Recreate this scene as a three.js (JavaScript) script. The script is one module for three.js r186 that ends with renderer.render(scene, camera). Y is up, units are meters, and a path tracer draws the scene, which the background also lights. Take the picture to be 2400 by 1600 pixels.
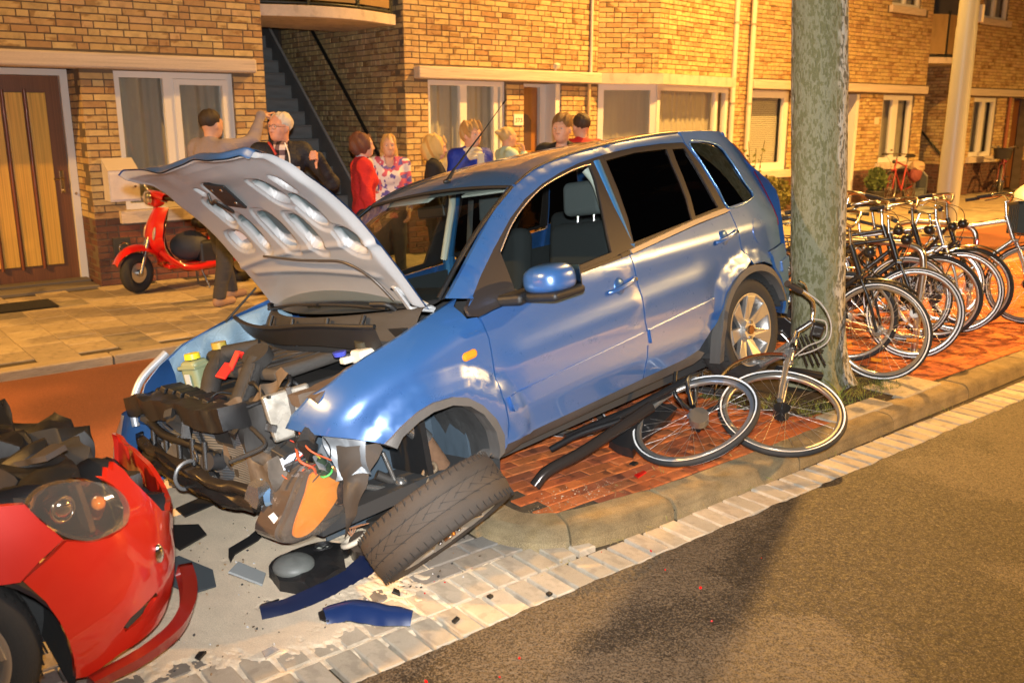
import * as THREE from 'three';
import { mergeGeometries, mergeVertices, toCreasedNormals } from 'three/addons/utils/BufferGeometryUtils.js';
import { RoundedBoxGeometry } from 'three/addons/geometries/RoundedBoxGeometry.js';

// ---------------------------------------------------------------- camera, sky, lights, exposure
const scene = new THREE.Scene();
const camera = new THREE.PerspectiveCamera(40.81, 1024 / 682, 0.08, 400);
{
  const p = Math.atan(525 / 2150), a = THREE.MathUtils.degToRad(51.2);
  camera.position.set(0, 1.82, 0);
  camera.lookAt(Math.cos(a) * Math.cos(p), 1.82 - Math.sin(p), -Math.sin(a) * Math.cos(p));
  camera.focus = 4.6; camera.userData.fStop = 3.2;
}
const renderer = new THREE.WebGLRenderer({ antialias: true });
renderer.setSize(1024, 682);
renderer.toneMapping = THREE.LinearToneMapping;
renderer.toneMappingExposure = 1.0;
renderer.shadowMap.enabled = true;
{ // overcast city night sky: one dim even tone
  const w = 16, h = 8, d = new Float32Array(w * h * 4);
  for (let i = 0; i < w * h; i++) d.set([0.012, 0.010, 0.010, 1], i * 4);
  const t = new THREE.DataTexture(d, w, h, THREE.RGBAFormat, THREE.FloatType);
  t.mapping = THREE.EquirectangularReflectionMapping; t.needsUpdate = true;
  scene.background = t; scene.environment = t;
  const moon = new THREE.DirectionalLight(0xfff4e0, 0.004); moon.name = 'moon'; moon.position.set(-20, 40, 30); moon.castShadow = true;
  moon.shadow.camera.left = moon.shadow.camera.bottom = -25; moon.shadow.camera.right = moon.shadow.camera.top = 25; moon.shadow.camera.far = 120;
  scene.add(moon, moon.target);
}
const SODIUM = new THREE.Color().setRGB(1, 0.50, 0.11);
const LAMP_CD = 430, FLASH_CD = 135;

// ---------------------------------------------------------------- helpers
let seed = 12345;
const rnd = () => { seed = (seed * 1664525 + 1013904223) >>> 0; return seed / 4294967296; };
const rr = (a, b) => a + (b - a) * rnd();
const V = (x, y, z) => new THREE.Vector3(x, y, z);
const clamp = (x, a = 0, b = 1) => Math.min(b, Math.max(a, x));
const sst = (a, b, x) => { const t = clamp((x - a) / (b - a)); return t * t * (3 - 2 * t); };
const lerp = (a, b, t) => a + (b - a) * t;
const hash = (x, y, s = 0) => { let h = (x * 374761393 + y * 668265263 + s * 974634777) | 0; h = Math.imul(h ^ (h >>> 13), 1274126177); return ((h ^ (h >>> 16)) >>> 0) / 4294967296; };
function vnoise(x, y, per, s = 0) {
  const xi = Math.floor(x), yi = Math.floor(y), fx = x - xi, fy = y - yi, u = fx * fx * (3 - 2 * fx), v = fy * fy * (3 - 2 * fy);
  const m = (a) => ((a % per) + per) % per;
  return lerp(lerp(hash(m(xi), m(yi), s), hash(m(xi + 1), m(yi), s), u), lerp(hash(m(xi), m(yi + 1), s), hash(m(xi + 1), m(yi + 1), s), u), v);
}
function fbm(u, v, base, oct, s = 0, g = 0.5) { let a = 1, t = 0, n = 0, f = base; for (let i = 0; i < oct; i++) { t += a * vnoise(u * f, v * f, f, s + i); n += a; a *= g; f *= 2; } return t / n; }
function tex(size, fn, srgb = false) {
  const d = new Uint8Array(size * size * 4);
  for (let j = 0; j < size; j++) for (let i = 0; i < size; i++) {
    const c = fn((i + 0.5) / size, (j + 0.5) / size), k = (j * size + i) * 4;
    if (typeof c === 'number') d[k] = d[k + 1] = d[k + 2] = clamp(c) * 255; else { d[k] = clamp(c[0]) * 255; d[k + 1] = clamp(c[1]) * 255; d[k + 2] = clamp(c[2]) * 255; }
    d[k + 3] = 255;
  }
  const t = new THREE.DataTexture(d, size, size); t.wrapS = t.wrapT = THREE.RepeatWrapping; t.magFilter = t.minFilter = THREE.LinearFilter;
  if (srgb) t.colorSpace = THREE.SRGBColorSpace; t.needsUpdate = true; return t;
}
const rep = (t, x, y = x) => { const c = t.clone(); c.repeat.set(x, y); c.needsUpdate = true; return c; };
const col = (r, g, b) => new THREE.Color().setRGB(r, g, b);
function mat(c, rough = 0.6, metal = 0, extra = {}) {
  const { phys, ...e } = extra;
  const K = phys || 'clearcoat' in e || 'transmission' in e || 'sheen' in e ? THREE.MeshPhysicalMaterial : THREE.MeshStandardMaterial;
  return new K({ color: Array.isArray(c) ? col(...c) : c, roughness: rough, metalness: metal, side: THREE.DoubleSide, ...e });
}
// shared grain textures
const T = {};
T.grain = tex(256, (u, v) => 0.5 * fbm(u, v, 8, 5, 3, 0.7) + 0.5 * hash(Math.floor(u * 256), Math.floor(v * 256), 9));
T.grit = tex(512, (u, v) => { const n = hash(Math.floor(u * 512), Math.floor(v * 512), 4), m = hash(Math.floor(u * 256), Math.floor(v * 256), 6); return 0.5 * n + 0.5 * m; });
T.soft = tex(256, (u, v) => fbm(u, v, 4, 5, 17, 0.55));
const tone = (lo, hi, s, size = 256, base = 4, g = 0.6) => tex(size, (u, v) => { const a = fbm(u, v, base, 6, s, g), b = hash(Math.floor(u * size), Math.floor(v * size), s); const x = lo + (hi - lo) * (0.75 * a + 0.25 * b); return x; });
T.mottle = tone(0.62, 1.25, 31);
T.scuff = tex(256, (u, v) => 0.30 + 0.5 * fbm(u, v, 4, 6, 77, 0.6));
T.brushed = tex(256, (u, v) => 0.4 + 0.6 * hash(Math.floor(u * 256), 0, 5) * 0.5 + 0.2 * fbm(u, v, 8, 4, 8));

// geometry helpers -------------------------------------------------
const nx = (g) => { const n = g.index ? g.toNonIndexed() : g; for (const k of Object.keys(n.attributes)) if (!['position', 'normal', 'uv'].includes(k)) n.deleteAttribute(k); return n; };
function join(list) {
  const L = list.map((g) => { const n = nx(g); if (!n.attributes.normal) n.computeVertexNormals(); if (!n.attributes.uv) n.setAttribute('uv', new THREE.BufferAttribute(new Float32Array(n.attributes.position.count * 2), 2)); return n; });
  return L.length === 1 ? L[0] : mergeGeometries(L);
}
const box = (w, h, d, x = 0, y = 0, z = 0) => new THREE.BoxGeometry(w, h, d).translate(x, y, z);
const bx = (x0, x1, y0, y1, z0, z1) => box(x1 - x0, y1 - y0, z1 - z0, (x0 + x1) / 2, (y0 + y1) / 2, (z0 + z1) / 2);
const rbox = (w, h, d, r = 0.01, x = 0, y = 0, z = 0, s = 2) => new RoundedBoxGeometry(w, h, d, s, Math.min(r, w / 2.01, h / 2.01, d / 2.01)).translate(x, y, z);
const cyl = (r0, r1, h, n = 16, open = false) => new THREE.CylinderGeometry(r0, r1, h, n, 1, open);
function rod(a, b, r0, r1 = r0, n = 10) { // cylinder between points
  a = Array.isArray(a) ? V(...a) : a; b = Array.isArray(b) ? V(...b) : b;
  const d = b.clone().sub(a), L = d.length(), g = new THREE.CylinderGeometry(r1, r0, L, n, 1);
  g.applyQuaternion(new THREE.Quaternion().setFromUnitVectors(V(0, 1, 0), d.normalize())); g.translate((a.x + b.x) / 2, (a.y + b.y) / 2, (a.z + b.z) / 2); return g;
}
function tube(pts, r, n = 40, rs = 8, closed = false) { return new THREE.TubeGeometry(new THREE.CatmullRomCurve3(pts.map((p) => Array.isArray(p) ? V(...p) : p), closed, 'centripetal'), n, r, rs, closed); }
const sph = (r, x = 0, y = 0, z = 0, sx = 1, sy = 1, sz = 1, n = 16) => new THREE.SphereGeometry(r, n, Math.ceil(n * 0.7)).scale(sx, sy, sz).translate(x, y, z);
function xf(g, { p = [0, 0, 0], r = [0, 0, 0], s = 1, o = 'XYZ' } = {}) { const m = new THREE.Matrix4().compose(V(...p), new THREE.Quaternion().setFromEuler(new THREE.Euler(...r, o)), Array.isArray(s) ? V(...s) : V(s, s, s)); g.applyMatrix4(m); return g; }
function extr(pts, d, bevel = 0, holes = [], seg = 1) { // extrude outline (x,y) by depth d along +z
  const sh = new THREE.Shape(pts.map((p) => new THREE.Vector2(...p))); for (const h of holes) sh.holes.push(new THREE.Path(h.map((p) => new THREE.Vector2(...p))));
  return new THREE.ExtrudeGeometry(sh, { depth: d, bevelEnabled: bevel > 0, bevelSize: bevel, bevelThickness: bevel, bevelSegments: 2, steps: seg, curveSegments: 6 });
}
function grid(nu, nv, f, closeU = false) { // f(u,v)->[x,y,z], smooth indexed surface
  const P = [], I = [], UV = [];
  for (let j = 0; j <= nv; j++) for (let i = 0; i <= nu; i++) { const q = f(i / nu, j / nv); P.push(q[0], q[1], q[2]); UV.push(i / nu, j / nv); }
  for (let j = 0; j < nv; j++) for (let i = 0; i < nu; i++) { const a = j * (nu + 1) + i, b = a + 1, c = a + nu + 1, d = c + 1; I.push(a, b, d, a, d, c); }
  const g = new THREE.BufferGeometry(); g.setAttribute('position', new THREE.Float32BufferAttribute(P, 3)); g.setAttribute('uv', new THREE.Float32BufferAttribute(UV, 2)); g.setIndex(I); g.computeVertexNormals(); return g;
}
function jitter(g, amp, f = 9, s = 0) { // crumple a geometry
  const P = g.attributes.position; for (let i = 0; i < P.count; i++) { const x = P.getX(i), y = P.getY(i), z = P.getZ(i); const h = (k) => vnoise(x * f + k * 7.3 + 50, y * f + z * f * 1.7 + k * 3.1 + 50, 1024, s + k) - 0.5; P.setXYZ(i, x + amp * h(1), y + amp * h(2), z + amp * h(3)); }
  g.computeVertexNormals(); return g;
}
const inPoly = (P, x, y) => { let c = false; for (let i = 0, j = P.length - 1; i < P.length; j = i++) { const [a, b] = P[i], [d, e] = P[j]; if ((b > y) !== (e > y) && x < ((d - a) * (y - b)) / (e - b) + a) c = !c; } return c; };
const resample = (P, step, closed = true) => { const o = []; for (let i = 0; i < P.length - (closed ? 0 : 1); i++) { const a = P[i], b = P[(i + 1) % P.length], n = Math.max(1, Math.round(Math.hypot(b[0] - a[0], b[1] - a[1]) / step)); for (let k = 0; k < n; k++) o.push([lerp(a[0], b[0], k / n), lerp(a[1], b[1], k / n)]); } if (!closed) o.push(P[P.length - 1]); return o; };
const spline2 = (P, n, closed = false) => new THREE.CatmullRomCurve3(P.map((p) => V(p[0], p[1], 0)), closed, 'centripetal').getPoints(n).map((q) => [q.x, q.y]).slice(0, closed ? n : n + 1);
function delaunay(P) {
  const n = P.length, pts = [...P, [-50, -50], [50, -50], [0, 80]]; let tri = [];
  const circ = (a, b, c) => { const [ax, ay] = pts[a], [bx_, by] = pts[b], [cx, cy] = pts[c], d = 2 * (ax * (by - cy) + bx_ * (cy - ay) + cx * (ay - by)); const A = ax * ax + ay * ay, B = bx_ * bx_ + by * by, C = cx * cx + cy * cy; const x = (A * (by - cy) + B * (cy - ay) + C * (ay - by)) / d, y = (A * (cx - bx_) + B * (ax - cx) + C * (bx_ - ax)) / d; return [a, b, c, x, y, (ax - x) ** 2 + (ay - y) ** 2]; };
  tri.push(circ(n, n + 1, n + 2));
  for (let i = 0; i < n; i++) {
    const [x, y] = pts[i], keep = [], edge = new Map();
    for (const t of tri) {
      if ((x - t[3]) ** 2 + (y - t[4]) ** 2 < t[5]) for (const [a, b] of [[t[0], t[1]], [t[1], t[2]], [t[2], t[0]]]) { const k = a < b ? a * 100000 + b : b * 100000 + a; if (edge.has(k)) edge.set(k, null); else edge.set(k, [a, b]); } else keep.push(t);
    }
    for (const e of edge.values()) if (e) { const c = circ(e[0], e[1], i); if (isFinite(c[5])) keep.push(c); }
    tri = keep;
  }
  return tri.filter((t) => t[0] < n && t[1] < n && t[2] < n);
}
// A curved panel: outline in (x,y), map(x,y,depth) -> [X,Y,Z]; flange turns the edge inwards
function sheet(outline, map, { holes = [], step = 0.05, flange = 0, flip = false } = {}) {
  const jit = (p) => [p[0] + (hash(p[0] * 9999 | 0, p[1] * 9999 | 0) - 0.5) * 1e-5, p[1] + (hash(p[0] * 9999 | 0, p[1] * 9999 | 0, 3) - 0.5) * 1e-5];
  const B = resample(outline, step).map(jit), HB = holes.map((h) => resample(h, step).map(jit)), pts = [...B]; for (const h of HB) pts.push(...h);
  let x0 = 1e9, x1 = -1e9, y0 = 1e9, y1 = -1e9; for (const [x, y] of B) { x0 = Math.min(x0, x); x1 = Math.max(x1, x); y0 = Math.min(y0, y); y1 = Math.max(y1, y); }
  const all = [...pts]; let row = 0;
  for (let y = y0 + step * 0.5; y < y1; y += step * 0.87, row++) for (let x = x0 + (row % 2 ? 0.5 : 0) * step; x < x1; x += step) {
    if (!inPoly(B, x, y) || HB.some((h) => inPoly(h, x, y))) continue; if (all.some((q) => (q[0] - x) ** 2 + (q[1] - y) ** 2 < (0.5 * step) ** 2)) continue; pts.push(jit([x, y]));
  }
  const T_ = delaunay(pts).filter((t) => { const x = (pts[t[0]][0] + pts[t[1]][0] + pts[t[2]][0]) / 3, y = (pts[t[0]][1] + pts[t[1]][1] + pts[t[2]][1]) / 3; return inPoly(B, x, y) && !HB.some((h) => inPoly(h, x, y)); });
  const P = [], UV = [], I = []; for (const [x, y] of pts) { P.push(...map(x, y, 0)); UV.push(x, y); }
  for (const t of T_) { const [a, b, c] = t, s = (pts[b][0] - pts[a][0]) * (pts[c][1] - pts[a][1]) - (pts[c][0] - pts[a][0]) * (pts[b][1] - pts[a][1]); if ((s > 0) !== flip) I.push(a, b, c); else I.push(a, c, b); }
  const g = new THREE.BufferGeometry(); g.setAttribute('position', new THREE.Float32BufferAttribute(P, 3)); g.setAttribute('uv', new THREE.Float32BufferAttribute(UV, 2)); g.setIndex(I); g.computeVertexNormals();
  if (!flange) return g;
  const out = [nx(g)];
  for (const loop of [B, ...HB]) { const n = loop.length; const f = grid(n, 1, (u, v) => { const q = loop[Math.round(u * n) % n]; return map(q[0], q[1], v * flange); }); out.push(nx(f)); }
  return mergeGeometries(out);
}
const mirrorZ = (g) => { const m = g.clone(); m.scale(1, 1, -1); if (m.index) { const a = m.index.array; for (let i = 0; i < a.length; i += 3) { const t = a[i]; a[i] = a[i + 1]; a[i + 1] = t; } m.computeVertexNormals(); } else { for (const k of Object.keys(m.attributes)) { const A = m.attributes[k], n = A.itemSize; for (let i = 0; i < A.count; i += 3) for (let c = 0; c < n; c++) { const t = A.array[i * n + c]; A.array[i * n + c] = A.array[(i + 1) * n + c]; A.array[(i + 1) * n + c] = t; } } if (m.attributes.normal) { m.deleteAttribute('normal'); const s = mergeVertices(m, 1e-5); return nx(toCreasedNormals(nx(s), 0.6)); } } return m; };

// scene graph helpers ------------------------------------------------
const names = new Map();
const numbered = (n) => { const k = names.get(n) || 0; names.set(n, k + 1); return k ? `${n}_${String(k).padStart(3, '0')}` : n; };
function mesh(name, geo, m, parent) {
  const o = new THREE.Mesh(Array.isArray(geo) ? join(geo) : geo, m); o.name = parent ? name : numbered(name); o.castShadow = o.receiveShadow = true; (parent || scene).add(o); return o;
}
function thing(name, label, category, p = [0, 0, 0], turn = 0, group) { const o = new THREE.Group(); o.name = numbered(name); o.position.set(...p); o.rotation.y = turn; o.userData = { label, category }; if (group) o.userData.group = group; scene.add(o); return o; }
function tag(o, label, category, group) { o.userData.label = label; o.userData.category = category; if (group) o.userData.group = group; return o; }
function struct(name, geo, m, label) { const o = mesh(name, geo, m); o.userData.kind = 'structure'; if (label) o.userData.label = label; return o; }
const stuff = (o) => { o.userData.kind = 'stuff'; return o; };
// ---------------------------------------------------------------- ground
function cbox(w, h, d, c = 0.004) { // paver: top face at y=0, chamfered rim, no underside
  const r = (a, b, y) => [[-a, y, -b], [a, y, -b], [a, y, b], [-a, y, b]], A = r(w / 2 - c, d / 2 - c, 0), B = r(w / 2, d / 2, -c), C = r(w / 2, d / 2, -h), P = [], U = [];
  const q = (a, b, e, f) => { for (const k of [a, f, e, a, e, b]) { P.push(...k); U.push(k[0] + k[1], k[2]); } };
  q(A[0], A[1], A[2], A[3]); for (let i = 0; i < 4; i++) { const j = (i + 1) % 4; q(B[i], B[j], A[j], A[i]); q(C[i], C[j], B[j], B[i]); }
  const g = new THREE.BufferGeometry(); g.setAttribute('position', new THREE.Float32BufferAttribute(P, 3)); g.setAttribute('uv', new THREE.Float32BufferAttribute(U, 2)); g.computeVertexNormals(); return g;
}
const camProj = (() => { camera.updateMatrixWorld(); camera.updateProjectionMatrix(); const m = camera.projectionMatrix.clone().multiply(camera.matrixWorld.clone().invert()); return (x, y, z) => { const v = new THREE.Vector4(x, y, z, 1).applyMatrix4(m); return v.w > 0.1 && Math.abs(v.x) < v.w * 1.04 && Math.abs(v.y) < v.w * 1.04; }; })();
// cells: {g: geometry key, p:[x,y,z], r: turn, v: variant, t:[tiltx,tiltz]}; the 300 that show largest become parts, the rest one merged part
function lay(parent, name, geos, cells, mats, max = 300, extent = 60) {
  for (const c of cells) { c.d = c.p[0] ** 2 + (c.p[1] - 1.82) ** 2 + c.p[2] ** 2; c.in = camProj(...c.p); }
  cells.sort((a, b) => (b.in - a.in) || a.d - b.d);
  const vary = geos.map((g) => [...Array(7)].map((_, i) => { if (!i) return g; const q = g.clone(), U = q.attributes.uv, a = hash(i, 3) * 5, b = hash(i, 8) * 5; for (let j = 0; j < U.count; j++) U.setXY(j, U.getX(j) + a, U.getY(j) + b); return q; }));
  const rest = [];
  cells.forEach((c, i) => {
    const e = c.e || new THREE.Euler(c.t ? c.t[0] : 0, c.r || 0, c.t ? c.t[1] : 0);
    if (i < max && c.in) { const o = mesh(name, vary[c.g][Math.floor(hash(i, 77) * 7)], mats[c.v % mats.length], parent); o.position.set(...c.p); o.rotation.copy(e); if (c.s) o.scale.set(...c.s); } else if (c.d < extent * extent) {
      const g = nx(vary[c.g][Math.floor(hash(i, 77) * 7)].clone()); g.applyMatrix4(new THREE.Matrix4().compose(V(...c.p), new THREE.Quaternion().setFromEuler(e), c.s ? V(...c.s) : V(1, 1, 1)));
      const k = mats[c.v % mats.length].color, n = g.attributes.position.count, C = new Float32Array(n * 3); for (let j = 0; j < n; j++) C.set([k.r, k.g, k.b], j * 3); g.setAttribute('color', new THREE.BufferAttribute(C, 3)); rest.push(g);
    }
  });
  if (rest.length) { const m = mats[0].clone(); m.color.set(1, 1, 1); m.vertexColors = true; const o = mesh(name + '_field', mergeGeometries(rest), m, parent); stuff(o); }
}
const flat = (x0, x1, z0, z1, y, uvm = 1, nxs = 1, nzs = 1) => { const g = new THREE.PlaneGeometry(x1 - x0, z1 - z0, nxs, nzs).rotateX(-Math.PI / 2).translate((x0 + x1) / 2, y, (z0 + z1) / 2), P = g.attributes.position, U = g.attributes.uv; for (let i = 0; i < P.count; i++) U.setXY(i, P.getX(i) / uvm, P.getZ(i) / uvm); return g; };

struct('ground', flat(-200, 240, -200, 200, -0.12), mat([0.08, 0.07, 0.06], 0.95));
{ // asphalt: pale aggregate in dark binder, worn bald in places, with darker patches of fresh binder
  const S = 2048;
  const asphalt = tex(S, (u, v) => {
    const i = Math.floor(u * S), j = Math.floor(v * S), n = hash(i >> 1, j >> 1, 1), n2 = hash(i, j, 2), m = fbm(u, v, 6, 5, 40, 0.6), patch = sst(0.48, 0.62, m), c = 0.55 * n + 0.45 * n2;
    let k = c > 0.34 + 0.30 * patch ? 0.17 + 0.14 * (c - 0.5) : 0.024 + 0.02 * n2;
    if (c > 0.93) k = 0.22; k *= 0.46 * (0.85 + 0.3 * fbm(u, v, 16, 3, 60)); const s = (x) => 1.055 * Math.pow(x, 1 / 2.4) - 0.055;
    return [s(k * 1.25), s(k * 1.0), s(k * 0.70)];
  }, true);
  const roughT = tex(512, (u, v) => 0.62 + 0.3 * hash(Math.floor(u * 512), Math.floor(v * 512), 8));
  struct('road', (() => { const g = flat(-60, 90, -2.42, 26, 0.003, 5, 6000, 1), P = g.attributes.position; for (let i = 0; i < P.count; i++) if (P.getZ(i) < -2) { const x = P.getX(i); P.setZ(i, -2.412 + 0.016 * (vnoise(x * 9 + 900, 1, 8192, 3) - 0.5) + 0.010 * (vnoise(x * 37 + 900, 5, 8192, 4) - 0.5) - 0.0); } return g; })(), mat(0xffffff, 0.85, 0, { map: asphalt, bumpMap: rep(T.grit, 1.6), bumpScale: 0.006, roughnessMap: roughT }));
}
const dirt = tex(512, (u, v) => { const n = fbm(u, v, 8, 6, 71, 0.65), h = hash(Math.floor(u * 512), Math.floor(v * 512), 3); const k = 0.10 + 0.16 * n * (0.6 + 0.8 * h); return [k * 1.55, k * 1.35, k * 1.0]; }, true);
const sandM = mat(0xffffff, 0.95, 0, { map: rep(dirt, 2), bumpMap: rep(T.grit, 2), bumpScale: 0.004 });
// concrete blocks ------------------------------------------------------
const concreteTex = tex(512, (u, v) => { const a = fbm(u, v, 4, 6, 5, 0.6), h = hash(Math.floor(u * 512), Math.floor(v * 512), 7), p = fbm(u, v, 10, 3, 91); let k = 0.84 + 0.16 * a + 0.12 * (h - 0.5); if (h > 0.99) k *= 0.7; k *= 1 - 0.08 * sst(0.58, 0.75, p); return [k, k * 0.985, k * 0.95]; }, true);
const conc = (r, g, b) => mat([r, g, b], 0.88, 0, { map: rep(concreteTex, 2.2), bumpMap: rep(T.grit, 4), bumpScale: 0.0016 });
const paleBlocks = [conc(0.55, 0.50, 0.42), conc(0.50, 0.46, 0.39), conc(0.60, 0.54, 0.45), conc(0.53, 0.47, 0.39), conc(0.47, 0.43, 0.36)];
const greyBlocks = [conc(0.27, 0.26, 0.25), conc(0.31, 0.29, 0.27), conc(0.23, 0.22, 0.21), conc(0.35, 0.32, 0.28), conc(0.28, 0.25, 0.22)];
{
  const s = struct('gutter_strip', flat(-8, 26, -3.02, -2.405, -0.026, 0.5), sandM, 'pale concrete block gutter strip beside the asphalt road');
  const cells = []; let k = 0;
  for (let x = -3; x < 22; x += 0.1135, k++) cells.push({ g: 0, p: [x + rr(-0.003, 0.003), rr(-0.001, 0.004), -2.513 + rr(-0.004, 0.004)], r: rr(-0.015, 0.015), v: Math.floor(rnd() * 5), t: [rr(-0.012, 0.012), rr(-0.012, 0.012)] });
  for (let x = -3.02; x < 2.62; x += 0.1135) cells.push({ g: 0, p: [x + rr(-0.003, 0.003), rr(-0.002, 0.003), -2.717 + rr(-0.004, 0.004)], r: rr(-0.015, 0.015), v: Math.floor(rnd() * 5), t: [rr(-0.012, 0.012), rr(-0.012, 0.012)], s: [1, 1, x > 2.35 ? 0.8 : 1] });
  lay(s, 'block', [cbox(0.0965, 0.05, 0.188, 0.005)], cells, paleBlocks, 300);
}
{ // parking bay
  const s = struct('parking_bay', flat(-8, 2.6, -5.0, -2.8, -0.02, 0.5), sandM, 'grey concrete paver parking bay under the wrecked cars');
  const cells = []; let j = 0;
  for (let z = -2.875; z > -4.95; z -= 0.107, j++) for (let x = -3.2 + (j % 2) * 0.1065; x < (z > -3.0 ? 2.35 : 2.2); x += 0.213) {
    const lt = z > -3.1 && rnd() < 0.35; cells.push({ g: 0, p: [x, rr(-0.0015, 0.002), z], r: rr(-0.008, 0.008), v: Math.floor(rnd() * 5), t: [rr(-0.008, 0.008), rr(-0.008, 0.008)] });
  }
  lay(s, 'paver', [cbox(0.2065, 0.05, 0.1005, 0.004)], cells, greyBlocks, 300);
}
// powder: absorbent granules spread over the pavers, uneven thickness
{
  const spots = [[1.30, -3.30, 0.44], [1.0, -3.1, 0.26], [1.28, -2.95, 0.24], [1.55, -3.45, 0.35], [1.75, -3.62, 0.35], [1.15, -3.75, 0.4], [1.0, -4.1, 0.35], [1.5, -4.0, 0.5], [1.95, -3.5, 0.2], [1.18, -2.82, 0.12], [2.0, -3.3, 0.15]];
  const N = 420, M_ = 420, x0 = 0.55, x1 = 2.2, z0 = -4.6, z1 = -2.55;
  const g = grid(N, M_, (u, v) => {
    const x = lerp(x0, x1, u), z = lerp(z0, z1, v); let f = -1; for (const [a, b, r] of spots) f = Math.max(f, 1 - Math.hypot(x - a, z - b) / r);
    const n = fbm(u, v, 8, 6, 210, 0.6) - 0.5, sw = fbm(u * 0.6 + v * 0.15, v * 1.0, 24, 3, 300) - 0.5;
    const fine = fbm(u, v, 64, 3, 77) - 0.5; const h = clamp(f * 0.016 + n * 0.024 + sw * 0.014 + fine * 0.012 + 0.0045, -0.07, 0.006 + 0.003 * n + 0.0012 * fine); return [x, h, z];
  });
  const pt = tex(256, (u, v) => { const n = fbm(u, v, 8, 5, 33), h = hash(Math.floor(u * 256), Math.floor(v * 256), 1); const k = 0.86 + 0.1 * n + 0.09 * (h - 0.5); return [k, k * 0.955, k * 0.87]; }, true);
  const o = struct('absorbent_powder', g, mat([0.82, 0.76, 0.68], 1, 0, { map: rep(pt, 3), bumpMap: rep(T.grit, 3), bumpScale: 0.002 }), 'pale beige absorbent powder spread over the pavers'); 
}
// kerb -----------------------------------------------------------------
const ISL = 0.072;
const kerbPath = [[2.42, -5.0], [2.36, -4.3], [2.30, -3.6], [2.262, -3.15], [2.262, -2.97], [2.32, -2.83], [2.43, -2.735], [2.60, -2.672], [2.85, -2.642], [3.3, -2.636], [4.0, -2.644], [6, -2.68], [9, -2.74], [14, -2.84], [24, -3.05]];
const kerbCurve = new THREE.CatmullRomCurve3(kerbPath.map((p) => V(p[0], 0, p[1])), false, 'centripetal');
const kerbTex = tex(512, (u, v) => { const a = fbm(u, v, 5, 6, 15, 0.62), h = hash(Math.floor(u * 512), Math.floor(v * 512), 2), st = fbm(u, v, 3, 4, 19); let k = 0.62 + 0.42 * a + 0.34 * (h - 0.5); if (h > 0.96) k *= 1.25; const d = sst(0.45, 0.7, st); return [k * (1 - 0.06 * d), k * (0.97 - 0.10 * d), k * (0.90 - 0.2 * d)]; }, true);
{
  const s = struct('kerb', (() => { // footing under the stones
    return grid(160, 1, (u, v) => { const p = kerbCurve.getPoint(u), t = kerbCurve.getTangent(u); const n = V(t.z, 0, -t.x).normalize(); return [p.x + n.x * (0.01 + v * 0.16), 0.02, p.z + n.z * (0.01 + v * 0.16)]; });
  })(), sandM, 'worn concrete kerb with a rounded corner around the brick island');
  const mk = (c) => mat(c, 0.9, 0, { map: rep(kerbTex, 1.6), bumpMap: rep(T.grit, 3), bumpScale: 0.007 });
  const ms = [mk([0.46, 0.37, 0.22]), mk([0.54, 0.45, 0.29]), mk([0.43, 0.35, 0.21]), mk([0.50, 0.41, 0.26])];
  const L = kerbCurve.getLength(); let a = 0, i = 0;
  const prof = [[0.0, -0.06], [0.006, 0.028], [0.016, 0.058], [0.030, 0.078], [0.05, 0.0885], [0.10, 0.0905], [0.172, 0.091], [0.178, 0.085], [0.178, -0.06]];
  while (a < L - 0.3) {
    const p0 = kerbCurve.getPointAt(clamp(a / L)); const len = p0.z < -3.3 && p0.x < 2.5 ? 0.6 : p0.x < 2.55 ? 0.62 : p0.x < 12 ? 1.0 : 3.0, b = Math.min(L, a + len - (i === 4 ? 0.02 : 0.008)), n = 22, j = i;
    const dy = rr(-0.004, 0.003), lift = (x) => 0.80 + 0.22 * sst(3.4, 2.7, x), sh = rr(-0.004, 0.004);
    const g = grid(prof.length - 1, n, (u, v) => {
      const k = Math.round(u * (prof.length - 1)), q = prof[k], e = Math.min(v, 1 - v) * (b - a); const rnd_ = e < 0.012 && k > 1 && k < 7 ? -0.006 * (1 - e / 0.012) : 0;
      const t = clamp((a + (b - a) * v) / L), p = kerbCurve.getPointAt(t), tg = kerbCurve.getTangentAt(t), nn = V(tg.z, 0, -tg.x).normalize(), w = (vnoise(p.x * 14 + 90, k * 1.7 + p.z * 9 + 90, 4096, j) - 0.5) * 0.006;
      return [p.x + nn.x * (q[0] + sh), q[1] * lift(p.x) + dy + (k > 1 && k < 7 ? w : 0) + rnd_, p.z + nn.z * (q[0] + sh)];
    });
    const U = g.attributes.uv; for (let k = 0; k < U.count; k++) U.setXY(k, U.getY(k) * len + i * 0.37, U.getX(k) * 0.36);
    const caps = [0, 1].map((v) => { const t = clamp((a + (b - a) * v) / L), p = kerbCurve.getPointAt(t), tg = kerbCurve.getTangentAt(t), nn = V(tg.z, 0, -tg.x).normalize(); const sg = new THREE.ShapeGeometry(new THREE.Shape(prof.map((q) => new THREE.Vector2(q[0], q[1])))); const P = sg.attributes.position; for (let k = 0; k < P.count; k++) { const o = P.getX(k) + sh, y = P.getY(k) * lift(p.x) + dy - 0.003; P.setXYZ(k, p.x + nn.x * o, y, p.z + nn.z * o); } sg.computeVertexNormals(); return nx(sg); });
    mesh('kerb_stone', mergeGeometries([nx(toCreasedNormals(nx(g), 0.5)), ...caps]), ms[i % 4], s); a += len; i++;
  }
}
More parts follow.
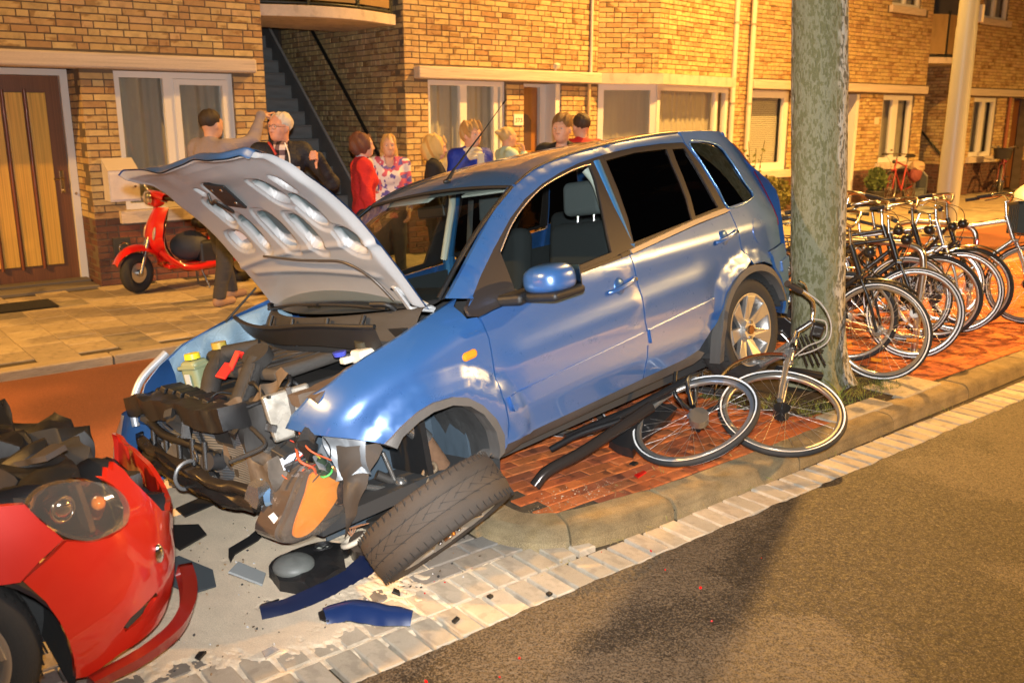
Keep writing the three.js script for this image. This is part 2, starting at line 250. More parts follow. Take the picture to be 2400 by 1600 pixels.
// brick island ----------------------------------------------------------
const clinkTex = tex(256, (u, v) => { const a = fbm(u, v, 4, 5, 45, 0.6), h = hash(Math.floor(u * 256), Math.floor(v * 256), 5), d = fbm(u, v, 6, 4, 48); let k = 0.74 + 0.36 * a + 0.2 * (h - 0.5); k *= 1 - 0.3 * sst(0.62, 0.8, d); return [k, k * 0.97, k * 0.95]; }, true);
const clink = (r, g, b) => mat([r, g, b], 0.82, 0, { map: rep(clinkTex, 2.3, 3.1), bumpMap: rep(T.grit, 4), bumpScale: 0.002 });
const inPit = (x, z) => ((x - 5.25) / 0.70) ** 2 + ((z + 3.44) / 0.66) ** 2 < 1;
{
  const isl = [[2.46, -4.98]]; for (let i = 0; i <= 120; i++) { const t = i / 120, p = kerbCurve.getPointAt(t), tg = kerbCurve.getTangentAt(t), n = V(tg.z, 0, -tg.x).normalize(); isl.push([p.x + n.x * 0.17, p.z + n.z * 0.17]); } isl.push([24, -4.98]);
  const sg = new THREE.ShapeGeometry(new THREE.Shape(isl.map((q) => new THREE.Vector2(q[0], -q[1])))).rotateX(-Math.PI / 2); { const P = sg.attributes.position, U = sg.attributes.uv; for (let i = 0; i < P.count; i++) { P.setY(i, ISL - 0.009); U.setXY(i, P.getX(i) * 2, P.getZ(i) * 2); } }
  const s = struct('brick_island', sg, sandM, 'red clinker brick island with the tree and the bicycle racks');
  const ms = [clink(0.60, 0.165, 0.035), clink(0.53, 0.14, 0.032), clink(0.64, 0.19, 0.042), clink(0.47, 0.12, 0.034), clink(0.58, 0.18, 0.05), clink(0.38, 0.11, 0.04)];
  const cells = []; let j = 0;
  for (let z = -2.86; z > -4.93; z -= 0.0785, j++) for (let x = 2.30 + (j % 2) * 0.104; x < 16; x += 0.208) {
    if (inPit(x, z) || !inPoly(isl, x - 0.09, z + 0.02) || !inPoly(isl, x + 0.06, z + 0.02)) continue;
    const sink = -0.010 * sst(0.45, 0.05, Math.hypot(x - 2.9, z + 3.15)) * rnd();
    cells.push({ g: 0, p: [x + rr(-0.002, 0.002), ISL + rr(-0.002, 0.002) + sink, z + rr(-0.0015, 0.0015)], r: rr(-0.012, 0.012), v: Math.floor(rnd() * 6), t: [rr(-0.012, 0.012), rr(-0.014, 0.014)] });
  }
  lay(s, 'brick', [cbox(0.202, 0.05, 0.073, 0.0035)], cells, ms, 300);
  const m = mat(0xffffff, 0.95, 0, { map: rep(dirt, 1.2), bumpMap: rep(T.grit, 3), bumpScale: 0.006 });
}
// tree pit, cycle path, pavement -----------------------------------------
{
  const o = sheet(spline2([[4.52, 3.4], [4.7, 2.95], [5.1, 2.83], [5.55, 2.9], [5.92, 3.2], [5.92, 3.6], [5.6, 3.98], [5.1, 4.1], [4.7, 3.9]], 40, true), (x, y) => [x, ISL + 0.003 + 0.028 * fbm(x * 0.31, y * 0.31, 8, 4, 8) - 0.012, -y], { step: 0.06, flip: true });
  struct('tree_pit', o, mat(0xffffff, 1, 0, { map: rep(dirt, 2.4), color: col(0.62, 0.55, 0.42), bumpMap: rep(T.grit, 4), bumpScale: 0.006 }), 'earth tree pit with moss and weeds around the trunk');
  const fr = struct('tree_pit_frame', [xf(rbox(0.62, 0.06, 0.16, 0.012), { p: [5.0, ISL - 0.018, -2.86], r: [0, 0.0, 0] }), xf(rbox(0.52, 0.06, 0.30, 0.012), { p: [5.72, ISL - 0.018, -2.955], r: [0, 0.02, 0] })].map((g) => g), conc(0.5, 0.45, 0.36), 'pale concrete edging of the tree pit');
}
{
  const red = tex(1024, (u, v) => { const a = fbm(u, v, 4, 6, 61, 0.55), h = hash(Math.floor(u * 1024), Math.floor(v * 1024), 5), w = fbm(u, v, 3, 3, 66); let k = 0.80 + 0.25 * a + 0.22 * (h - 0.5); if (h > 0.992) k *= 1.5; k *= 1 - 0.25 * sst(0.5, 0.7, w); return [k, k * 0.98, k * 0.96]; }, true);
  struct('cycle_path', flat(-60, 90, -7.12, -5.0, 0.008, 4), mat([0.30, 0.105, 0.05], 0.86, 0, { map: red, bumpMap: rep(T.grit, 4), bumpScale: 0.002 }), 'smooth red asphalt cycle path between the island and the pavement');
  struct('path_edging', [bx(-8, 2.4, -0.05, 0.012, -5.06, -4.955), bx(2.4, 24, -0.05, ISL + 0.002, -5.06, -4.955)], conc(0.33, 0.29, 0.24), 'concrete edging strip along the cycle path');
  const pav = struct('pavement', flat(-60, 90, -10.3, -7.12, 0.06, 1), sandM, 'concrete slab pavement in front of the brick houses');
  const ms = [conc(0.42, 0.35, 0.25), conc(0.46, 0.38, 0.27), conc(0.38, 0.32, 0.24), conc(0.50, 0.42, 0.30), conc(0.28, 0.245, 0.19)];
  const cells = []; let i = 0;
  for (let x = -1.5; x < 30; x += 0.302, i++) for (let z = -7.39 - (i % 2) * 0.151; z > -10.15; z -= 0.302) cells.push({ g: 0, p: [x, 0.07 + rr(-0.002, 0.002), z], v: rnd() < 0.06 ? 4 : Math.floor(rnd() * 4), r: rr(-0.004, 0.004), t: [rr(-0.004, 0.004), rr(-0.004, 0.004)] });
  lay(pav, 'slab', [cbox(0.297, 0.04, 0.297, 0.004)], cells, ms, 300, 40);
  const kc = []; for (let x = -3; x < 30; x += 1.0) kc.push(x);
  const ks = struct('far_kerb', bx(-8, 32, -0.1, 0.05, -7.20, -7.13), conc(0.2, 0.17, 0.13), 'low concrete kerb between the cycle path and the slabs');
  const kg = rbox(0.992, 0.16, 0.14, 0.014);
  for (const x of kc) { const o = mesh('kerb_stone', kg, ms[kc.indexOf(x) % 3], ks); o.position.set(x + 0.35, -0.002 + rr(-0.003, 0.003), -7.17); }
}
// ---------------------------------------------------------------- lamps
// street lamp: tapered steel post, arm, and a flat head with a glowing sodium bowl; its light is a spot under the bowl
function streetLamp(label, x, z, turn, h, cd, group, extra) {
  const o = thing('street_lamp', label, 'street lamp', [x, 0.06, z], turn, group);
  const pole = new THREE.LatheGeometry([[0.150, 0], [0.145, 1.4], [0.138, 1.42], [0.130, 2.9], [0.124, 2.92], [0.118, 4.5], [0.085, h]].map((p) => new THREE.Vector2(...p)), 28);
  mesh('pole', pole, M.polePaint, o);
  mesh('base_collar', [new THREE.LatheGeometry([[0.2, 0], [0.2, 0.05], [0.16, 0.08]].map((p) => new THREE.Vector2(...p)), 28)], M.polePaint, o);
  mesh('arm', tube([[0, h - 0.05, 0], [0, h + 0.18, 0.12], [0, h + 0.26, 0.5], [0, h + 0.28, 1.15]], 0.035, 20, 8), M.polePaint, o);
  const head = mesh('lamp_head', xf(rbox(0.30, 0.14, 0.72, 0.05), { p: [0, h + 0.30, 1.35] }), M.polePaint, o);
  mesh('lamp_bowl', xf(sph(0.13, 0, 0, 0, 0.9, 0.35, 1.7), { p: [0, h + 0.23, 1.38] }), M.sodiumGlow, o);
  const L = new THREE.SpotLight(SODIUM, cd, 0, 1.35, 0.6, 2); L.position.set(0, h + 0.14, 1.38); L.target.position.set(0, 0, 1.38); L.castShadow = true; L.shadow.radius = 6; L.shadow.mapSize.set(2048, 2048); o.add(L, L.target);
  return o;
}
const M = {
  polePaint: mat([0.36, 0.38, 0.33], 0.42, 0.1, { bumpMap: rep(T.soft, 3), bumpScale: 0.001 }),
  sodiumGlow: mat([0.9, 0.7, 0.4], 0.4, 0, { emissive: col(1, 0.55, 0.15), emissiveIntensity: 6 }),
};
const lampA = streetLamp('thick pale grey street lamp pole behind the bicycle rack', 12.57, -6.12, -1.95, 8.2, LAMP_CD * 1.9);
mesh('control_box', [rbox(0.07, 0.22, 0.13, 0.008, 0.165, 3.08, 0.05).rotateY(1.95)], mat([0.55, 0.5, 0.38], 0.5), lampA);
mesh('pole_sticker', [rbox(0.004, 0.05, 0.05, 0.002, 0.134, 2.30, 0.03).rotateY(1.95)], mat([0.7, 0.45, 0.05], 0.5), lampA);
streetLamp('street lamp on the far side of the road', 19, 7.8, Math.PI, 8.2, LAMP_CD * 18);
streetLamp('street lamp on the pavement beyond the red car', -9.5, -7.6, 0, 8.2, LAMP_CD * 5.4);
{ // the photographer's flash, just above the lens
  const o = thing('camera_flash', 'flash unit held above the photographer\'s lens', 'camera flash', [-0.03, 1.955, 0.06], -THREE.MathUtils.degToRad(38.8));
  mesh('flash_body', [rbox(0.075, 0.05, 0.10, 0.008, 0, 0, 0.055)], mat([0.02, 0.02, 0.02], 0.5), o);
  mesh('flash_lamp', [rbox(0.066, 0.04, 0.006, 0.002, 0, 0, -0.001)], mat([0.9, 0.9, 0.9], 0.3, 0, { emissive: col(1, 1, 1), emissiveIntensity: 1 }), o);
  const L = new THREE.SpotLight(0xffffff, FLASH_CD, 0, 0.80, 0.9, 2); L.position.set(0, 0, -0.008); L.target.position.set(0.3, -0.75, -8); L.castShadow = true; L.shadow.radius = 1.4; L.shadow.mapSize.set(2048, 2048); o.add(L, L.target);
}
// ---------------------------------------------------------------- houses
const FZ = -10.28;
const brickTex = tex(512, (u, v) => { // fired clay: dark flashed streaks across each face
  const st = fbm(u * 0.5 + 0.25 * fbm(u, v, 4, 3, 2), v, 10, 4, 101, 0.6), a = fbm(u, v, 12, 5, 105, 0.6), h = hash(Math.floor(u * 512), Math.floor(v * 512), 6);
  let k = 0.82 + 0.30 * a + 0.14 * (h - 0.5); const d = sst(0.54, 0.72, st); return [k * (1 - 0.22 * d), k * (1 - 0.27 * d), k * (1 - 0.31 * d)];
}, true);
const clay = (r, g, b) => mat([r, g, b], 0.86, 0, { map: rep(brickTex, 0.9, 0.9), bumpMap: rep(T.grain, 6), bumpScale: 0.004 });
const CLAY = [clay(0.62, 0.45, 0.20), clay(0.57, 0.40, 0.18), clay(0.52, 0.35, 0.16), clay(0.66, 0.49, 0.23), clay(0.45, 0.28, 0.13), clay(0.60, 0.41, 0.21), clay(0.56, 0.41, 0.19)];
const PLINTH = [clay(0.13, 0.06, 0.045), clay(0.10, 0.05, 0.04), clay(0.16, 0.07, 0.05)];  // dark plinth brick, with shade at the wall foot put into its colour
const REDB = [clay(0.24, 0.085, 0.05), clay(0.20, 0.07, 0.045), clay(0.28, 0.10, 0.055)];
const mortarM = mat([0.17, 0.13, 0.09], 0.95, 0, { map: rep(T.mottle, 2), bumpMap: rep(T.grit, 4), bumpScale: 0.003 });
const trimM = mat([0.72, 0.63, 0.56], 0.8, 0, { map: rep(concreteTex, 1.2), bumpMap: rep(T.grit, 3), bumpScale: 0.0012 });
const whiteM = mat([0.74, 0.72, 0.68], 0.42, 0, { bumpMap: rep(T.soft, 3), bumpScale: 0.0008 });
const paneM = () => mat([0.92, 0.93, 0.92], 0.03, 0, { transmission: 1, thickness: 0, ior: 1.5 });
const PANE = paneM();
function vbrick(L, h = 0.0595, d = 0.03, c = 0.004) { const g = cbox(L, d, h, c); g.rotateX(Math.PI / 2); const P = g.attributes.position, U = g.attributes.uv; for (let i = 0; i < P.count; i++) U.setXY(i, P.getX(i) + P.getZ(i), P.getY(i)); return g; }
// uv offsets differ between the variants so that neighbours do not repeat
const BR = []; for (const L of [0.222, 0.106, 0.222, 0.164, 0.222, 0.106, 0.06]) { const g = vbrick(L), U = g.attributes.uv, a = rnd(), b = rnd(); for (let i = 0; i < U.count; i++) U.setXY(i, U.getX(i) + a, U.getY(i) + b); BR.push(g); }
const BL = [0.222, 0.106, 0.222, 0.164, 0.222, 0.106, 0.06];
function brickFace(cells, O, turn, s0, s1, y0, y1, open = [], pal = 0) {
  const ux = Math.cos(turn), uz = -Math.sin(turn), nX = Math.sin(turn), nZ = Math.cos(turn); let row = 0;
  for (let y = y0 + 0.036; y < y1 - 0.025; y += 0.0712, row++) {
    let iv = [[s0, s1]]; for (const [a, b, c, d] of open) if (y > c - 0.01 && y < d + 0.01) iv = iv.flatMap(([p, q]) => [[p, Math.min(q, a)], [Math.max(p, b), q]].filter(([m, n]) => n - m > 0.02));
    for (const [a, b] of iv) {
      let s = a + (row % 2 ? 0 : 0), first = true;
      while (s < b - 0.015) {
        let k = first ? (row % 2 ? 1 : 0) : rnd() < 0.62 ? [0, 2, 4][Math.floor(rnd() * 3)] : rnd() < 0.8 ? 5 : 3; first = false; let L = BL[k], sc = 1; if (s + L > b - 0.055) { sc = (b - s) / L; if (sc > 1.35) { sc = 1; } }
        const m = s + (L * sc) / 2, pr = rr(-0.0015, 0.003);
        cells.push({ g: k, p: [O[0] + ux * m + nX * pr, y + rr(-0.0012, 0.0012), O[1] + uz * m + nZ * pr], e: new THREE.Euler(0, turn + rr(-0.006, 0.006), rr(-0.004, 0.004), 'YXZ'), v: pal + Math.floor(rnd() * 7), s: sc === 1 ? undefined : [sc, 1, 1], pal: y < 0.78 ? 1 : 0 });
        s += L * sc + 0.0115;
      }
    }
  }
}
const holeBox = (a, b, c, d) => [[a, c], [b, c], [b, d], [a, d]];
function wallSlab(x0, x1, y0, y1, z, th, open) { return extr(holeBox(x0, x1, y0, y1), th, 0, open.map(([a, b, c, d]) => holeBox(Math.max(a, x0 + 0.001), Math.min(b, x1 - 0.001), Math.max(c, y0 + 0.001), d))).translate(0, 0, z - th); }
function curtain(x0, x1, y0, y1, z, amp = 0.018, f = 26, s = 1) { return grid(Math.ceil((x1 - x0) * 110), 6, (u, v) => { const x = lerp(x0, x1, u); return [x, lerp(y0, y1, v), z + amp * Math.sin(x * f + 1.6 * Math.sin(x * 5 + s)) + amp * 0.5 * Math.sin(x * f * 2.3 + s + v * 0.6)]; }); }
const frameBars = (x0, x1, y0, y1, t, z0, z1) => [bx(x0, x1, y1 - t, y1, z0, z1), bx(x0, x1, y0, y0 + t, z0, z1), bx(x0, x0 + t, y0 + t, y1 - t, z0, z1), bx(x1 - t, x1, y0 + t, y1 - t, z0, z1)];
const curtM = mat([0.55, 0.50, 0.42], 0.95, 0, { transmission: 0.25, thickness: 0 }), curtM2 = mat([0.70, 0.64, 0.52], 0.95, 0, { transmission: 0.2, thickness: 0 });
const roomM = mat([0.10, 0.085, 0.07], 0.9);
function room(h, x0, x1, y0, y1, zf, d = 1.2) { mesh('room', [bx(x0, x1, y0 - 0.02, y0, zf - d, zf), bx(x0, x1, y1, y1 + 0.02, zf - d, zf), bx(x0 - 0.02, x0, y0, y1, zf - d, zf), bx(x1, x1 + 0.02, y0, y1, zf - d, zf), bx(x0 - 0.02, x1 + 0.02, y0 - 0.02, y1 + 0.02, zf - d - 0.02, zf - d)], roomM, h); }
// a window: frame with sub-parts pane, mullion, casement; curtain behind
function windowAt(h, x0, x1, y0, y1, { z = FZ, mull = [], t = 0.065, curt = curtM, amp = 0.018, sill = true, casement } = {}) {
  const zf = z - 0.055, zb = z - 0.13, w = mesh('window', frameBars(x0, x1, y0, y1, t, zb, zf), whiteM, h), xs = [x0 + t, ...mull.flat(), x1 - t];
  for (const [a, b] of mull) mesh('mullion', bx(a, b, y0 + t, y1 - t, zb + 0.004, zf - 0.004), whiteM, w);
  for (let i = 0; i < xs.length; i += 2) { mesh('pane', bx(xs[i], xs[i + 1], y0 + t, y1 - t, zb + 0.03, zb + 0.034), PANE, w); }
  if (casement) mesh('casement', frameBars(casement[0], casement[1], y0 + t + 0.004, y1 - t - 0.004, 0.06, zb + 0.02, zf + 0.012), whiteM, w);
  if (curt) mesh('curtain', curtain(x0 + t - 0.02, x1 - t + 0.02, y0 + 0.02, y1 - t, zb - 0.09, amp), curt, h);
  room(h, x0 + 0.01, x1 - 0.01, y0 + 0.01, y1 - 0.01, zb - 0.005);
  if (sill) mesh('sill', [rbox(x1 - x0 + 0.16, 0.135, 0.2, 0.01, (x0 + x1) / 2, y0 - 0.0705, z - 0.03)], trimM, h);
  return w;
}
function finishBricks(h, cells) {
  const mats = [...CLAY]; for (const c of cells) { if (c.pal && !c.red) c.v = 7 + (c.v % 3); else if (c.red) c.v = 10 + (c.v % 3); else c.v = c.v % 7; }
  lay(h, 'brick', BR, cells, [...CLAY, ...PLINTH, ...REDB], 300, 60);
}
// --- house left of the stairs
{
  const h = thing('brick_house', 'brown brick house with slatted wooden door and curtained window beside the open stairs', 'house', [0, 0.06, 0]); h.position.set(0, 0, 0);
  const door = [0.1, 2.64, 0.05, 2.31], win = [2.97, 4.26, 0.85, 2.295], O = [door, win], x0 = -4, x1 = 4.63;  // recess widened leftwards, unseen, so that lamp light reaches the door
  mesh('wall', wallSlab(x0, x1, 0, 6.4, FZ - 0.007, 0.22, O), mortarM, h);
  const cells = []; brickFace(cells, [0, FZ], 0, 0.9, x1, 0.06, 3.55, [...O, [2.9, 4.35, 0.70, 0.86], [-4, 4.5, 2.30, 2.46]]);
  for (const c of cells) if (c.p[1] < 0.71 && c.p[0] > 2.95) c.red = 1;
  brickFace(cells, [2.64, FZ], -Math.PI / 2, 0.0, 0.0, 0, 0); // pier return, facing the door recess
  { const ret = []; brickFace(ret, [2.64 - 0.0, FZ - 0.5], -Math.PI / 2, -0.5, -0.022, 0.06, 2.3); for (const c of ret) { c.p[2] = FZ - 0.5 - (c.p[2] - (FZ - 0.5)) ; } cells.push(...ret.map((c) => ({ ...c }))); }
  finishBricks(h, cells);
  mesh('pier_return', bx(2.647, 2.75, 0.05, 2.3, FZ - 0.62, FZ - 0.23), mortarM, h);
  mesh('lintel', [rbox(8.5, 0.155, 0.30, 0.03, 4.5 - 4.25, 2.38, FZ - 0.03)], trimM, h);
  // recessed front door
  const zd = FZ - 0.52, d = mesh('door', [bx(1.66, 2.56, 0.10, 2.24, zd - 0.07, zd - 0.02)], mat([0.26, 0.10, 0.03], 0.42, 0, { map: rep(T.brushed, 1, 0.3), clearcoat: 0.3, clearcoatRoughness: 0.3 }), h);
  const honey = mat([0.80, 0.50, 0.10], 0.38, 0, { map: rep(tex(256, (u, v) => { const k = 0.72 + 0.35 * fbm(u * 1.0, v * 0.12, 24, 4, 9) + 0.1 * fbm(u, v, 4, 3, 3); return [k, k * 0.97, k * 0.9]; }, true), 1, 1), clearcoat: 0.4, clearcoatRoughness: 0.25 });
  const edges = [1.70, 1.995, 2.02, 2.20, 2.225, 2.405]; const ps = [[1.70, 1.80], [1.825, 1.985], [2.03, 2.195], [2.24, 2.415]];
  for (const [a, b] of ps) mesh('panel', [rbox(b - a, 1.80, 0.02, 0.006, (a + b) / 2, 1.17, zd - 0.012)], honey, d);
  const mould = mat([0.20, 0.06, 0.022], 0.3, 0, { clearcoat: 0.5 });
  for (const x of [1.812, 2.008, 2.218]) mesh('moulding', [xf(new THREE.CylinderGeometry(0.017, 0.017, 1.86, 12, 1), { p: [x, 1.17, zd - 0.004] })], mould, d);
  mesh('door_handle', [rbox(0.045, 0.24, 0.012, 0.006, 2.485, 1.15, zd - 0.012), xf(cyl(0.011, 0.011, 0.11, 10), { p: [2.45, 1.18, zd + 0.035], r: [0, 0, 1.57] }), sph(0.018, 2.485, 1.06, zd + 0.002)], mat([0.75, 0.6, 0.3], 0.2, 1), d);
  mesh('door_frame', [bx(2.565, 2.64, 0.07, 2.31, zd - 0.08, zd + 0.03), bx(1.62, 2.565, 2.245, 2.31, zd - 0.08, zd + 0.03), bx(1.60, 1.655, 0.07, 2.245, zd - 0.08, zd + 0.03), bx(0.1, 1.598, 0.07, 2.31, zd - 0.08, zd - 0.01)], whiteM, h);  // blank white leaf at left is an unseen addition filling the widened recess
  mesh('door_lock', [xf(cyl(0.016, 0.016, 0.012, 14), { p: [2.60, 1.02, zd + 0.035], r: [1.57, 0, 0] })], mat([0.6, 0.58, 0.5], 0.25, 1), h);
  mesh('threshold', [rbox(2.5, 0.10, 0.20, 0.01, 1.37, 0.06, FZ - 0.42), rbox(2.5, 0.05, 0.34, 0.008, 1.36, 0.065, FZ - 0.13)], mat([0.14, 0.12, 0.10], 0.8), h);
  windowAt(h, 2.97, 4.26, 0.855, 2.292, { mull: [[3.49, 3.60]], casement: [3.60, 4.2] });
  mesh('anchor_ring', [rbox(0.18, 0.2, 0.03, 0.01, 2.88, 0.47, FZ + 0.012)], mat([0.03, 0.03, 0.03], 0.6), h);
}
// --- open stairs between the houses
function stairPorch(label, x0, x1, xs, detail) {
  const h = thing('stair_porch', label, 'stairs', [0, 0, 0]);
  const stepM = mat([0.15, 0.165, 0.17], 0.75, 0, { map: rep(T.mottle, 2), bumpMap: rep(T.grain, 3), bumpScale: 0.002 }), riserM = mat([0.18, 0.195, 0.20], 0.7, 0, { map: rep(T.mottle, 1.5) });
  let y = 0.07, z = FZ - 0.30; const n = 17;
  for (let i = 0; i < n; i++) { const s = mesh('step', [bx(x0 + 0.01, xs, y, y + 0.155, z - 0.3, z - 0.012)], riserM, h); mesh('tread', [rbox(xs - x0 - 0.012, 0.028, 0.27, 0.008, (x0 + xs) / 2, y + 0.169, z - 0.125)], stepM, s); y += 0.183; z -= 0.192; }
  mesh('stringer', [extr([[0, 0.0], [0, 0.42], [3.25, 3.42], [3.25, 0]], 0.05).rotateY(Math.PI / 2).translate(xs + 0.002, 0.07, FZ - 0.28)], mat([0.12, 0.125, 0.125], 0.8, 0, { map: rep(T.mottle, 1) }), h);
  mesh('stringer_cap', [rod([xs + 0.027, 0.51, FZ - 0.28], [xs + 0.027, 3.50, FZ - 3.52], 0.018, 0.018, 8)], mat([0.32, 0.32, 0.31], 0.5), h);
  mesh('handrail', [rod([x1 - 0.09, 1.02, FZ - 0.25], [x1 - 0.09, 2.05, FZ - 1.28], 0.026), rod([x1 - 0.09, 2.04, FZ - 1.27], [x1 - 0.09, 3.9, FZ - 3.2], 0.026)], mat([0.012, 0.014, 0.013], 0.4), h);
  for (const t of [0.1, 0.5, 0.9]) mesh('rail_bracket', [rod([x1 - 0.09, lerp(1.02, 3.8, t) - 0.02, FZ - lerp(0.25, 3.1, t)], [x1 - 0.004, lerp(1.02, 3.8, t) - 0.07, FZ - lerp(0.25, 3.1, t)], 0.008)], mat([0.012, 0.014, 0.013], 0.4), h);
  const wall = mesh('side_wall', [bx(x1 + 0.007, x1 + 0.2, 0, 6.4, FZ - 3.6, FZ - 0.23)], mortarM, h); mesh('side_wall', [bx(x0 - 0.2, x0 - 0.002, 0, 6.4, FZ - 3.6, FZ - 0.235)], mortarM, h);
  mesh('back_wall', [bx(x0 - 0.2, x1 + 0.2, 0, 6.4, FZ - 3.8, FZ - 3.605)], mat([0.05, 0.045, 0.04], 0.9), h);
  const cells = []; brickFace(cells, [x1, FZ - 0.0], -Math.PI / 2, -3.5, 0, 0.06, 3.5); for (const c of cells) { c.p[2] = FZ + (c.p[2] - FZ) * 1; }
  finishBricks(h, cells.map((c) => ({ ...c })).filter((c) => c.p[2] < FZ && (detail || true)));
  // landing slab with a bowed front and a balcony above
  const bow = []; for (let i = 0; i <= 16; i++) { const t = i / 16; bow.push([lerp(x0 + 0.0, x1 - 0.10, t), -(FZ - 0.04 + 0.27 * Math.sin(Math.PI * clamp(t * 1.02)))]); } bow.push([x1 - 0.1, -(FZ - 1.3)], [x0, -(FZ - 1.3)]);
  mesh('landing_slab', extr(bow, 0.11, 0.008).rotateX(-Math.PI / 2).translate(0, 2.945, 0), trimM, h);
  const pan = mat([0.34, 0.22, 0.09], 0.5, 0, { map: rep(T.mottle, 1) }), iron = mat([0.02, 0.025, 0.022], 0.4);
  const bp = (t) => V(lerp(x0, x1 - 0.16, t), 0, FZ - 0.05 + 0.24 * Math.sin(Math.PI * clamp(t * 1.02)));
  for (let i = 0; i < 3; i++) { const a = bp([0.0, 0.30, 0.67][i]), b = bp([0.30, 0.67, 1][i]), L = a.distanceTo(b), th = -Math.atan2(b.z - a.z, b.x - a.x); mesh('balcony_panel', xf(box(L - 0.05, 0.8, 0.02), { p: [(a.x + b.x) / 2, 3.53, (a.z + b.z) / 2], r: [0, th, 0] }), pan, h); }
  for (const t of [0.3, 0.67, 1]) { const a = bp(t); mesh('balcony_post', bx(a.x - 0.02, a.x + 0.02, 3.06, 4.0, a.z - 0.02, a.z + 0.02), iron, h); }
  mesh('balcony_rail', tube([0, 0.2, 0.4, 0.6, 0.8, 1].map((t) => { const a = bp(t); return [a.x, 3.09, a.z + 0.005]; }), 0.016, 24, 6), iron, h);
  return h;
}
stairPorch('open grey stairs with black handrail rising behind the older man', 4.63, 6.52, 6.12, true);
// --- house right of the stairs, with a prow-shaped bay
{
  const h = thing('brick_house', 'yellow brick house numbered 373 with curtained windows and an angled bay', 'house', [0, 0, 0]);
  const O = [[6.87, 8.17, 0.85, 2.30], [8.48, 9.19, 0.05, 2.29]], x0 = 6.52, xe = 9.9;
  mesh('wall', wallSlab(x0, 13.55, 0, 6.4, FZ - 0.007, 0.22, [...O, [9.95, 12.7, 0.3, 2.3]]), mortarM, h);
  const cells = []; brickFace(cells, [0, FZ], 0, x0, xe, 0.06, 3.7, [...O, [6.8, 8.26, 0.70, 0.86], [6.66, 9.9, 2.30, 2.46]]);
  brickFace(cells, [0, FZ], 0, 12.80, 13.55, 0.06, 3.9, []);
  const A = [9.9, FZ], B = [10.66, -9.76], C = [12.78, -10.08];
  const t1 = -Math.atan2(B[1] - A[1], B[0] - A[0]), L1 = Math.hypot(B[0] - A[0], B[1] - A[1]), t2 = -Math.atan2(C[1] - B[1], C[0] - B[0]), L2 = Math.hypot(C[0] - B[0], C[1] - B[1]);
  brickFace(cells, A, t1, 0.0, L1, 2.46, 3.9); brickFace(cells, B, t2, 0.0, L2, 2.46, 3.9); brickFace(cells, A, t1, 0.0, L1, 0.06, 0.8); brickFace(cells, B, t2, 0.0, L2, 0.06, 0.8);
  finishBricks(h, cells);
  const prism = (pts, y0, y1, off = 0) => extr(pts.map((p) => [p[0], -p[1]]), y1 - y0).rotateX(-Math.PI / 2).translate(0, y0, 0);
  const sh = (p, k) => [p[0], p[1] - k];
  mesh('bay', [prism([sh(A, 0.009), sh(B, 0.011), sh(C, 0.009), [C[0], FZ - 0.1], [A[0], FZ - 0.1]], 2.456, 6.4), prism([sh(A, 0.009), sh(B, 0.011), sh(C, 0.009), [C[0], FZ - 0.1], [A[0], FZ - 0.1]], 0, 0.8)], mortarM, h);
  mesh('lintel', [rbox(3.24, 0.155, 0.20, 0.02, 8.28, 2.38, FZ + 0.02), prism([[A[0] - 0.02, A[1] + 0.12], [B[0] + 0.0, B[1] + 0.10], [C[0] + 0.02, C[1] + 0.09], [C[0] + 0.02, FZ - 0.1], [A[0] - 0.02, FZ - 0.1]], 2.304, 2.456)], trimM, h);
  // bay windows
  for (const [P, turn, L, mulls, curt] of [[A, t1, L1, [], curtM2], [B, t2, L2, [[1.72, 1.80]], curtM2]]) {
    const grp = mesh('bay_window', (() => { const g = join(frameBars(0.02, L - 0.02, 0.8, 2.302, 0.085, -0.10, -0.02)); return xf(g, { p: [P[0], 0, P[1]], r: [0, turn, 0] }); })(), whiteM, h);
    mesh('pane', xf(box(L - 0.2, 1.34, 0.004, L / 2, 1.55, -0.06), { p: [P[0], 0, P[1]], r: [0, turn, 0] }), PANE, grp);
    for (const [a, b] of mulls) mesh('mullion', xf(bx(a, b, 0.88, 2.22, -0.096, -0.024), { p: [P[0], 0, P[1]], r: [0, turn, 0] }), whiteM, grp);
    mesh('curtain', xf(curtain(0.06, L - 0.06, 0.82, 2.24, -0.17, L < 1 ? 0.004 : 0.012, 40), { p: [P[0], 0, P[1]], r: [0, turn, 0] }), curt, h);
    mesh('sill', xf(rbox(L, 0.09, 0.2, 0.01, L / 2, 0.75, -0.03), { p: [P[0], 0.012, P[1]], r: [0, turn, 0] }), trimM, h);
  }
  room(h, 10.0, 12.65, 0.85, 2.3, FZ - 0.02);
  windowAt(h, 6.87, 8.17, 0.855, 2.296, { mull: [[7.42, 7.53], [7.99, 8.06]], curt: curtM2 });
  // door in its recess, 373 plate, thin pipe, security light
  const zd = FZ - 0.28, d = mesh('door', [bx(8.44, 8.98, 0.08, 2.24, zd - 0.06, zd - 0.02)], mat([0.42, 0.17, 0.03], 0.35, 0, { clearcoat: 0.4, map: rep(T.brushed, 1, 0.4) }), h);
  const arch = [[8.50, 0.9], [8.86, 0.9], [8.86, 1.78], [8.80, 1.85], [8.68, 1.89], [8.55, 1.86], [8.50, 1.80]];
  mesh('door_glass', extr(arch, 0.01).translate(0, 0, zd - 0.022), mat([0.10, 0.05, 0.03], 0.08, 0, { clearcoat: 1 }), d);
  mesh('glazing_bar', [bx(8.67, 8.695, 0.9, 1.86, zd - 0.018, zd - 0.004), bx(8.50, 8.86, 1.32, 1.345, zd - 0.017, zd - 0.003)], mat([0.42, 0.17, 0.03], 0.4), d);
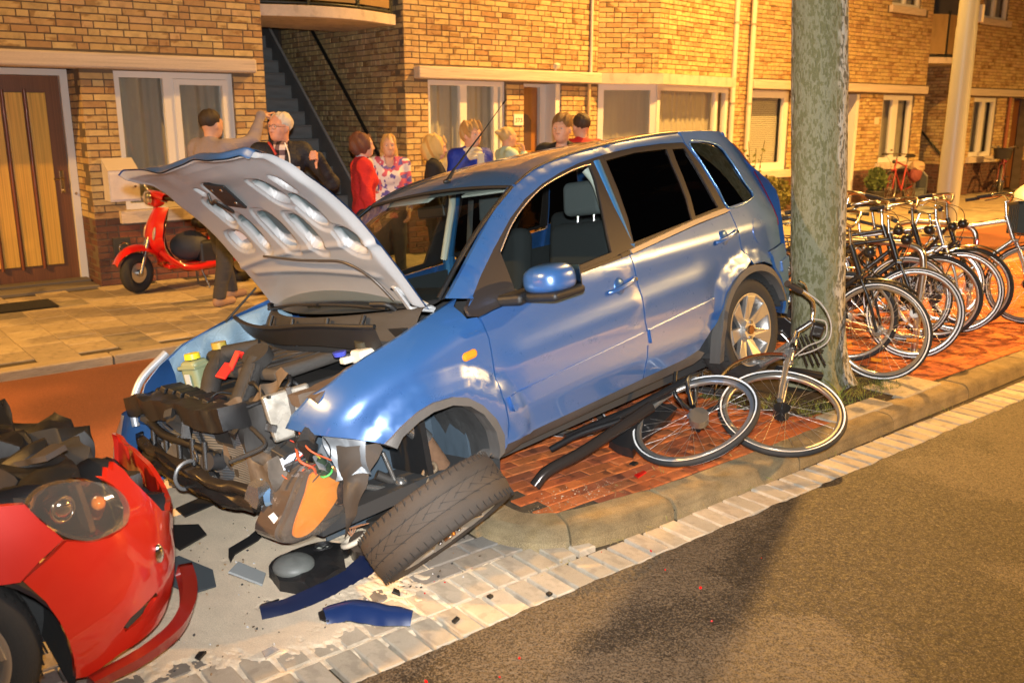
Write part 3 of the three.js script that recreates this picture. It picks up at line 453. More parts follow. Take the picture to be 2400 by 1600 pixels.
  mesh('door_frame', [bx(9.0, 9.10, 0.07, 2.29, zd - 0.07, zd + 0.02), bx(8.42, 9.0, 2.245, 2.29, zd - 0.07, zd + 0.02), bx(9.10, 9.188, 0.07, 2.29, zd - 0.05, FZ - 0.03)], whiteM, h);
  const cv = document.createElement('canvas'); cv.width = 128; cv.height = 116; const cx = cv.getContext('2d'); cx.fillStyle = '#efe6d6'; cx.fillRect(0, 0, 128, 116); cx.fillStyle = '#5b4530'; cx.font = 'bold 66px sans-serif'; cx.textAlign = 'center'; cx.textBaseline = 'middle'; cx.fillText('373', 64, 62); const ct = new THREE.CanvasTexture(cv); ct.colorSpace = THREE.SRGBColorSpace;
  const np = mesh('number_plate', [rbox(0.17, 0.155, 0.012, 0.003, 8.375, 1.785, FZ + 0.010)], mat([0.8, 0.76, 0.68], 0.4), h); { const g = new THREE.PlaneGeometry(0.155, 0.14).translate(8.375, 1.785, FZ + 0.0175); mesh('number', g, mat(0xffffff, 0.5, 0, { map: ct }), np); }
  mesh('drainpipe', [rod([9.735, 2.46, FZ + 0.03], [9.735, 6.3, FZ + 0.03], 0.022)], mat([0.62, 0.58, 0.52], 0.5), h);
  mesh('drainpipe', [rod([9.70, 0.07, FZ + 0.04], [9.70, 2.30, FZ + 0.04], 0.026)], mat([0.55, 0.4, 0.2], 0.5), h);
  mesh('security_light', [xf(rbox(0.10, 0.07, 0.06, 0.01), { p: [9.02, 2.53, FZ + 0.08], r: [0.4, 0.3, 0] }), rod([9.02, 2.455, FZ + 0.05], [9.02, 2.52, FZ + 0.06], 0.012)], mat([0.6, 0.58, 0.52], 0.5), h);
  for (const x of [12.98, 13.44]) { const p = mesh('drainpipe', [rod([x, 0.07, FZ + 0.10], [x, 6.3, FZ + 0.10], 0.045, 0.045, 14)], mat([0.62, 0.55, 0.45], 0.5), h); for (const y of [1.1, 2.05, 3.35]) mesh('pipe_clamp', [xf(cyl(0.052, 0.052, 0.03, 14), { p: [x, y, FZ + 0.10] }), bx(x - 0.01, x + 0.01, y - 0.012, y + 0.012, FZ + 0.002, FZ + 0.07)], mat([0.3, 0.26, 0.2], 0.5), p); }
}
// --- further house
{
  const h = thing('brick_house', 'yellow brick house with a blind in its window and a black door behind the tree', 'house', [0, 0, 0]);
  const O = [[13.56, 14.8, 0.88, 2.29], [16.3, 17.1, 0.05, 2.27], [17.95, 19.2, 0.90, 2.27], [17.95, 19.1, 3.98, 5.2]];
  mesh('wall', wallSlab(13.56, 19.6, 0, 6.4, FZ - 0.007, 0.22, O), mortarM, h);
  const cells = []; brickFace(cells, [0, FZ], 0, 13.57, 19.6, 0.06, 4.7, [...O, [13.5, 14.9, 0.72, 0.89], [17.85, 19.3, 0.74, 0.91], [13.5, 19.6, 2.30, 2.46], [17.8, 19.4, 3.84, 3.99]]);
  finishBricks(h, cells);
  mesh('lintel', [rbox(6.0, 0.155, 0.16, 0.015, 16.58, 2.38, FZ + 0.0)], trimM, h);
  const w = windowAt(h, 13.57, 14.8, 0.885, 2.286, { t: 0.13, curt: null }); for (let y = 0.98, i = 0; y < 2.16; y += 0.034, i++) mesh('blind_slat', xf(box(0.98, 0.03, 0.003), { p: [14.185, y, FZ - 0.2], r: [-0.5, 0, 0] }), mat([0.75, 0.70, 0.58], 0.6), w);
  windowAt(h, 17.95, 19.2, 0.905, 2.266, { mull: [[18.43, 18.64]], curt: curtM, t: 0.10 }); windowAt(h, 17.95, 19.1, 3.985, 5.19, { mull: [[18.5, 18.58]], curt: curtM });
  const zd = FZ - 0.2; mesh('door', [bx(16.36, 17.0, 0.08, 1.95, zd - 0.06, zd - 0.02)], mat([0.012, 0.012, 0.014], 0.25, 0, { clearcoat: 1 }), h);
  mesh('door_frame', [bx(17.0, 17.1, 0.07, 2.26, zd - 0.07, FZ - 0.02), bx(16.3, 17.0, 1.95, 2.02, zd - 0.07, zd + 0.02), bx(16.3, 17.0, 2.2, 2.26, zd - 0.07, zd + 0.02)], whiteM, h); mesh('fanlight', bx(16.36, 17.0, 2.02, 2.2, zd - 0.05, zd - 0.045), mat([0.04, 0.04, 0.05], 0.06), h);
  mesh('number_plate', [rbox(0.16, 0.14, 0.012, 0.003, 17.75, 1.75, FZ + 0.012)], mat([0.7, 0.62, 0.45], 0.5), h);
}
stairPorch('open stairs with black handrail behind the street lamp pole', 19.6, 21.1, 20.6, false);
{
  const h = thing('brick_house', 'orange brick house beyond the street lamp pole', 'house', [0, 0, 0]);
  const O = [[21.85, 23.05, 0.92, 2.27], [21.8, 23.05, 3.98, 5.2], [23.9, 24.8, 0.05, 2.27]];
  mesh('wall', wallSlab(21.1, 34, 0, 6.4, FZ - 0.007, 0.22, O), mortarM, h);
  const cells = []; brickFace(cells, [0, FZ], 0, 21.1, 28, 0.06, 4.9, [...O, [21.75, 23.15, 0.76, 0.93], [21.1, 28, 2.30, 2.46], [21.65, 23.3, 3.84, 3.99]]);
  finishBricks(h, cells);
  mesh('lintel', [rbox(8.6, 0.155, 0.14, 0.015, 25.45, 2.38, FZ + 0.0)], trimM, h);
  windowAt(h, 21.85, 23.05, 0.925, 2.266, { mull: [[22.38, 22.55]], curt: curtM, t: 0.10 }); windowAt(h, 21.8, 23.05, 3.985, 5.19, { mull: [[22.4, 22.5]], curt: curtM });
  mesh('door', bx(23.9, 24.8, 0.08, 2.25, FZ - 0.3, FZ - 0.25), mat([0.2, 0.08, 0.03], 0.4), h);
  mesh('drainpipe', [rod([23.55, 0.07, FZ + 0.06], [23.55, 2.28, FZ + 0.06], 0.04)], mat([0.30, 0.10, 0.04], 0.5), h);
}
// ---------------------------------------------------------------- blue car (axes of the car: x to the rear, y up, z to its left side)
const flake = tex(256, (u, v) => 0.5 + 0.5 * (hash(Math.floor(u * 256), Math.floor(v * 256), 12) - 0.5));
const paint = mat([0.040, 0.14, 0.40], 0.30, 0.38, { ior: 2.2, clearcoat: 1, clearcoatRoughness: 0.035, roughnessMap: rep(tone(0.85, 1.1, 14), 3) });
const dustPaint = mat([0.05, 0.16, 0.42], 0.36, 0.3, { ior: 2.0, clearcoat: 0.9, clearcoatRoughness: 0.10, roughnessMap: rep(T.mottle, 2) });
const plastic = mat([0.013, 0.013, 0.0135], 0.45, 0, { bumpMap: rep(T.grain, 8), bumpScale: 0.0006 });
const dustyPlastic = mat([0.032, 0.029, 0.026], 0.65, 0, { map: rep(T.mottle, 2), bumpMap: rep(T.grain, 6), bumpScale: 0.0015 });
const trimGrey = mat([0.10, 0.095, 0.09], 0.55, 0, { map: rep(T.mottle, 2), bumpMap: rep(T.grain, 10), bumpScale: 0.0006 });
const glossBlack = mat([0.008, 0.008, 0.009], 0.12, 0, { clearcoat: 1, clearcoatRoughness: 0.03 });
const satinBlack = mat([0.030, 0.024, 0.022], 0.3, 0);
const rubberM = mat([0.028, 0.027, 0.026], 0.78, 0, { bumpMap: rep(T.grain, 4), bumpScale: 0.0015, map: rep(T.mottle, 1) });
const alloy = mat([0.62, 0.61, 0.59], 0.32, 0.85), chrome = mat([0.75, 0.75, 0.74], 0.12, 1), steel = mat([0.34, 0.33, 0.31], 0.45, 0.8, { roughnessMap: T.scuff }), rust = mat([0.20, 0.11, 0.06], 0.85, 0.2, { map: rep(T.mottle, 3), bumpMap: rep(T.grain, 5), bumpScale: 0.002 }), castIron = mat([0.055, 0.05, 0.045], 0.65, 0.4, { map: rep(T.mottle, 3) });
const primer = mat([0.31, 0.31, 0.31], 0.5, 0.12, { map: rep(tone(0.86, 1.06, 51), 1.5) });
const primerBlue = mat([0.24, 0.36, 0.46], 0.5, 0.25, { roughnessMap: rep(T.scuff, 2) });
const clearGlass = mat([0.70, 0.76, 0.74], 0.02, 0, { transmission: 1, thickness: 0, ior: 1.52 }), darkGlass = mat([0.035, 0.04, 0.04], 0.02, 0, { transmission: 1, thickness: 0, ior: 1.52 });
const cloth = mat([0.035, 0.038, 0.042], 0.95, 0, { bumpMap: rep(T.grit, 6), bumpScale: 0.002 }), clothGrey = mat([0.10, 0.11, 0.115], 0.95), cream = mat([0.62, 0.62, 0.56], 0.8);
const amber = mat([0.85, 0.26, 0.02], 0.08, 0, { clearcoat: 1 }), redLens = mat([0.55, 0.01, 0.01], 0.1, 0, { clearcoat: 1 });
const smokedLens = mat([0.62, 0.55, 0.48], 0.03, 0, { transmission: 0.86, thickness: 0, ior: 1.52 });

const car = thing('blue_car', 'wrecked blue hatchback with raised bonnet, rear wheel resting on crushed bicycles', 'car', [1.941, -0.007, -3.763]);
car.rotation.set(-0.148, 0.099, 0.072, 'YZX'); car.updateMatrixWorld();
const fTop = [[-0.44, 0.57], [-0.42, 0.62], [-0.36, 0.69], [-0.298, 0.722], [-0.223, 0.763], [-0.132, 0.797], [-0.008, 0.831], [0.121, 0.867], [0.255, 0.902], [0.391, 0.934]];
const pw = (A, x) => { if (x <= A[0][0]) return A[0][1]; for (let i = 1; i < A.length; i++) if (x <= A[i][0]) return lerp(A[i - 1][1], A[i][1], (x - A[i - 1][0]) / (A[i][0] - A[i - 1][0])); return A[A.length - 1][1]; };
function zs(x, y) {
  let z = y < 0.9 ? 0.822 - 0.10 * Math.max(0, (y - 0.62)) ** 1.5 : 0.822 - (y - 0.9) * 0.42 - 0.0148;
  if (y < 0.42) z -= 0.5 * (0.42 - y) ** 2 * 1.6;
  if (x < 0.1) z -= 0.13 * ((0.1 - x) / 0.55) ** 2; if (x > 2.6) z -= 0.14 * ((x - 2.6) / 0.6) ** 2;
  const r1 = Math.hypot((x - 0.115) * 1.0, y - 0.2), r2 = Math.hypot(x - 2.485, y - 0.305);
  z += 0.020 * sst(0.475, 0.455, r1) + 0.012 * sst(0.415, 0.400, r1); z += 0.022 * sst(0.455, 0.435, r2) + 0.008 * sst(0.40, 0.385, r2);
  if (x > 0.42 && x < 2.2) { const yc = 0.60 + 0.055 * x; z += 0.013 * sst(yc + 0.10, yc - 0.02, y) * sst(0.42, 0.6, x) * sst(2.2, 2.0, x); z -= 0.008 * sst(0.40, 0.34, y); }
  return z;
}
function zFender(x, y) { const d = pw(fTop, x) - y; let z = zs(x, y); if (d < 0.14) z -= 0.115 * (1 - Math.max(0, d) / 0.14) ** 2; if (x < -0.25) z -= 0.10 * ((-0.25 - x) / 0.19) ** 2; z += 0.006 * (vnoise(x * 11 + 40, y * 11 + 40, 512, 3) - 0.5) * sst(0.2, -0.3, x); return z; }
const side = (f, off = 0) => (x, y, d) => [x, y, f(x, y) + off - d];
const shrink = (P, k = 0.9955) => { let cx = 0, cy = 0; for (const p of P) { cx += p[0]; cy += p[1]; } cx /= P.length; cy /= P.length; return P.map((p) => [cx + (p[0] - cx) * k, cy + (p[1] - cy) * k]); };
const both = (name, g, m, parent = car) => { if (Array.isArray(g)) g = join(g); const a = mesh(name, g, m, parent); const b = mesh(name, mirrorZ(g), m, parent); return [a, b]; };
const archOut = [[-0.204, 0.464], [-0.137, 0.513], [-0.048, 0.554], [0.03, 0.571], [0.134, 0.566], [0.212, 0.541], [0.286, 0.486], [0.349, 0.405], [0.386, 0.32], [0.388, 0.235]];
const archIn = [[-0.167, 0.435], [-0.135, 0.474], [-0.056, 0.513], [0.022, 0.534], [0.126, 0.533], [0.216, 0.502], [0.283, 0.446], [0.338, 0.351], [0.358, 0.254], [0.352, 0.215]];
const fender = [...[...fTop].reverse(), [-0.411, 0.55], [-0.303, 0.51], ...archOut, [0.411, 0.253], [0.43, 0.343], [0.421, 0.415], [0.412, 0.565], [0.416, 0.678], [0.417, 0.75], [0.395, 0.849], [0.345, 0.853], [0.341, 0.909]];
mesh('front_fender', sheet(shrink(fender, 0.997), side(zFender), { step: 0.032, flange: 0.018 }), paint, car);
{ // right fender, mostly seen from inside: upright part carries the inner wing
  const o = [...[...fTop].reverse().map((p) => [p[0], p[1]]), [-0.55, 0.60], [-0.62, 0.55], [-0.5, 0.48], [-0.3, 0.48], ...archOut, [0.43, 0.343], [0.417, 0.75], [0.395, 0.849], [0.341, 0.909]];
  const full = [[0.391, 0.985], [0.238, 0.985], [-0.028, 0.93], [-0.32, 0.862], [-0.46, 0.79], [-0.552, 0.717], [-0.61, 0.63], [-0.635, 0.558], [-0.5, 0.47], [-0.3, 0.46], ...archOut, [0.43, 0.343], [0.417, 0.75]];
  mesh('front_fender', mirrorZ(sheet(full, (x, y, d) => [x, y, 0.775 - 0.13 * Math.max(0, (0.1 - x) / 0.6) ** 2 - 0.11 * sst(0.78, 0.98, y + 0.16 * Math.max(0, -x)) - d], { step: 0.06, flange: 0.012 })), paint, car);
  mesh('inner_wing', [grid(24, 6, (u, v) => { const x = lerp(0.30, -0.40, u), yt = pw([[-0.635, 0.558], [-0.552, 0.717], [-0.32, 0.862], [-0.028, 0.925], [0.3, 0.975]], x); return [x, yt - 0.006 - v * (v < 0.2 ? 0.05 : 0.22), -0.665 + (v > 0.25 ? 0.05 : 0.16 * v) + 0.012 * Math.sin(u * 26) * (v > 0.3 ? 1 : 0)]; })], primerBlue, car);
  mesh('headlamp_surround', [tube([[-0.40, 0.835, -0.655], [-0.55, 0.73, -0.665], [-0.615, 0.62, -0.655], [-0.63, 0.53, -0.635]], 0.02, 24, 8).scale(1, 1, 1)], mat([0.55, 0.58, 0.62], 0.3, 0.4, { clearcoat: 1 }), car);
  mesh('bumper_corner', [jitter(grid(14, 14, (u, v) => { const a = lerp(-0.2, 1.35, u), y = lerp(0.62, 0.20, v), bul = 0.05 * Math.sin(v * 3); return [-0.42 - (0.30 + bul) * Math.sin(a + 0.2) - 0.05 * v, y, -0.42 - (0.30 + bul) * Math.cos(a)]; }), 0.02, 8, 4)], dustPaint, car);
}
// side frame: pillar and roof rail in one pressing
const gut = [[0.274, 0.957], [0.411, 1.051], [0.568, 1.159], [0.758, 1.287], [0.903, 1.37], [1.001, 1.408], [1.115, 1.443], [1.312, 1.478], [1.448, 1.489], [1.61, 1.502], [1.771, 1.51], [2.036, 1.519], [2.312, 1.517]];
const frmOut = [[0.345, 0.905], [0.486, 1.018], [0.62, 1.113], [0.8, 1.231], [0.942, 1.304], [1.103, 1.361], [1.26, 1.401], [1.416, 1.43], [1.558, 1.446], [1.694, 1.458], [1.909, 1.466], [2.13, 1.464], [2.356, 1.451]];
const zRail = (x, y) => { const yt = pw(gut, x), d = yt - y; return zs(x, y) - (d < 0.03 ? 0.022 * (1 - d / 0.03) ** 2 : 0); };
both('side_frame', sheet([[0.391, 0.932], ...[...gut].map((p) => p), [2.36, 1.516], ...[...frmOut].reverse()], side(zRail), { step: 0.03, flange: 0.02 }), paint);
const quarterHole = [[2.475, 1.042], [2.748, 1.054], [2.788, 1.064], [2.801, 1.088], [2.768, 1.157], [2.736, 1.279], [2.701, 1.369], [2.663, 1.403], [2.588, 1.429], [2.405, 1.444], [2.43, 1.319], [2.46, 1.16]];
const quarter = [[2.364, 1.516], [2.548, 1.505], [2.771, 1.483], [2.83, 1.427], [2.915, 1.352], [2.988, 1.244], [3.022, 1.106], [3.023, 0.978], [3.0, 0.90], [2.99, 0.80], [2.985, 0.75], [2.75, 0.733], [2.785, 0.695], [2.742, 0.648], [2.645, 0.687], [2.524, 0.693], [2.503, 0.725], [2.503, 0.748], [2.461, 0.796], [2.465, 0.928], [2.471, 1.03], [2.452, 1.161], [2.421, 1.319], [2.364, 1.445]];
both('rear_quarter_panel', sheet(quarter, side(zs), { holes: [quarterHole], step: 0.034, flange: 0.018 }), paint);
both('quarter_window', sheet(shrink(quarterHole, 0.99), side(zs, -0.006), { step: 0.06 }), darkGlass);
mesh('window_seal', [tube(quarterHole.map((p) => [p[0], p[1], zs(p[0], p[1]) + 0.001]), 0.005, 80, 6, true)], mat([0.10, 0.22, 0.42], 0.2, 0.5, { clearcoat: 1 }), car);
// doors
const fdoor = [[0.424, 0.75], [0.423, 0.678], [0.419, 0.565], [0.428, 0.415], [0.437, 0.343], [0.42, 0.262], [0.9, 0.276], [1.42, 0.292], [1.468, 0.463], [1.477, 0.537], [1.47, 0.585], [1.479, 0.712], [1.472, 0.813], [1.467, 0.932], [1.40, 0.928], [0.884, 0.90], [0.47, 0.858], [0.402, 0.845]];
const rdoor = [[1.482, 0.813], [1.489, 0.712], [1.480, 0.585], [1.487, 0.537], [1.478, 0.463], [1.43, 0.293], [1.79, 0.303], [1.93, 0.322], [2.03, 0.40], [2.138, 0.492], [2.27, 0.592], [2.399, 0.66], [2.493, 0.715], [2.497, 0.745], [2.452, 0.796], [2.456, 0.928], [2.462, 1.015], [2.42, 1.012], [2.109, 0.99], [1.556, 0.938], [1.477, 0.932]];
const mirrorsides = [];
function door(name, o, sgn) {
  const g = sheet(o, side(zs), { step: 0.036, flange: 0.022 }); const d = mesh(name, sgn > 0 ? g : mirrorZ(g), paint, car); return d;
}
const fd = door('front_door', fdoor, 1), rd = door('rear_door', rdoor, 1); door('front_door', fdoor, -1); door('rear_door', rdoor, -1);
const gF = [[0.655, 1.095], [0.801, 1.206], [0.946, 1.284], [1.092, 1.342], [1.246, 1.379], [1.4, 1.405], [1.5, 1.412], [1.489, 1.33], [1.446, 1.201], [1.388, 1.052], [1.36, 0.968], [1.25, 0.96], [0.884, 0.93], [0.64, 0.912]];
const gR = [[1.628, 1.423], [1.615, 1.258], [1.587, 1.108], [1.545, 0.982], [2.105, 1.022], [2.148, 1.143], [2.163, 1.255], [2.169, 1.359], [2.18, 1.433], [1.89, 1.44]], gS = [[2.224, 1.429], [2.343, 1.422], [2.368, 1.307], [2.384, 1.181], [2.391, 1.048], [2.139, 1.03], [2.18, 1.143], [2.2, 1.255], [2.21, 1.359]];
const fF = [[0.345, 0.862], [0.335, 0.90], ...frmOut.slice(1, 9), [1.625, 1.452], [1.612, 1.258], [1.583, 1.108], [1.54, 0.965], [1.47, 0.945], [1.39, 0.934], [0.884, 0.908], [0.47, 0.862], [0.395, 0.85]];
const fR = [[1.628, 1.453], [1.909, 1.464], [2.13, 1.462], [2.356, 1.449], [2.413, 1.319], [2.444, 1.161], [2.459, 1.036], [2.42, 1.03], [2.109, 1.01], [1.556, 0.955], [1.544, 0.968], [1.586, 1.108], [1.614, 1.258]];
both('window_frame', sheet(fF, side(zs, -0.004), { holes: [gF], step: 0.04, flange: 0.02 }), satinBlack); both('window_frame', sheet(fR, side(zs, -0.004), { holes: [shrink(gR, 0.985), shrink(gS, 0.97)], step: 0.04, flange: 0.02 }), satinBlack);
both('side_window', sheet(gF, side(zs, -0.014), { step: 0.07 }), clearGlass); both('side_window', sheet(gR, side(zs, -0.014), { step: 0.07 }), darkGlass); both('side_window', sheet(gS, side(zs, -0.014), { step: 0.07 }), darkGlass);
mesh('glass_seal', [tube([...gF.slice(0, 7)].map((p) => [p[0], p[1] + 0.002, zs(p[0], p[1]) - 0.001]), 0.004, 40, 6)], mat([0.5, 0.42, 0.36], 0.2, 0.6), car);
{ // belt mouldings
  const strip = (a, b, c, d, m, dd) => mesh('belt_moulding', sheet([a, b, c, d], side(zs, 0.010), { step: 0.04, flange: 0.012 }), m, dd);
  strip([1.40, 0.931], [1.47, 0.937], [1.478, 0.957], [1.40, 0.950], satinBlack, fd); strip([0.90, 0.904], [1.395, 0.930], [1.395, 0.945], [0.90, 0.921], satinBlack, fd);
  mesh('belt_moulding', sheet([[1.487, 0.938], [1.556, 0.944], [2.109, 0.998], [2.42, 1.018], [2.466, 1.026], [2.42, 1.044], [2.109, 1.022], [1.556, 0.966], [1.487, 0.958]], side(zs, 0.010), { step: 0.04, flange: 0.014 }), mat([0.50, 0.45, 0.40], 0.25, 0.7), rd);
  const mold = (P, d) => mesh('side_moulding', sheet(P, (x, y, q) => [x, y, zs(x, y) + 0.013 - q * 1.0], { step: 0.03, flange: 0.016 }), paint, d);
  mold([[0.456, 0.474], [1.464, 0.535], [1.462, 0.464], [0.466, 0.404]], fd); mold([[1.49, 0.538], [2.10, 0.578], [2.07, 0.505], [1.492, 0.466]], rd);
}
// door handles: a cup and a bowed grip
function handle(d, x, y, sl) {
  const z = zs(x, y), m = V(0.12, 0.0, 0);
  mesh('handle_cup', [xf(sph(0.047, 0, 0, 0, 0.9, 1, 0.32, 20), { p: [x - 0.01, y, z - 0.004] })], mat([0.05, 0.13, 0.32], 0.3, 0.5, { clearcoat: 1 }), d);
  mesh('door_handle', [tube([[x - 0.105, y - 0.012, z + 0.004], [x - 0.085, y - 0.010, z + 0.022], [x - 0.02, y, z + 0.036], [x + 0.06, y + 0.012, z + 0.030], [x + 0.105, y + 0.018, z + 0.008], [x + 0.118, y + 0.02, z - 0.002]], 0.0115, 30, 10).translate(0, 0, 0)], paint, d);
  mesh('keyhole', [xf(cyl(0.009, 0.009, 0.006, 14), { p: [x + 0.102, y + 0.018, z + 0.022], r: [1.57, 0, 0] })], chrome, d);
}
handle(fd, 1.345, 0.795); handle(rd, 2.315, 0.885);
// sills, arches, liners
both('sill', sheet([[0.345, 0.195], [0.345, 0.235], [0.42, 0.262], [0.9, 0.275], [1.43, 0.291], [1.79, 0.302], [1.925, 0.32], [2.0, 0.285], [1.93, 0.235], [1.3, 0.222], [0.55, 0.19], [0.45, 0.17]], (x, y, d) => [x, y, zs(x, y) - 0.012 - 0.9 * Math.max(0, 0.26 - y) - d], { step: 0.05, flange: 0.09 }), trimGrey);
const ring = (A, B) => [...A, ...[...B].reverse()];
both('arch_trim', sheet(ring(archOut, archIn), side(zs, 0.012), { step: 0.022, flange: 0.07 }), trimGrey);
const rOut = [], rIn = []; for (let i = 0; i <= 26; i++) { const a = lerp(3.42, 0.30, i / 26); rOut.push([2.495 + 0.402 * Math.cos(a), 0.300 + 0.390 * Math.sin(a)]); rIn.push([2.495 + 0.362 * Math.cos(a), 0.300 + 0.352 * Math.sin(a)]); }
both('arch_trim', sheet(ring(rOut, rIn), side(zs, 0.012), { step: 0.022, flange: 0.07 }), trimGrey);
const linerM = mat([0.035, 0.037, 0.038], 0.8, 0, { map: rep(T.mottle, 2), bumpMap: rep(T.grain, 3), bumpScale: 0.003 });
both('wheel_liner', [grid(26, 4, (u, v) => { const a = lerp(3.4, 0.2, u); return [2.495 + 0.36 * Math.cos(a), 0.30 + 0.355 * Math.sin(a), lerp(0.80, 0.40, v)]; }), bx(2.13, 2.86, 0.15, 0.66, 0.39, 0.40)], linerM);
mesh('wheel_liner', [jitter(grid(26, 8, (u, v) => { const a = lerp(1.9, -0.25, u); return [0.11 + 0.27 * Math.cos(a) + 0.01 * Math.sin(v * 20), 0.2 + 0.34 * Math.sin(a), lerp(0.80, 0.42, v)]; }), 0.012, 12)], linerM, car);
mesh('inner_arch', [bx(-0.3, 0.42, 0.0, 0.58, 0.36, 0.372), bx(0.36, 0.372, 0.02, 0.5, 0.36, 0.62)], mat([0.05, 0.075, 0.10], 0.7, 0, { map: rep(T.mottle, 2) }), car);
mesh('side_indicator', [xf(new THREE.CapsuleGeometry(0.020, 0.045, 6, 14).rotateZ(Math.PI / 2).scale(1, 1, 0.55), { p: [0.294, 0.704, zs(0.294, 0.704) + 0.002], r: [0, 0, 0.10] })], amber, car);
mesh('fuel_flap', sheet(spline2([[2.72, 0.94], [2.77, 0.86], [2.70, 0.79], [2.63, 0.81], [2.61, 0.88], [2.65, 0.935]], 24, true), side(zs, 0.003), { step: 0.03, flange: 0.008 }), paint, car);
// roof, windscreen, tailgate
const roofY = (x) => pw([...gut.slice(4), [2.548, 1.505], [2.771, 1.483], [2.83, 1.46]], x), gz = (x) => zs(x, roofY(x)) - 0.022;
mesh('roof', grid(40, 30, (u, v) => { const t = v * 2 - 1, x = lerp(0.905 + 0.02 * (1 - t * t), 2.80, u), z = gz(x) * t; return [x, roofY(x) + 0.030 * (1 - t * t) * sst(0, 0.25, u + 0.12) + 0.006 * Math.exp(-(((Math.abs(t) - 0.72) / 0.05) ** 2)) * sst(0.1, 0.2, u) - 0.004, z]; }), paint, car);
both('roof_gutter', [tube([[0.93, 1.378], [1.115, 1.441], [1.448, 1.488], [1.771, 1.509], [2.036, 1.518], [2.312, 1.516], [2.7, 1.49]].map((p) => [p[0], p[1], zs(p[0], p[1]) - 0.014]), 0.006, 50, 6)], satinBlack);
const wsF = (u, v) => { const t = u * 2 - 1, xb = 0.275 - 0.24 * (1 - t * t), yb = 0.955 - 0.01 * (1 - t * t), zb = 0.70 * t, xt = 0.915 + 0.01 * (1 - t * t), yt = 1.368 + 0.03 * (1 - t * t), zt = 0.588 * t; const b = 0.022 * Math.sin(Math.PI * v); return [lerp(xb, xt, v) - b * 0.6, lerp(yb, yt, v) + b, lerp(zb, zt, v)]; };
mesh('windscreen', grid(24, 14, wsF), clearGlass, car);
mesh('windscreen_seal', [tube([0, 0.15, 0.3, 0.5, 0.7, 0.85, 1].map((v) => wsF(1, v)), 0.012, 30, 6), tube([0, 0.15, 0.3, 0.5, 0.7, 0.85, 1].map((v) => wsF(0, v)), 0.012, 30, 6), tube([0, 0.1, 0.25, 0.5, 0.75, 0.9, 1].map((u) => wsF(u, 1)), 0.010, 30, 6)], plastic, car);
mesh('tailgate', grid(12, 12, (u, v) => { const t = u * 2 - 1, y = lerp(1.475, 0.66, v), x = 2.795 + 0.30 * sst(0, 0.55, v) + 0.05 * v, hw = lerp(0.56, 0.70, sst(0, 0.6, v)); return [x + 0.05 * (1 - t * t), y + 0.02 * (1 - t * t) * (1 - v), hw * t]; }), paint, car);
mesh('rear_window', grid(10, 6, (u, v) => { const t = u * 2 - 1, y = lerp(1.43, 1.02, v), x = 2.795 + 0.30 * sst(0, 0.55, (1.475 - y) / 0.815) + 0.05 * (1.475 - y) / 0.815; return [x + 0.05 * (1 - t * t) + 0.012, y, lerp(0.47, 0.56, v) * t]; }), darkGlass, car);
both('tail_lamp', [grid(6, 14, (u, v) => { const y = lerp(1.40, 0.86, v), xx = pw([[0.86, 2.995], [0.978, 3.03], [1.106, 3.03], [1.244, 2.996], [1.352, 2.925], [1.41, 2.86]], y); return [xx + 0.045 * Math.sin(u * 1.5), y, zs(xx, y) + 0.004 - 0.09 * u]; })], redLens);
both('rear_bumper', [sheet([[2.755, 0.728], [2.985, 0.743], [3.035, 0.735], [3.075, 0.60], [3.03, 0.42], [2.93, 0.30], [2.81, 0.335], [2.87, 0.40], [2.885, 0.504], [2.81, 0.62], [2.79, 0.69]], side(zs, 0.010), { step: 0.045, flange: 0.02 })], dustPaint);
mesh('rear_bumper', [grid(24, 10, (u, v) => { const t = u * 2 - 1, y = lerp(0.735, 0.30, v), a = Math.abs(t); return [3.20 - 0.155 * Math.pow(a, 4) - 0.10 * v * v + 0.03 * Math.sin(v * 3.1), y, 0.735 * Math.sign(t) * Math.pow(a, 0.85)]; })], dustPaint, car);
mesh('reflector', [rbox(0.02, 0.05, 0.11, 0.006, 3.13, 0.52, 0.62)], redLens, car);
both('bumper_guard', [xf(rbox(0.16, 0.07, 0.02, 0.008), { p: [2.98, 0.615, zs(2.98, 0.615) + 0.012], r: [0, 0.25, 0.06] })], dustPaint);
mesh('antenna', [rod([1.003, 1.445, 0.02], [1.06, 1.50, 0.02], 0.012, 0.008), rod([1.06, 1.50, 0.02], [1.30, 1.67, 0.02], 0.0055, 0.0045), rod([1.30, 1.67, 0.02], [1.49, 1.815, 0.02], 0.003, 0.002), rod([1.49, 1.815, 0.02], [1.517, 1.833, 0.02], 0.005), sph(0.018, 0.998, 1.444, 0.02, 1.4, 0.7, 1)], plastic, car);
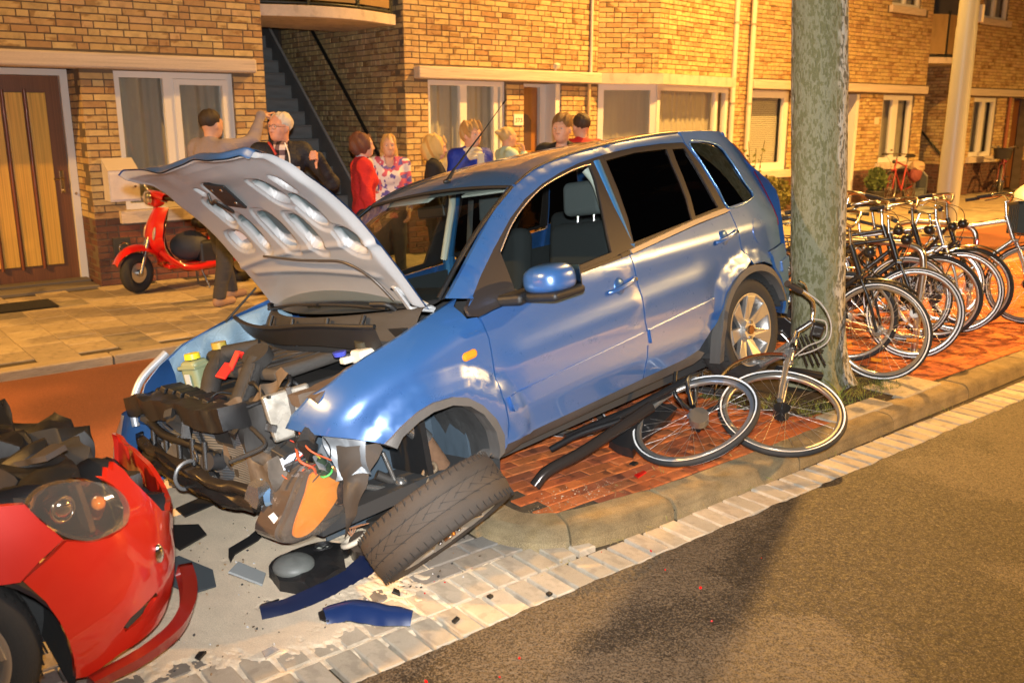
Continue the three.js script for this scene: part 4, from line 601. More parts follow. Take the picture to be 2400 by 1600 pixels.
// mirrors
{
  const mir = mesh('side_mirror', [xf(jitter(sph(0.1, 0, 0, 0, 1, 1, 1, 24), 0.0, 1), { s: [0.80, 0.76, 0.95], p: [0.70, 0.945, 0.965] })].map((g) => { const P = g.attributes.position; for (let i = 0; i < P.count; i++) { let x = P.getX(i) - 0.70, y = P.getY(i) - 0.945, z = P.getZ(i) - 0.965; const k = 1 / Math.pow((Math.abs(x / 0.085) ** 3 + Math.abs(y / 0.078) ** 3 + Math.abs(z / 0.108) ** 3) || 1e-9, 1 / 3); x *= k; y *= k; z *= k; x += 0.05 * Math.max(0, z) * 1.2 ; if (y < 0) y *= 0.62; if (x > 0.045) x = 0.045 + (x - 0.045) * 0.3; x *= 1.28; P.setXYZ(i, 0.70 + x, 0.945 + y, 0.965 + z); } g.computeVertexNormals(); return g; }), paint, car);
  mesh('mirror_base', [xf(rbox(0.225, 0.042, 0.20, 0.02), { p: [0.715, 0.888, 0.962], r: [0, 0.08, 0.0] }), xf(rbox(0.14, 0.05, 0.14, 0.02), { p: [0.60, 0.892, 0.83], r: [0, 0.3, 0.05] })], plastic, mir);
  mesh('mirror_glass', [xf(rbox(0.006, 0.10, 0.16, 0.003), { p: [0.812, 0.95, 0.97], r: [0, 0, 0] })], chrome, mir);
  const m2 = mesh('side_mirror', xf(sph(0.1, 0, 0, 0, 0.9, 0.75, 1.0, 16), { p: [0.72, 0.95, -0.93] }), plastic, car);
}
// bonnet, standing open and buckled at the nose
const hp = new THREE.CatmullRomCurve3([[0.25, 0.95], [0.11, 1.20], [-0.03, 1.42], [-0.18, 1.58], [-0.33, 1.69], [-0.42, 1.72]].map((p) => V(p[0], p[1], 0)), false, 'centripetal');
const hhw = (s) => pw([[0, 0.655], [0.3, 0.64], [0.6, 0.615], [0.85, 0.57], [1, 0.52]], s);
function hoodP(s, t, off) { // off: metres below the outer skin
  const a = Math.abs(t), se = clamp(s * (1 - 0.05 * t * t), 0, 1), p = hp.getPoint(se), d = hp.getTangent(se), nX = d.y, nY = -d.x, w = hhw(s);
  let x = p.x - off * nX, y = p.y - off * nY - 0.02 * t * t - 0.018 * sst(0.9, 1, a), z = w * t; const fr = sst(0.8, 1, s);
  const tip = sst(-0.35, -1, t) * fr; x -= 0.05 * tip; y += 0.03 * tip; z -= 0.10 * tip; const b = fr * Math.sin(t * 7 + 0.6) * 0.014; x += b; y += b * 0.6; y -= 0.035 * sst(0.93, 1, s) * (1 - tip);
  y += 0.01 * (vnoise(s * 9 + 20, t * 5 + 20, 256, 5) - 0.5) * sst(0.55, 0.9, s); return [x, y, z];
}
{
  const hood = mesh('bonnet', grid(60, 60, (u, v) => hoodP(v, u * 2 - 1, 0)), paint, car);
  const pk = [[0.565, 0.44, 0.085, 0.105, 0.35], [0.45, 0.62, 0.095, 0.10, 0.25], [0.365, -0.34, 0.095, 0.075, -0.5], [0.36, 0.0, 0.10, 0.115, 0.2], [0.335, 0.345, 0.09, 0.095, 0.2], [0.295, 0.78, 0.06, 0.115, 0.3], [0.615, -0.17, 0.075, 0.10, -0.3], [0.505, -0.50, 0.085, 0.075, -0.4], [0.34, -0.64, 0.05, 0.12, 0.2], [0.65, -0.395, 0.03, 0.035, 0], [0.62, 0.72, 0.05, 0.05, 0.6]];
  const offAt = (s, t) => {
    let o = 0.034; const e = Math.min(s / 0.03, (1 - s) / 0.06, (1 - Math.abs(t)) / 0.07); o *= sst(0, 1, e);
    let best = 0, halo = 0; for (const [cs, ct, rs, rt, sk] of pk) { const dt = t - ct, ds = s - cs + sk * dt * 0.28, q = Math.pow(Math.abs(ds / (rs * 0.84)) ** 2.8 + Math.abs(dt / (rt * 0.84)) ** 2.8, 1 / 2.8); best = Math.max(best, sst(1.12, 0.98, q)); halo = Math.max(halo, sst(1.5, 1.38, q)); }
    o += 0.010 * (1 - halo) * sst(0.1, 0.2, s) * sst(0.85, 0.7, s) * sst(0.97, 0.9, Math.abs(t)); o -= (o - 0.006) * best;
    o += 0.009 * (Math.exp(-(((s - 0.255 - 0.03 * t) / 0.012) ** 2)) + Math.exp(-(((s - 0.165 + 0.03 * t) / 0.012) ** 2)) * sst(0.85, 0.75, Math.abs(t))) * (1 - best);
    o += 0.012 * sst(0.62, 0.74, s) * sst(0.9, 0.8, s) * (1 - best) * Math.cos(t * 3); return o;
  };
  const ecoatShade = (s, t) => { let b = 0; for (const [cs, ct, rs, rt, sk] of pk.slice(0, 8)) { const dt = t - ct + rt * 0.15, ds = s - cs - rs * 0.2 + sk * dt * 0.28, q = Math.pow(Math.abs(ds / (rs * 0.84)) ** 2.8 + Math.abs(dt / (rt * 0.84)) ** 2.8, 1 / 2.8); b = Math.max(b, sst(0.88, 0.82, q)); } return b; };  // pocket shade and e-coat tone, put into the inner panel vertex colour
  const ip = grid(190, 170, (u, v) => { const t = (u * 2 - 1) * 0.992, s = 0.004 + v * 0.985; return hoodP(s, t, 0.003 + offAt(s, t)); }); { const U = ip.attributes.uv, C = []; for (let i = 0; i < U.count; i++) { const b = ecoatShade(0.004 + U.getY(i) * 0.985, (U.getX(i) * 2 - 1) * 0.992); C.push(lerp(1, 0.22, b), lerp(1, 0.30, b), lerp(1, 0.31, b)); } ip.setAttribute('color', new THREE.Float32BufferAttribute(C, 3)); }
  const pm = primer.clone(); pm.vertexColors = true; mesh('inner_panel', ip, pm, hood);
  const fr = (s, t, off, g) => { const p = V(...hoodP(s, t, off)), pu = V(...hoodP(s, t + 0.02, off)).sub(p).normalize(), pv = V(...hoodP(s + 0.02, t, off)).sub(p).normalize(), n = pu.clone().cross(pv).normalize(), m = new THREE.Matrix4().makeBasis(pu, pv, n).setPosition(p); g.applyMatrix4(m); return g; };
  mesh('latch_plate', [fr(0.60, -0.09, 0.062, xf(rbox(0.13, 0.17, 0.012, 0.004), { r: [0, 0, -0.35] }))], plastic, hood);
  mesh('latch_loop', [fr(0.60, -0.11, 0.075, tube([[-0.055, 0.05, 0], [-0.045, 0.02, 0.03], [0.02, 0.03, 0.035], [0.035, -0.02, 0.035], [-0.01, -0.075, 0.02], [-0.055, -0.06, 0.01], [-0.035, 0.0, 0.02]], 0.006, 40, 6))], plastic, hood);
  mesh('rivet', [[0.66, -0.12], [0.65, 0.0], [0.55, -0.05], [0.545, -0.25]].map(([s, t]) => fr(s, t, 0.07, sph(0.009, 0, 0, 0, 1, 1, 0.5, 10))), chrome, hood);
  mesh('sticker', [fr(0.35, -0.65, 0.0125, xf(new THREE.BoxGeometry(0.10, 0.062, 0.001), { r: [0, 0, 0.12] }))], mat([0.78, 0.66, 0.60], 0.6), hood);
  mesh('stay_rod', [tube([[0.26, -0.40], [0.235, -0.1], [0.225, 0.05], [0.22, 0.28], [0.21, 0.6], [0.15, 0.77], [0.06, 0.84]].map(([s, t]) => hoodP(s, t, 0.068)), 0.006, 50, 6)], mat([0.10, 0.09, 0.08], 0.4, 0.6), hood);
  mesh('bonnet_hinge', [rod(hoodP(0.10, 0.90, 0.05), [0.30, 0.905, 0.625], 0.011), rod(hoodP(0.02, 0.92, 0.05), [0.29, 0.90, 0.63], 0.009), fr(0.06, 0.90, 0.05, rbox(0.028, 0.13, 0.012, 0.003))], mat([0.55, 0.56, 0.56], 0.4, 0.5), hood);
  mesh('washer_hose', [tube([hoodP(0.10, 0.86, 0.055), [0.20, 0.99, 0.56], [0.24, 0.95, 0.58], [0.23, 0.88, 0.57]], 0.004, 20, 6)], plastic, hood);
  mesh('prop_stay', [rod(hoodP(0.13, -0.99, 0.03), [-0.06, 0.915, -0.66], 0.005, 0.007)], plastic, hood);
}
// scuttle, seal and wipers
mesh('scuttle', [grid(30, 10, (u, v) => { const z = lerp(-0.66, 0.66, u), t = z / 0.66, yb = 0.93 - 0.005 * (1 - t * t); return [lerp(0.26 - 0.24 * (1 - t * t), 0.06 - 0.10 * (1 - t * t), v), yb - 0.15 * sst(0.15, 0.9, v), z]; })], dustyPlastic, car);
mesh('scuttle_rib', [-0.35, -0.05, 0.22, 0.42].map((z) => { const t = z / 0.66; return tube([[0.20 - 0.22 * (1 - t * t), 0.925, z], [0.14 - 0.18 * (1 - t * t), 0.875, z + 0.01], [0.10 - 0.14 * (1 - t * t), 0.80, z + 0.03]], 0.011, 12, 6); }), plastic, car);
mesh('bonnet_seal', [grid(40, 4, (u, v) => { const z = lerp(-0.63, 0.62, u), t = z / 0.63; const sag = 0.02 * Math.sin(u * 5) + 0.03 * sst(0.6, 1, u); return [-0.02 - 0.10 * (1 - t * t) + 0.03 * v, 0.925 - sag - 0.02 * u - 0.085 * v * (0.7 + 0.6 * u), z]; }), tube([...Array(12)].map((_, i) => { const u = i / 11, z = lerp(-0.63, 0.62, u), t = z / 0.63, sag = 0.02 * Math.sin(u * 5) + 0.03 * sst(0.6, 1, u); return [-0.02 - 0.10 * (1 - t * t), 0.93 - sag - 0.02 * u, z]; }), 0.011, 50, 8)], plastic, car);
both('wiper', [tube([[0.12, 0.945, 0.52], [0.10, 0.965, 0.25], [0.07, 0.975, -0.05]], 0.008, 20, 6), tube([[0.16, 0.93, 0.53], [0.13, 0.96, 0.52], [0.10, 0.97, 0.44]], 0.012, 12, 6)].map((g) => g), plastic);
// engine bay -------------------------------------------------------------
mesh('engine_block', [rbox(0.50, 0.34, 0.66, 0.03, -0.18, 0.50, -0.08), rbox(0.42, 0.10, 0.5, 0.02, -0.22, 0.28, -0.05)], castIron, car);
mesh('engine_cover', [xf(rbox(0.46, 0.055, 0.56, 0.024), { p: [-0.10, 0.745, -0.04], r: [0, 0.05, 0.02] }), xf(cyl(0.05, 0.05, 0.004, 24), { p: [-0.05, 0.7755, -0.03], s: [0.7, 1, 1] })], mat([0.062, 0.056, 0.050], 0.7, 0, { map: rep(T.mottle, 2), bumpMap: rep(T.grain, 6), bumpScale: 0.001 }), car);
mesh('cover_ridge', [...Array(5)].map((_, i) => rbox(0.40, 0.006, 0.012, 0.002, -0.10, 0.775, -0.25 + i * 0.1)), dustyPlastic, car);
mesh('firewall', [bx(0.10, 0.13, 0.2, 0.86, -0.64, 0.64)], plastic, car);
mesh('air_hose', [tube([[-0.30, 0.80, 0.075], [-0.33, 0.77, 0.08], [-0.40, 0.69, 0.10], [-0.46, 0.62, 0.12]], 0.048, 26, 14), ...[...Array(7)].map((_, i) => { const t = i / 6; return xf(new THREE.TorusGeometry(0.049, 0.006, 6, 18), { p: [lerp(-0.335, -0.45, t), lerp(0.765, 0.635, t), lerp(0.08, 0.117, t)], r: [0.9, 1.0, 0] }); }), xf(cyl(0.066, 0.066, 0.05, 20), { p: [-0.29, 0.815, 0.07], r: [0.2, 0, 0.5] })], dustyPlastic, car);
mesh('air_hose', [tube([[-0.30, 0.79, -0.28], [-0.36, 0.75, -0.25], [-0.42, 0.68, -0.20], [-0.46, 0.60, -0.18]], 0.045, 24, 14), ...[...Array(6)].map((_, i) => { const t = i / 5; return xf(new THREE.TorusGeometry(0.046, 0.006, 6, 18), { p: [lerp(-0.34, -0.44, t), lerp(0.765, 0.65, t), lerp(-0.265, -0.19, t)], r: [1.0, 1.0, 0] }); })], dustyPlastic, car);
const bottle = mesh('coolant_bottle', [xf(rbox(0.10, 0.17, 0.11, 0.025), { p: [-0.37, 0.72, -0.42], r: [0, 0.3, 0.05] }), xf(rbox(0.112, 0.018, 0.122, 0.006), { p: [-0.372, 0.775, -0.42], r: [0, 0.3, 0.05] })], mat([0.24, 0.28, 0.16], 0.45, 0), car);
mesh('bottle_cap', [xf(new THREE.CylinderGeometry(0.036, 0.038, 0.026, 14), { p: [-0.375, 0.822, -0.42] })], mat([0.75, 0.68, 0.03], 0.4), bottle); mesh('bottle_label', [xf(rbox(0.004, 0.09, 0.035, 0.001), { p: [-0.425, 0.70, -0.405], r: [0, 0.3, 0.05] })], mat([0.45, 0.5, 0.5], 0.5), bottle);
const tank = mesh('filler_neck', [xf(rbox(0.13, 0.11, 0.14, 0.04), { p: [-0.25, 0.775, -0.37] }), rod([-0.25, 0.80, -0.34], [-0.12, 0.82, -0.22], 0.045, 0.03)], dustyPlastic, car); mesh('filler_cap', [xf(new THREE.CylinderGeometry(0.036, 0.036, 0.03, 12), { p: [-0.25, 0.846, -0.38] })], mat([0.42, 0.31, 0.05], 0.4), tank);
mesh('red_clip', [xf(rbox(0.085, 0.012, 0.055, 0.003), { p: [-0.375, 0.765, -0.10], r: [0.3, 0.4, 0.5] }), xf(rbox(0.10, 0.012, 0.03, 0.003), { p: [-0.325, 0.80, -0.095], r: [0.2, 0.4, 0.75] }), xf(rbox(0.012, 0.04, 0.03, 0.003), { p: [-0.285, 0.815, -0.085], r: [0.2, 0.3, 0.4] })], mat([0.60, 0.025, 0.02], 0.45), car);
mesh('slam_panel', [jitter(new THREE.BoxGeometry(0.13, 0.09, 0.98, 8, 4, 40), 0.03, 10, 2).translate(-0.575, 0.64, -0.16), ...[...Array(6)].map((_, i) => xf(rbox(0.13, 0.03, 0.035, 0.006), { p: [-0.50, 0.70 - 0.006 * i, -0.42 + i * 0.085], r: [0.5, 0.3, -0.3] })), xf(rbox(0.20, 0.12, 0.30, 0.03), { p: [-0.44, 0.60, -0.50], r: [0, 0.2, 0.3] })], plastic, car);
mesh('air_box', [jitter(new THREE.BoxGeometry(0.24, 0.16, 0.34, 8, 6, 10), 0.025, 9, 7).translate(-0.45, 0.58, 0.06), jitter(new THREE.BoxGeometry(0.10, 0.30, 0.26, 6, 10, 8), 0.04, 9, 12).translate(-0.50, 0.50, 0.20)], mat([0.030, 0.027, 0.024], 0.7, 0, { map: rep(T.mottle, 3) }), car);
mesh('torn_bracket', [jitter(grid(30, 6, (u, v) => { const p = [lerp(-0.55, -0.30, u), 0.50 + 0.27 * u - 0.02 * Math.sin(u * 9), lerp(0.20, 0.36, u) - 0.05 * v]; return [p[0], p[1] + 0.03 * v, p[2]]; }), 0.05, 14, 3), jitter(grid(14, 8, (u, v) => [-0.56 + 0.06 * v, lerp(0.68, 0.38, u), 0.12 + 0.16 * v]), 0.06, 11, 5)], mat([0.12, 0.085, 0.055], 0.7, 0.2, { map: rep(T.mottle, 3) }), car);
const finTex = tex(128, (u, v) => { const k = (Math.floor(v * 64) % 2 ? 0.55 : 1) * (0.75 + 0.4 * fbm(u, v, 6, 4, 7)); return k; });
mesh('radiator', [jitter(new THREE.BoxGeometry(0.03, 0.36, 0.86, 2, 10, 20), 0.03, 6, 4).translate(-0.55, 0.40, -0.12)], mat([0.34, 0.36, 0.38], 0.4, 0.6, { map: rep(finTex, 1, 1), bumpMap: rep(finTex, 1, 1), bumpScale: 0.004 }), car);
mesh('grille_frame', [tube([[-0.60, 0.55, -0.52], [-0.63, 0.52, -0.3], [-0.62, 0.50, -0.05], [-0.60, 0.46, 0.14]], 0.02, 24, 6), tube([[-0.62, 0.47, -0.50], [-0.65, 0.43, -0.28], [-0.64, 0.41, -0.02], [-0.62, 0.38, 0.14]], 0.016, 24, 6), ...[-0.44, -0.30, -0.16, -0.02, 0.1].map((z) => rod([-0.625, 0.53, z], [-0.645, 0.42, z + 0.01], 0.013)), jitter(new THREE.BoxGeometry(0.02, 0.05, 0.3, 2, 4, 16), 0.05, 16, 9).translate(-0.64, 0.38, -0.02)], plastic, car);
{ // crumpled bumper beam: flanged channel
  const bc = new THREE.CatmullRomCurve3([[-0.62, 0.46, -0.60], [-0.665, 0.435, -0.40], [-0.675, 0.395, -0.12], [-0.64, 0.345, 0.15], [-0.575, 0.305, 0.40]].map((p) => V(...p))), pr = [[0, 0.055], [-0.035, 0.05], [-0.04, 0.02], [-0.015, 0.012], [-0.015, -0.012], [-0.04, -0.02], [-0.035, -0.05], [0, -0.055], [0.01, 0]];
  const g = grid(pr.length - 1, 50, (u, v) => { const p = bc.getPoint(v), q = pr[Math.round(u * (pr.length - 1))]; return [p.x + q[0], p.y + q[1], p.z]; });
  mesh('bumper_beam', [jitter(g, 0.022, 9, 8)], mat([0.036, 0.030, 0.025], 0.5, 0.4, { map: rep(T.mottle, 3), roughnessMap: T.scuff }), car);
  mesh('beam_strap', [xf(jitter(new THREE.TorusGeometry(0.062, 0.009, 6, 20, 4.2), 0.008, 20), { p: [-0.675, 0.385, -0.02], r: [0.2, 0.1, 0.9] })], mat([0.2, 0.2, 0.2], 0.45, 0.4), car);
  mesh('horn', [xf(cyl(0.038, 0.045, 0.09, 18), { p: [-0.60, 0.44, 0.10], r: [0.4, 0.3, 1.2] }), xf(new THREE.TorusGeometry(0.024, 0.007, 6, 16), { p: [-0.645, 0.465, 0.03], r: [0, 1.3, 0] })], mat([0.06, 0.06, 0.062], 0.35, 0.4), car);
  mesh('crash_can', [jitter(new THREE.BoxGeometry(0.16, 0.13, 0.14, 6, 6, 6), 0.05, 12, 3).translate(-0.50, 0.40, -0.52), jitter(new THREE.BoxGeometry(0.18, 0.15, 0.16, 6, 6, 6), 0.07, 12, 6).translate(-0.46, 0.38, 0.42)], mat([0.12, 0.10, 0.08], 0.6, 0.3, { map: rep(T.mottle, 3) }), car);
}
const ecu = mesh('control_unit', [xf(rbox(0.20, 0.20, 0.045, 0.012), { p: [-0.378, 0.615, 0.43], r: [-0.15, -0.35, 0.02] })], mat([0.26, 0.24, 0.20], 0.5, 0.3, { map: rep(T.mottle, 1.5), roughnessMap: T.scuff }), car);
mesh('unit_strap', [xf(rbox(0.026, 0.215, 0.052, 0.006), { p: [-0.37, 0.615, 0.4305], r: [-0.15, -0.35, -0.06] })], mat([0.05, 0.04, 0.033], 0.6), ecu); mesh('unit_label', [xf(rbox(0.026, 0.11, 0.002, 0.001), { p: [-0.432, 0.60, 0.434], r: [-0.15, -0.35, 0.06] })], mat([0.62, 0.55, 0.48], 0.6), ecu);
mesh('unit_bolt', [[-0.455, 0.70], [-0.30, 0.69], [-0.46, 0.53], [-0.30, 0.53]].map(([x, y]) => xf(cyl(0.007, 0.007, 0.05, 10), { p: [x, y, 0.43 + (x + 0.378) * 0.36], r: [1.45, 0, 0] })), plastic, ecu);
mesh('brake_reservoir', [xf(rbox(0.12, 0.06, 0.09, 0.015), { p: [-0.02, 0.775, 0.52] }), rbox(0.05, 0.03, 0.04, 0.008, -0.10, 0.77, 0.48)], mat([0.62, 0.60, 0.52], 0.5), car); mesh('reservoir_cap', [xf(cyl(0.033, 0.033, 0.028, 14), { p: [-0.02, 0.825, 0.50], r: [0.2, 0, 0.1] })], mat([0.04, 0.035, 0.02], 0.5), car); mesh('washer_cap', [xf(cyl(0.03, 0.026, 0.02, 14), { p: [-0.115, 0.80, 0.46] })], mat([0.05, 0.07, 0.45], 0.4), car);
mesh('wing_rail', [jitter(new THREE.BoxGeometry(0.42, 0.035, 0.05, 20, 3, 3), 0.02, 10, 4).rotateZ(0.22).translate(-0.16, 0.715, 0.60), jitter(new THREE.BoxGeometry(0.36, 0.05, 0.07, 18, 3, 4), 0.04, 9, 7).rotateZ(0.12).translate(-0.22, 0.69, 0.50)], mat([0.14, 0.10, 0.07], 0.65, 0.2, { map: rep(T.mottle, 3) }), car);
for (const g of [tube([[-0.45, 0.50, 0.55], [-0.48, 0.46, 0.62], [-0.44, 0.42, 0.64], [-0.42, 0.36, 0.60]], 0.006, 24, 6), tube([[-0.40, 0.55, 0.50], [-0.45, 0.50, 0.66], [-0.38, 0.44, 0.68]], 0.004, 24, 6), tube([[-0.52, 0.42, 0.48], [-0.50, 0.38, 0.55], [-0.46, 0.42, 0.6]], 0.003, 20, 5)]) mesh('wire', g, mat([0.5, 0.10, 0.04], 0.5), car);
mesh('fuse_box', [xf(rbox(0.14, 0.05, 0.08, 0.006), { p: [-0.43, 0.475, 0.46], r: [0.4, 0.2, 0.1] }), xf(rbox(0.10, 0.06, 0.06, 0.006), { p: [-0.44, 0.42, 0.50], r: [0.3, -0.3, 0.2] })], mat([0.03, 0.03, 0.03], 0.5), car); mesh('fuse_label', [xf(rbox(0.10, 0.05, 0.003, 0.001), { p: [-0.455, 0.445, 0.515], r: [-0.2, -0.2, 0.05] })], mat([0.55, 0.60, 0.68], 0.5), car);
mesh('lamp_socket', [xf(cyl(0.022, 0.026, 0.06, 14), { p: [-0.40, 0.43, 0.63], r: [0.2, 0, 0.4] }), xf(cyl(0.032, 0.032, 0.018, 16), { p: [-0.395, 0.405, 0.635], r: [0.2, 0, 0.4] })], mat([0.03, 0.05, 0.03], 0.5), car); mesh('seal_ring', [xf(new THREE.TorusGeometry(0.024, 0.005, 6, 18), { p: [-0.39, 0.385, 0.64], r: [1.7, 0.4, 0] })], mat([0.10, 0.55, 0.12], 0.5), car);
mesh('torn_metal', [jitter(grid(14, 14, (u, v) => [-0.36 + 0.14 * u, lerp(0.50, 0.34, v), 0.62 + 0.10 * u]), 0.07, 11, 8), jitter(grid(10, 10, (u, v) => [-0.46 + 0.10 * u, lerp(0.49, 0.40, v), 0.60 + 0.06 * v]), 0.06, 14, 9)], mat([0.22, 0.235, 0.25], 0.45, 0.3, { map: rep(T.mottle, 2) }), car); mesh('torn_metal', [jitter(grid(10, 10, (u, v) => [-0.50 + 0.12 * u, lerp(0.44, 0.36, v) - 0.03 * u, 0.52 + 0.06 * v]), 0.05, 14, 2), jitter(grid(12, 8, (u, v) => [-0.60 + 0.2 * u, 0.37 - 0.05 * v, 0.40 + 0.1 * v]), 0.06, 12, 5)], mat([0.16, 0.30, 0.50], 0.4, 0.4), car);
// hoses, looms, clips and torn brackets through the crushed bay
for (let i = 0; i < 16; i++) { const x = rr(-0.56, -0.15), y = rr(0.60, 0.76) + 0.3 * Math.min(0, x + 0.3), z = rr(-0.55, 0.5), a = rr(0, 6.28), L = rr(0.08, 0.2); mesh('hose', tube([[x, y, z], [x + Math.cos(a) * L * 0.5, y + rr(-0.02, 0.05), z + Math.sin(a) * L * 0.5], [x + Math.cos(a) * L, y + rr(-0.06, 0.03), z + Math.sin(a) * L], [x + Math.cos(a + 0.6) * L * 1.4, y - 0.06, z + Math.sin(a + 0.6) * L * 1.4]], rr(0.005, 0.016), 24, 8), i % 4 ? plastic : dustyPlastic, car); }
for (let i = 0; i < 26; i++) { const fr = i < 14, x = fr ? rr(-0.66, -0.52) : rr(-0.5, -0.28), z = fr ? rr(-0.55, 0.5) : rr(0.25, 0.62), y = fr ? rr(0.32, 0.62) : rr(0.36, 0.60); mesh('bracket', xf(jitter(new THREE.BoxGeometry(rr(0.02, 0.07), rr(0.02, 0.09), rr(0.02, 0.08), 3, 3, 3), 0.03, 16, i), { p: [x, y, z], r: [rr(-1, 1), rr(-1, 1), rr(-1, 1)] }), [plastic, dustyPlastic, castIron, plastic, steel][i % 5], car); }
for (let i = 0; i < 9; i++) mesh('wire', tube([[rr(-0.5, -0.3), rr(0.42, 0.6), rr(0.3, 0.6)], [rr(-0.5, -0.35), rr(0.38, 0.5), rr(0.4, 0.66)], [rr(-0.55, -0.35), rr(0.30, 0.45), rr(0.4, 0.66)]], 0.0028, 16, 5), mat([[0.45, 0.04, 0.02], [0.02, 0.02, 0.02], [0.5, 0.42, 0.05]][i % 3], 0.5), car);
// torn wheel-arch liner hanging behind the headlamp
mesh('torn_liner', [jitter(sheet([[-0.36, 0.50], [-0.18, 0.455], [-0.17, 0.43], [-0.21, 0.36], [-0.25, 0.27], [-0.30, 0.19], [-0.35, 0.13], [-0.385, 0.12], [-0.37, 0.20], [-0.38, 0.26], [-0.36, 0.33]], (x, y, d) => [x, y, 0.735 + 0.18 * (x + 0.3) - 0.10 * (0.45 - y) - 0.06 * Math.sin((x + 0.4) * 12) - d], { step: 0.02 }), 0.035, 12, 5)], mat([0.085, 0.066, 0.052], 0.5, 0, { map: rep(T.mottle, 2) }), car);
{ // headlamp hanging by its wires: chrome bowl, amber indicator, clear cover
  const hl = mesh('headlamp', [jitter(sheet(spline2([[-0.425, 0.43], [-0.36, 0.40], [-0.275, 0.345], [-0.255, 0.30], [-0.30, 0.22], [-0.42, 0.165], [-0.52, 0.145], [-0.60, 0.155], [-0.63, 0.20], [-0.585, 0.29], [-0.51, 0.385]], 40, true), (x, y, d) => { const e = Math.hypot((x + 0.44) / 0.2, (y - 0.28) / 0.16); return [x, y, 0.60 + 0.03 - 0.05 * e * e - d]; }, { step: 0.03, flange: 0.16 }), 0.0, 1)], mat([0.20, 0.16, 0.13], 0.28, 0.6, { roughnessMap: T.scuff }), car);
  const mp = (x, y, d) => { const e = Math.hypot((x + 0.44) / 0.2, (y - 0.28) / 0.16); return [x, y, 0.645 - 0.05 * e * e - d]; };
  mesh('indicator_lens', sheet(spline2([[-0.435, 0.40], [-0.36, 0.345], [-0.33, 0.31], [-0.43, 0.22], [-0.52, 0.165], [-0.565, 0.175], [-0.56, 0.23], [-0.50, 0.33]], 36, true), (x, y, d) => { const q = mp(x, y, d); q[2] += 0.006; return q; }, { step: 0.025, flange: 0.014 }), mat([1.0, 0.33, 0.02], 0.3, 0, { clearcoat: 1, bumpMap: rep(T.grit, 6), bumpScale: 0.003 }), hl);
  mesh('reflector_bowl', [xf(sph(0.06, 0, 0, 0, 1.1, 0.9, 0.4, 20), { p: [-0.325, 0.275, 0.625] })], mat([0.55, 0.42, 0.34], 0.15, 1), hl);
  mesh('lens_cover', sheet(spline2([[-0.425, 0.425], [-0.36, 0.395], [-0.28, 0.345], [-0.26, 0.30], [-0.305, 0.225], [-0.42, 0.17], [-0.52, 0.15], [-0.595, 0.16], [-0.62, 0.20], [-0.58, 0.285], [-0.505, 0.38]], 40, true), (x, y, d) => { const q = mp(x, y, d); q[2] += 0.020; return q; }, { step: 0.035, flange: 0.04 }), mat([0.93, 0.90, 0.86], 0.04, 0, { transmission: 0.97, thickness: 0 }), hl);
  mesh('lamp_label', [xf(rbox(0.03, 0.045, 0.002, 0.0008), { p: [-0.612, 0.262, 0.566], r: [0, -0.9, 0.5] })], mat([0.6, 0.6, 0.58], 0.6), hl);
}
// suspension in the empty arch
mesh('strut', [rod([0.10, 0.50, 0.53], [0.17, 0.33, 0.56], 0.038, 0.038, 18), rod([0.17, 0.33, 0.56], [0.225, 0.19, 0.585], 0.040, 0.040, 18)], rust, car); mesh('strut_plate', [rod([0.085, 0.46, 0.545], [0.165, 0.335, 0.575], 0.041, 0.041, 18), rod([0.228, 0.185, 0.586], [0.245, 0.145, 0.59], 0.033, 0.033, 18)], mat([0.55, 0.55, 0.54], 0.22, 0.9), car);
mesh('suspension_arm', [rod([-0.06, 0.24, 0.48], [0.16, 0.06, 0.58], 0.022), rod([-0.10, 0.16, 0.42], [0.22, 0.00, 0.60], 0.03), rod([0.30, 0.10, 0.40], [0.20, 0.02, 0.60], 0.032), jitter(new THREE.BoxGeometry(0.30, 0.06, 0.20, 8, 3, 6), 0.03, 9).translate(0.06, -0.01, 0.42)], castIron, car); mesh('tie_rod', [rod([-0.02, 0.33, 0.50], [0.0, 0.16, 0.54], 0.010), sph(0.03, 0.005, 0.19, 0.56, 1, 1, 1), rod([-0.15, 0.22, 0.5], [0.13, 0.09, 0.57], 0.014)], steel, car);
mesh('brake_hose', [tube([[0.10, 0.20, 0.60], [0.12, 0.24, 0.62], [0.155, 0.235, 0.62], [0.16, 0.205, 0.62], [0.12, 0.19, 0.61], [0.10, 0.15, 0.62], [0.13, 0.08, 0.61], [0.12, 0.02, 0.58]], 0.009, 50, 8)], mat([0.22, 0.16, 0.10], 0.7, 0.3), car); mesh('knuckle', [jitter(new THREE.BoxGeometry(0.09, 0.15, 0.08, 4, 6, 4), 0.03, 12).translate(0.20, 0.10, 0.58)], rust, car);
mesh('floor_pan', [bx(-0.45, 3.05, 0.13, 0.19, -0.62, 0.62)], mat([0.03, 0.03, 0.03], 0.9), car);
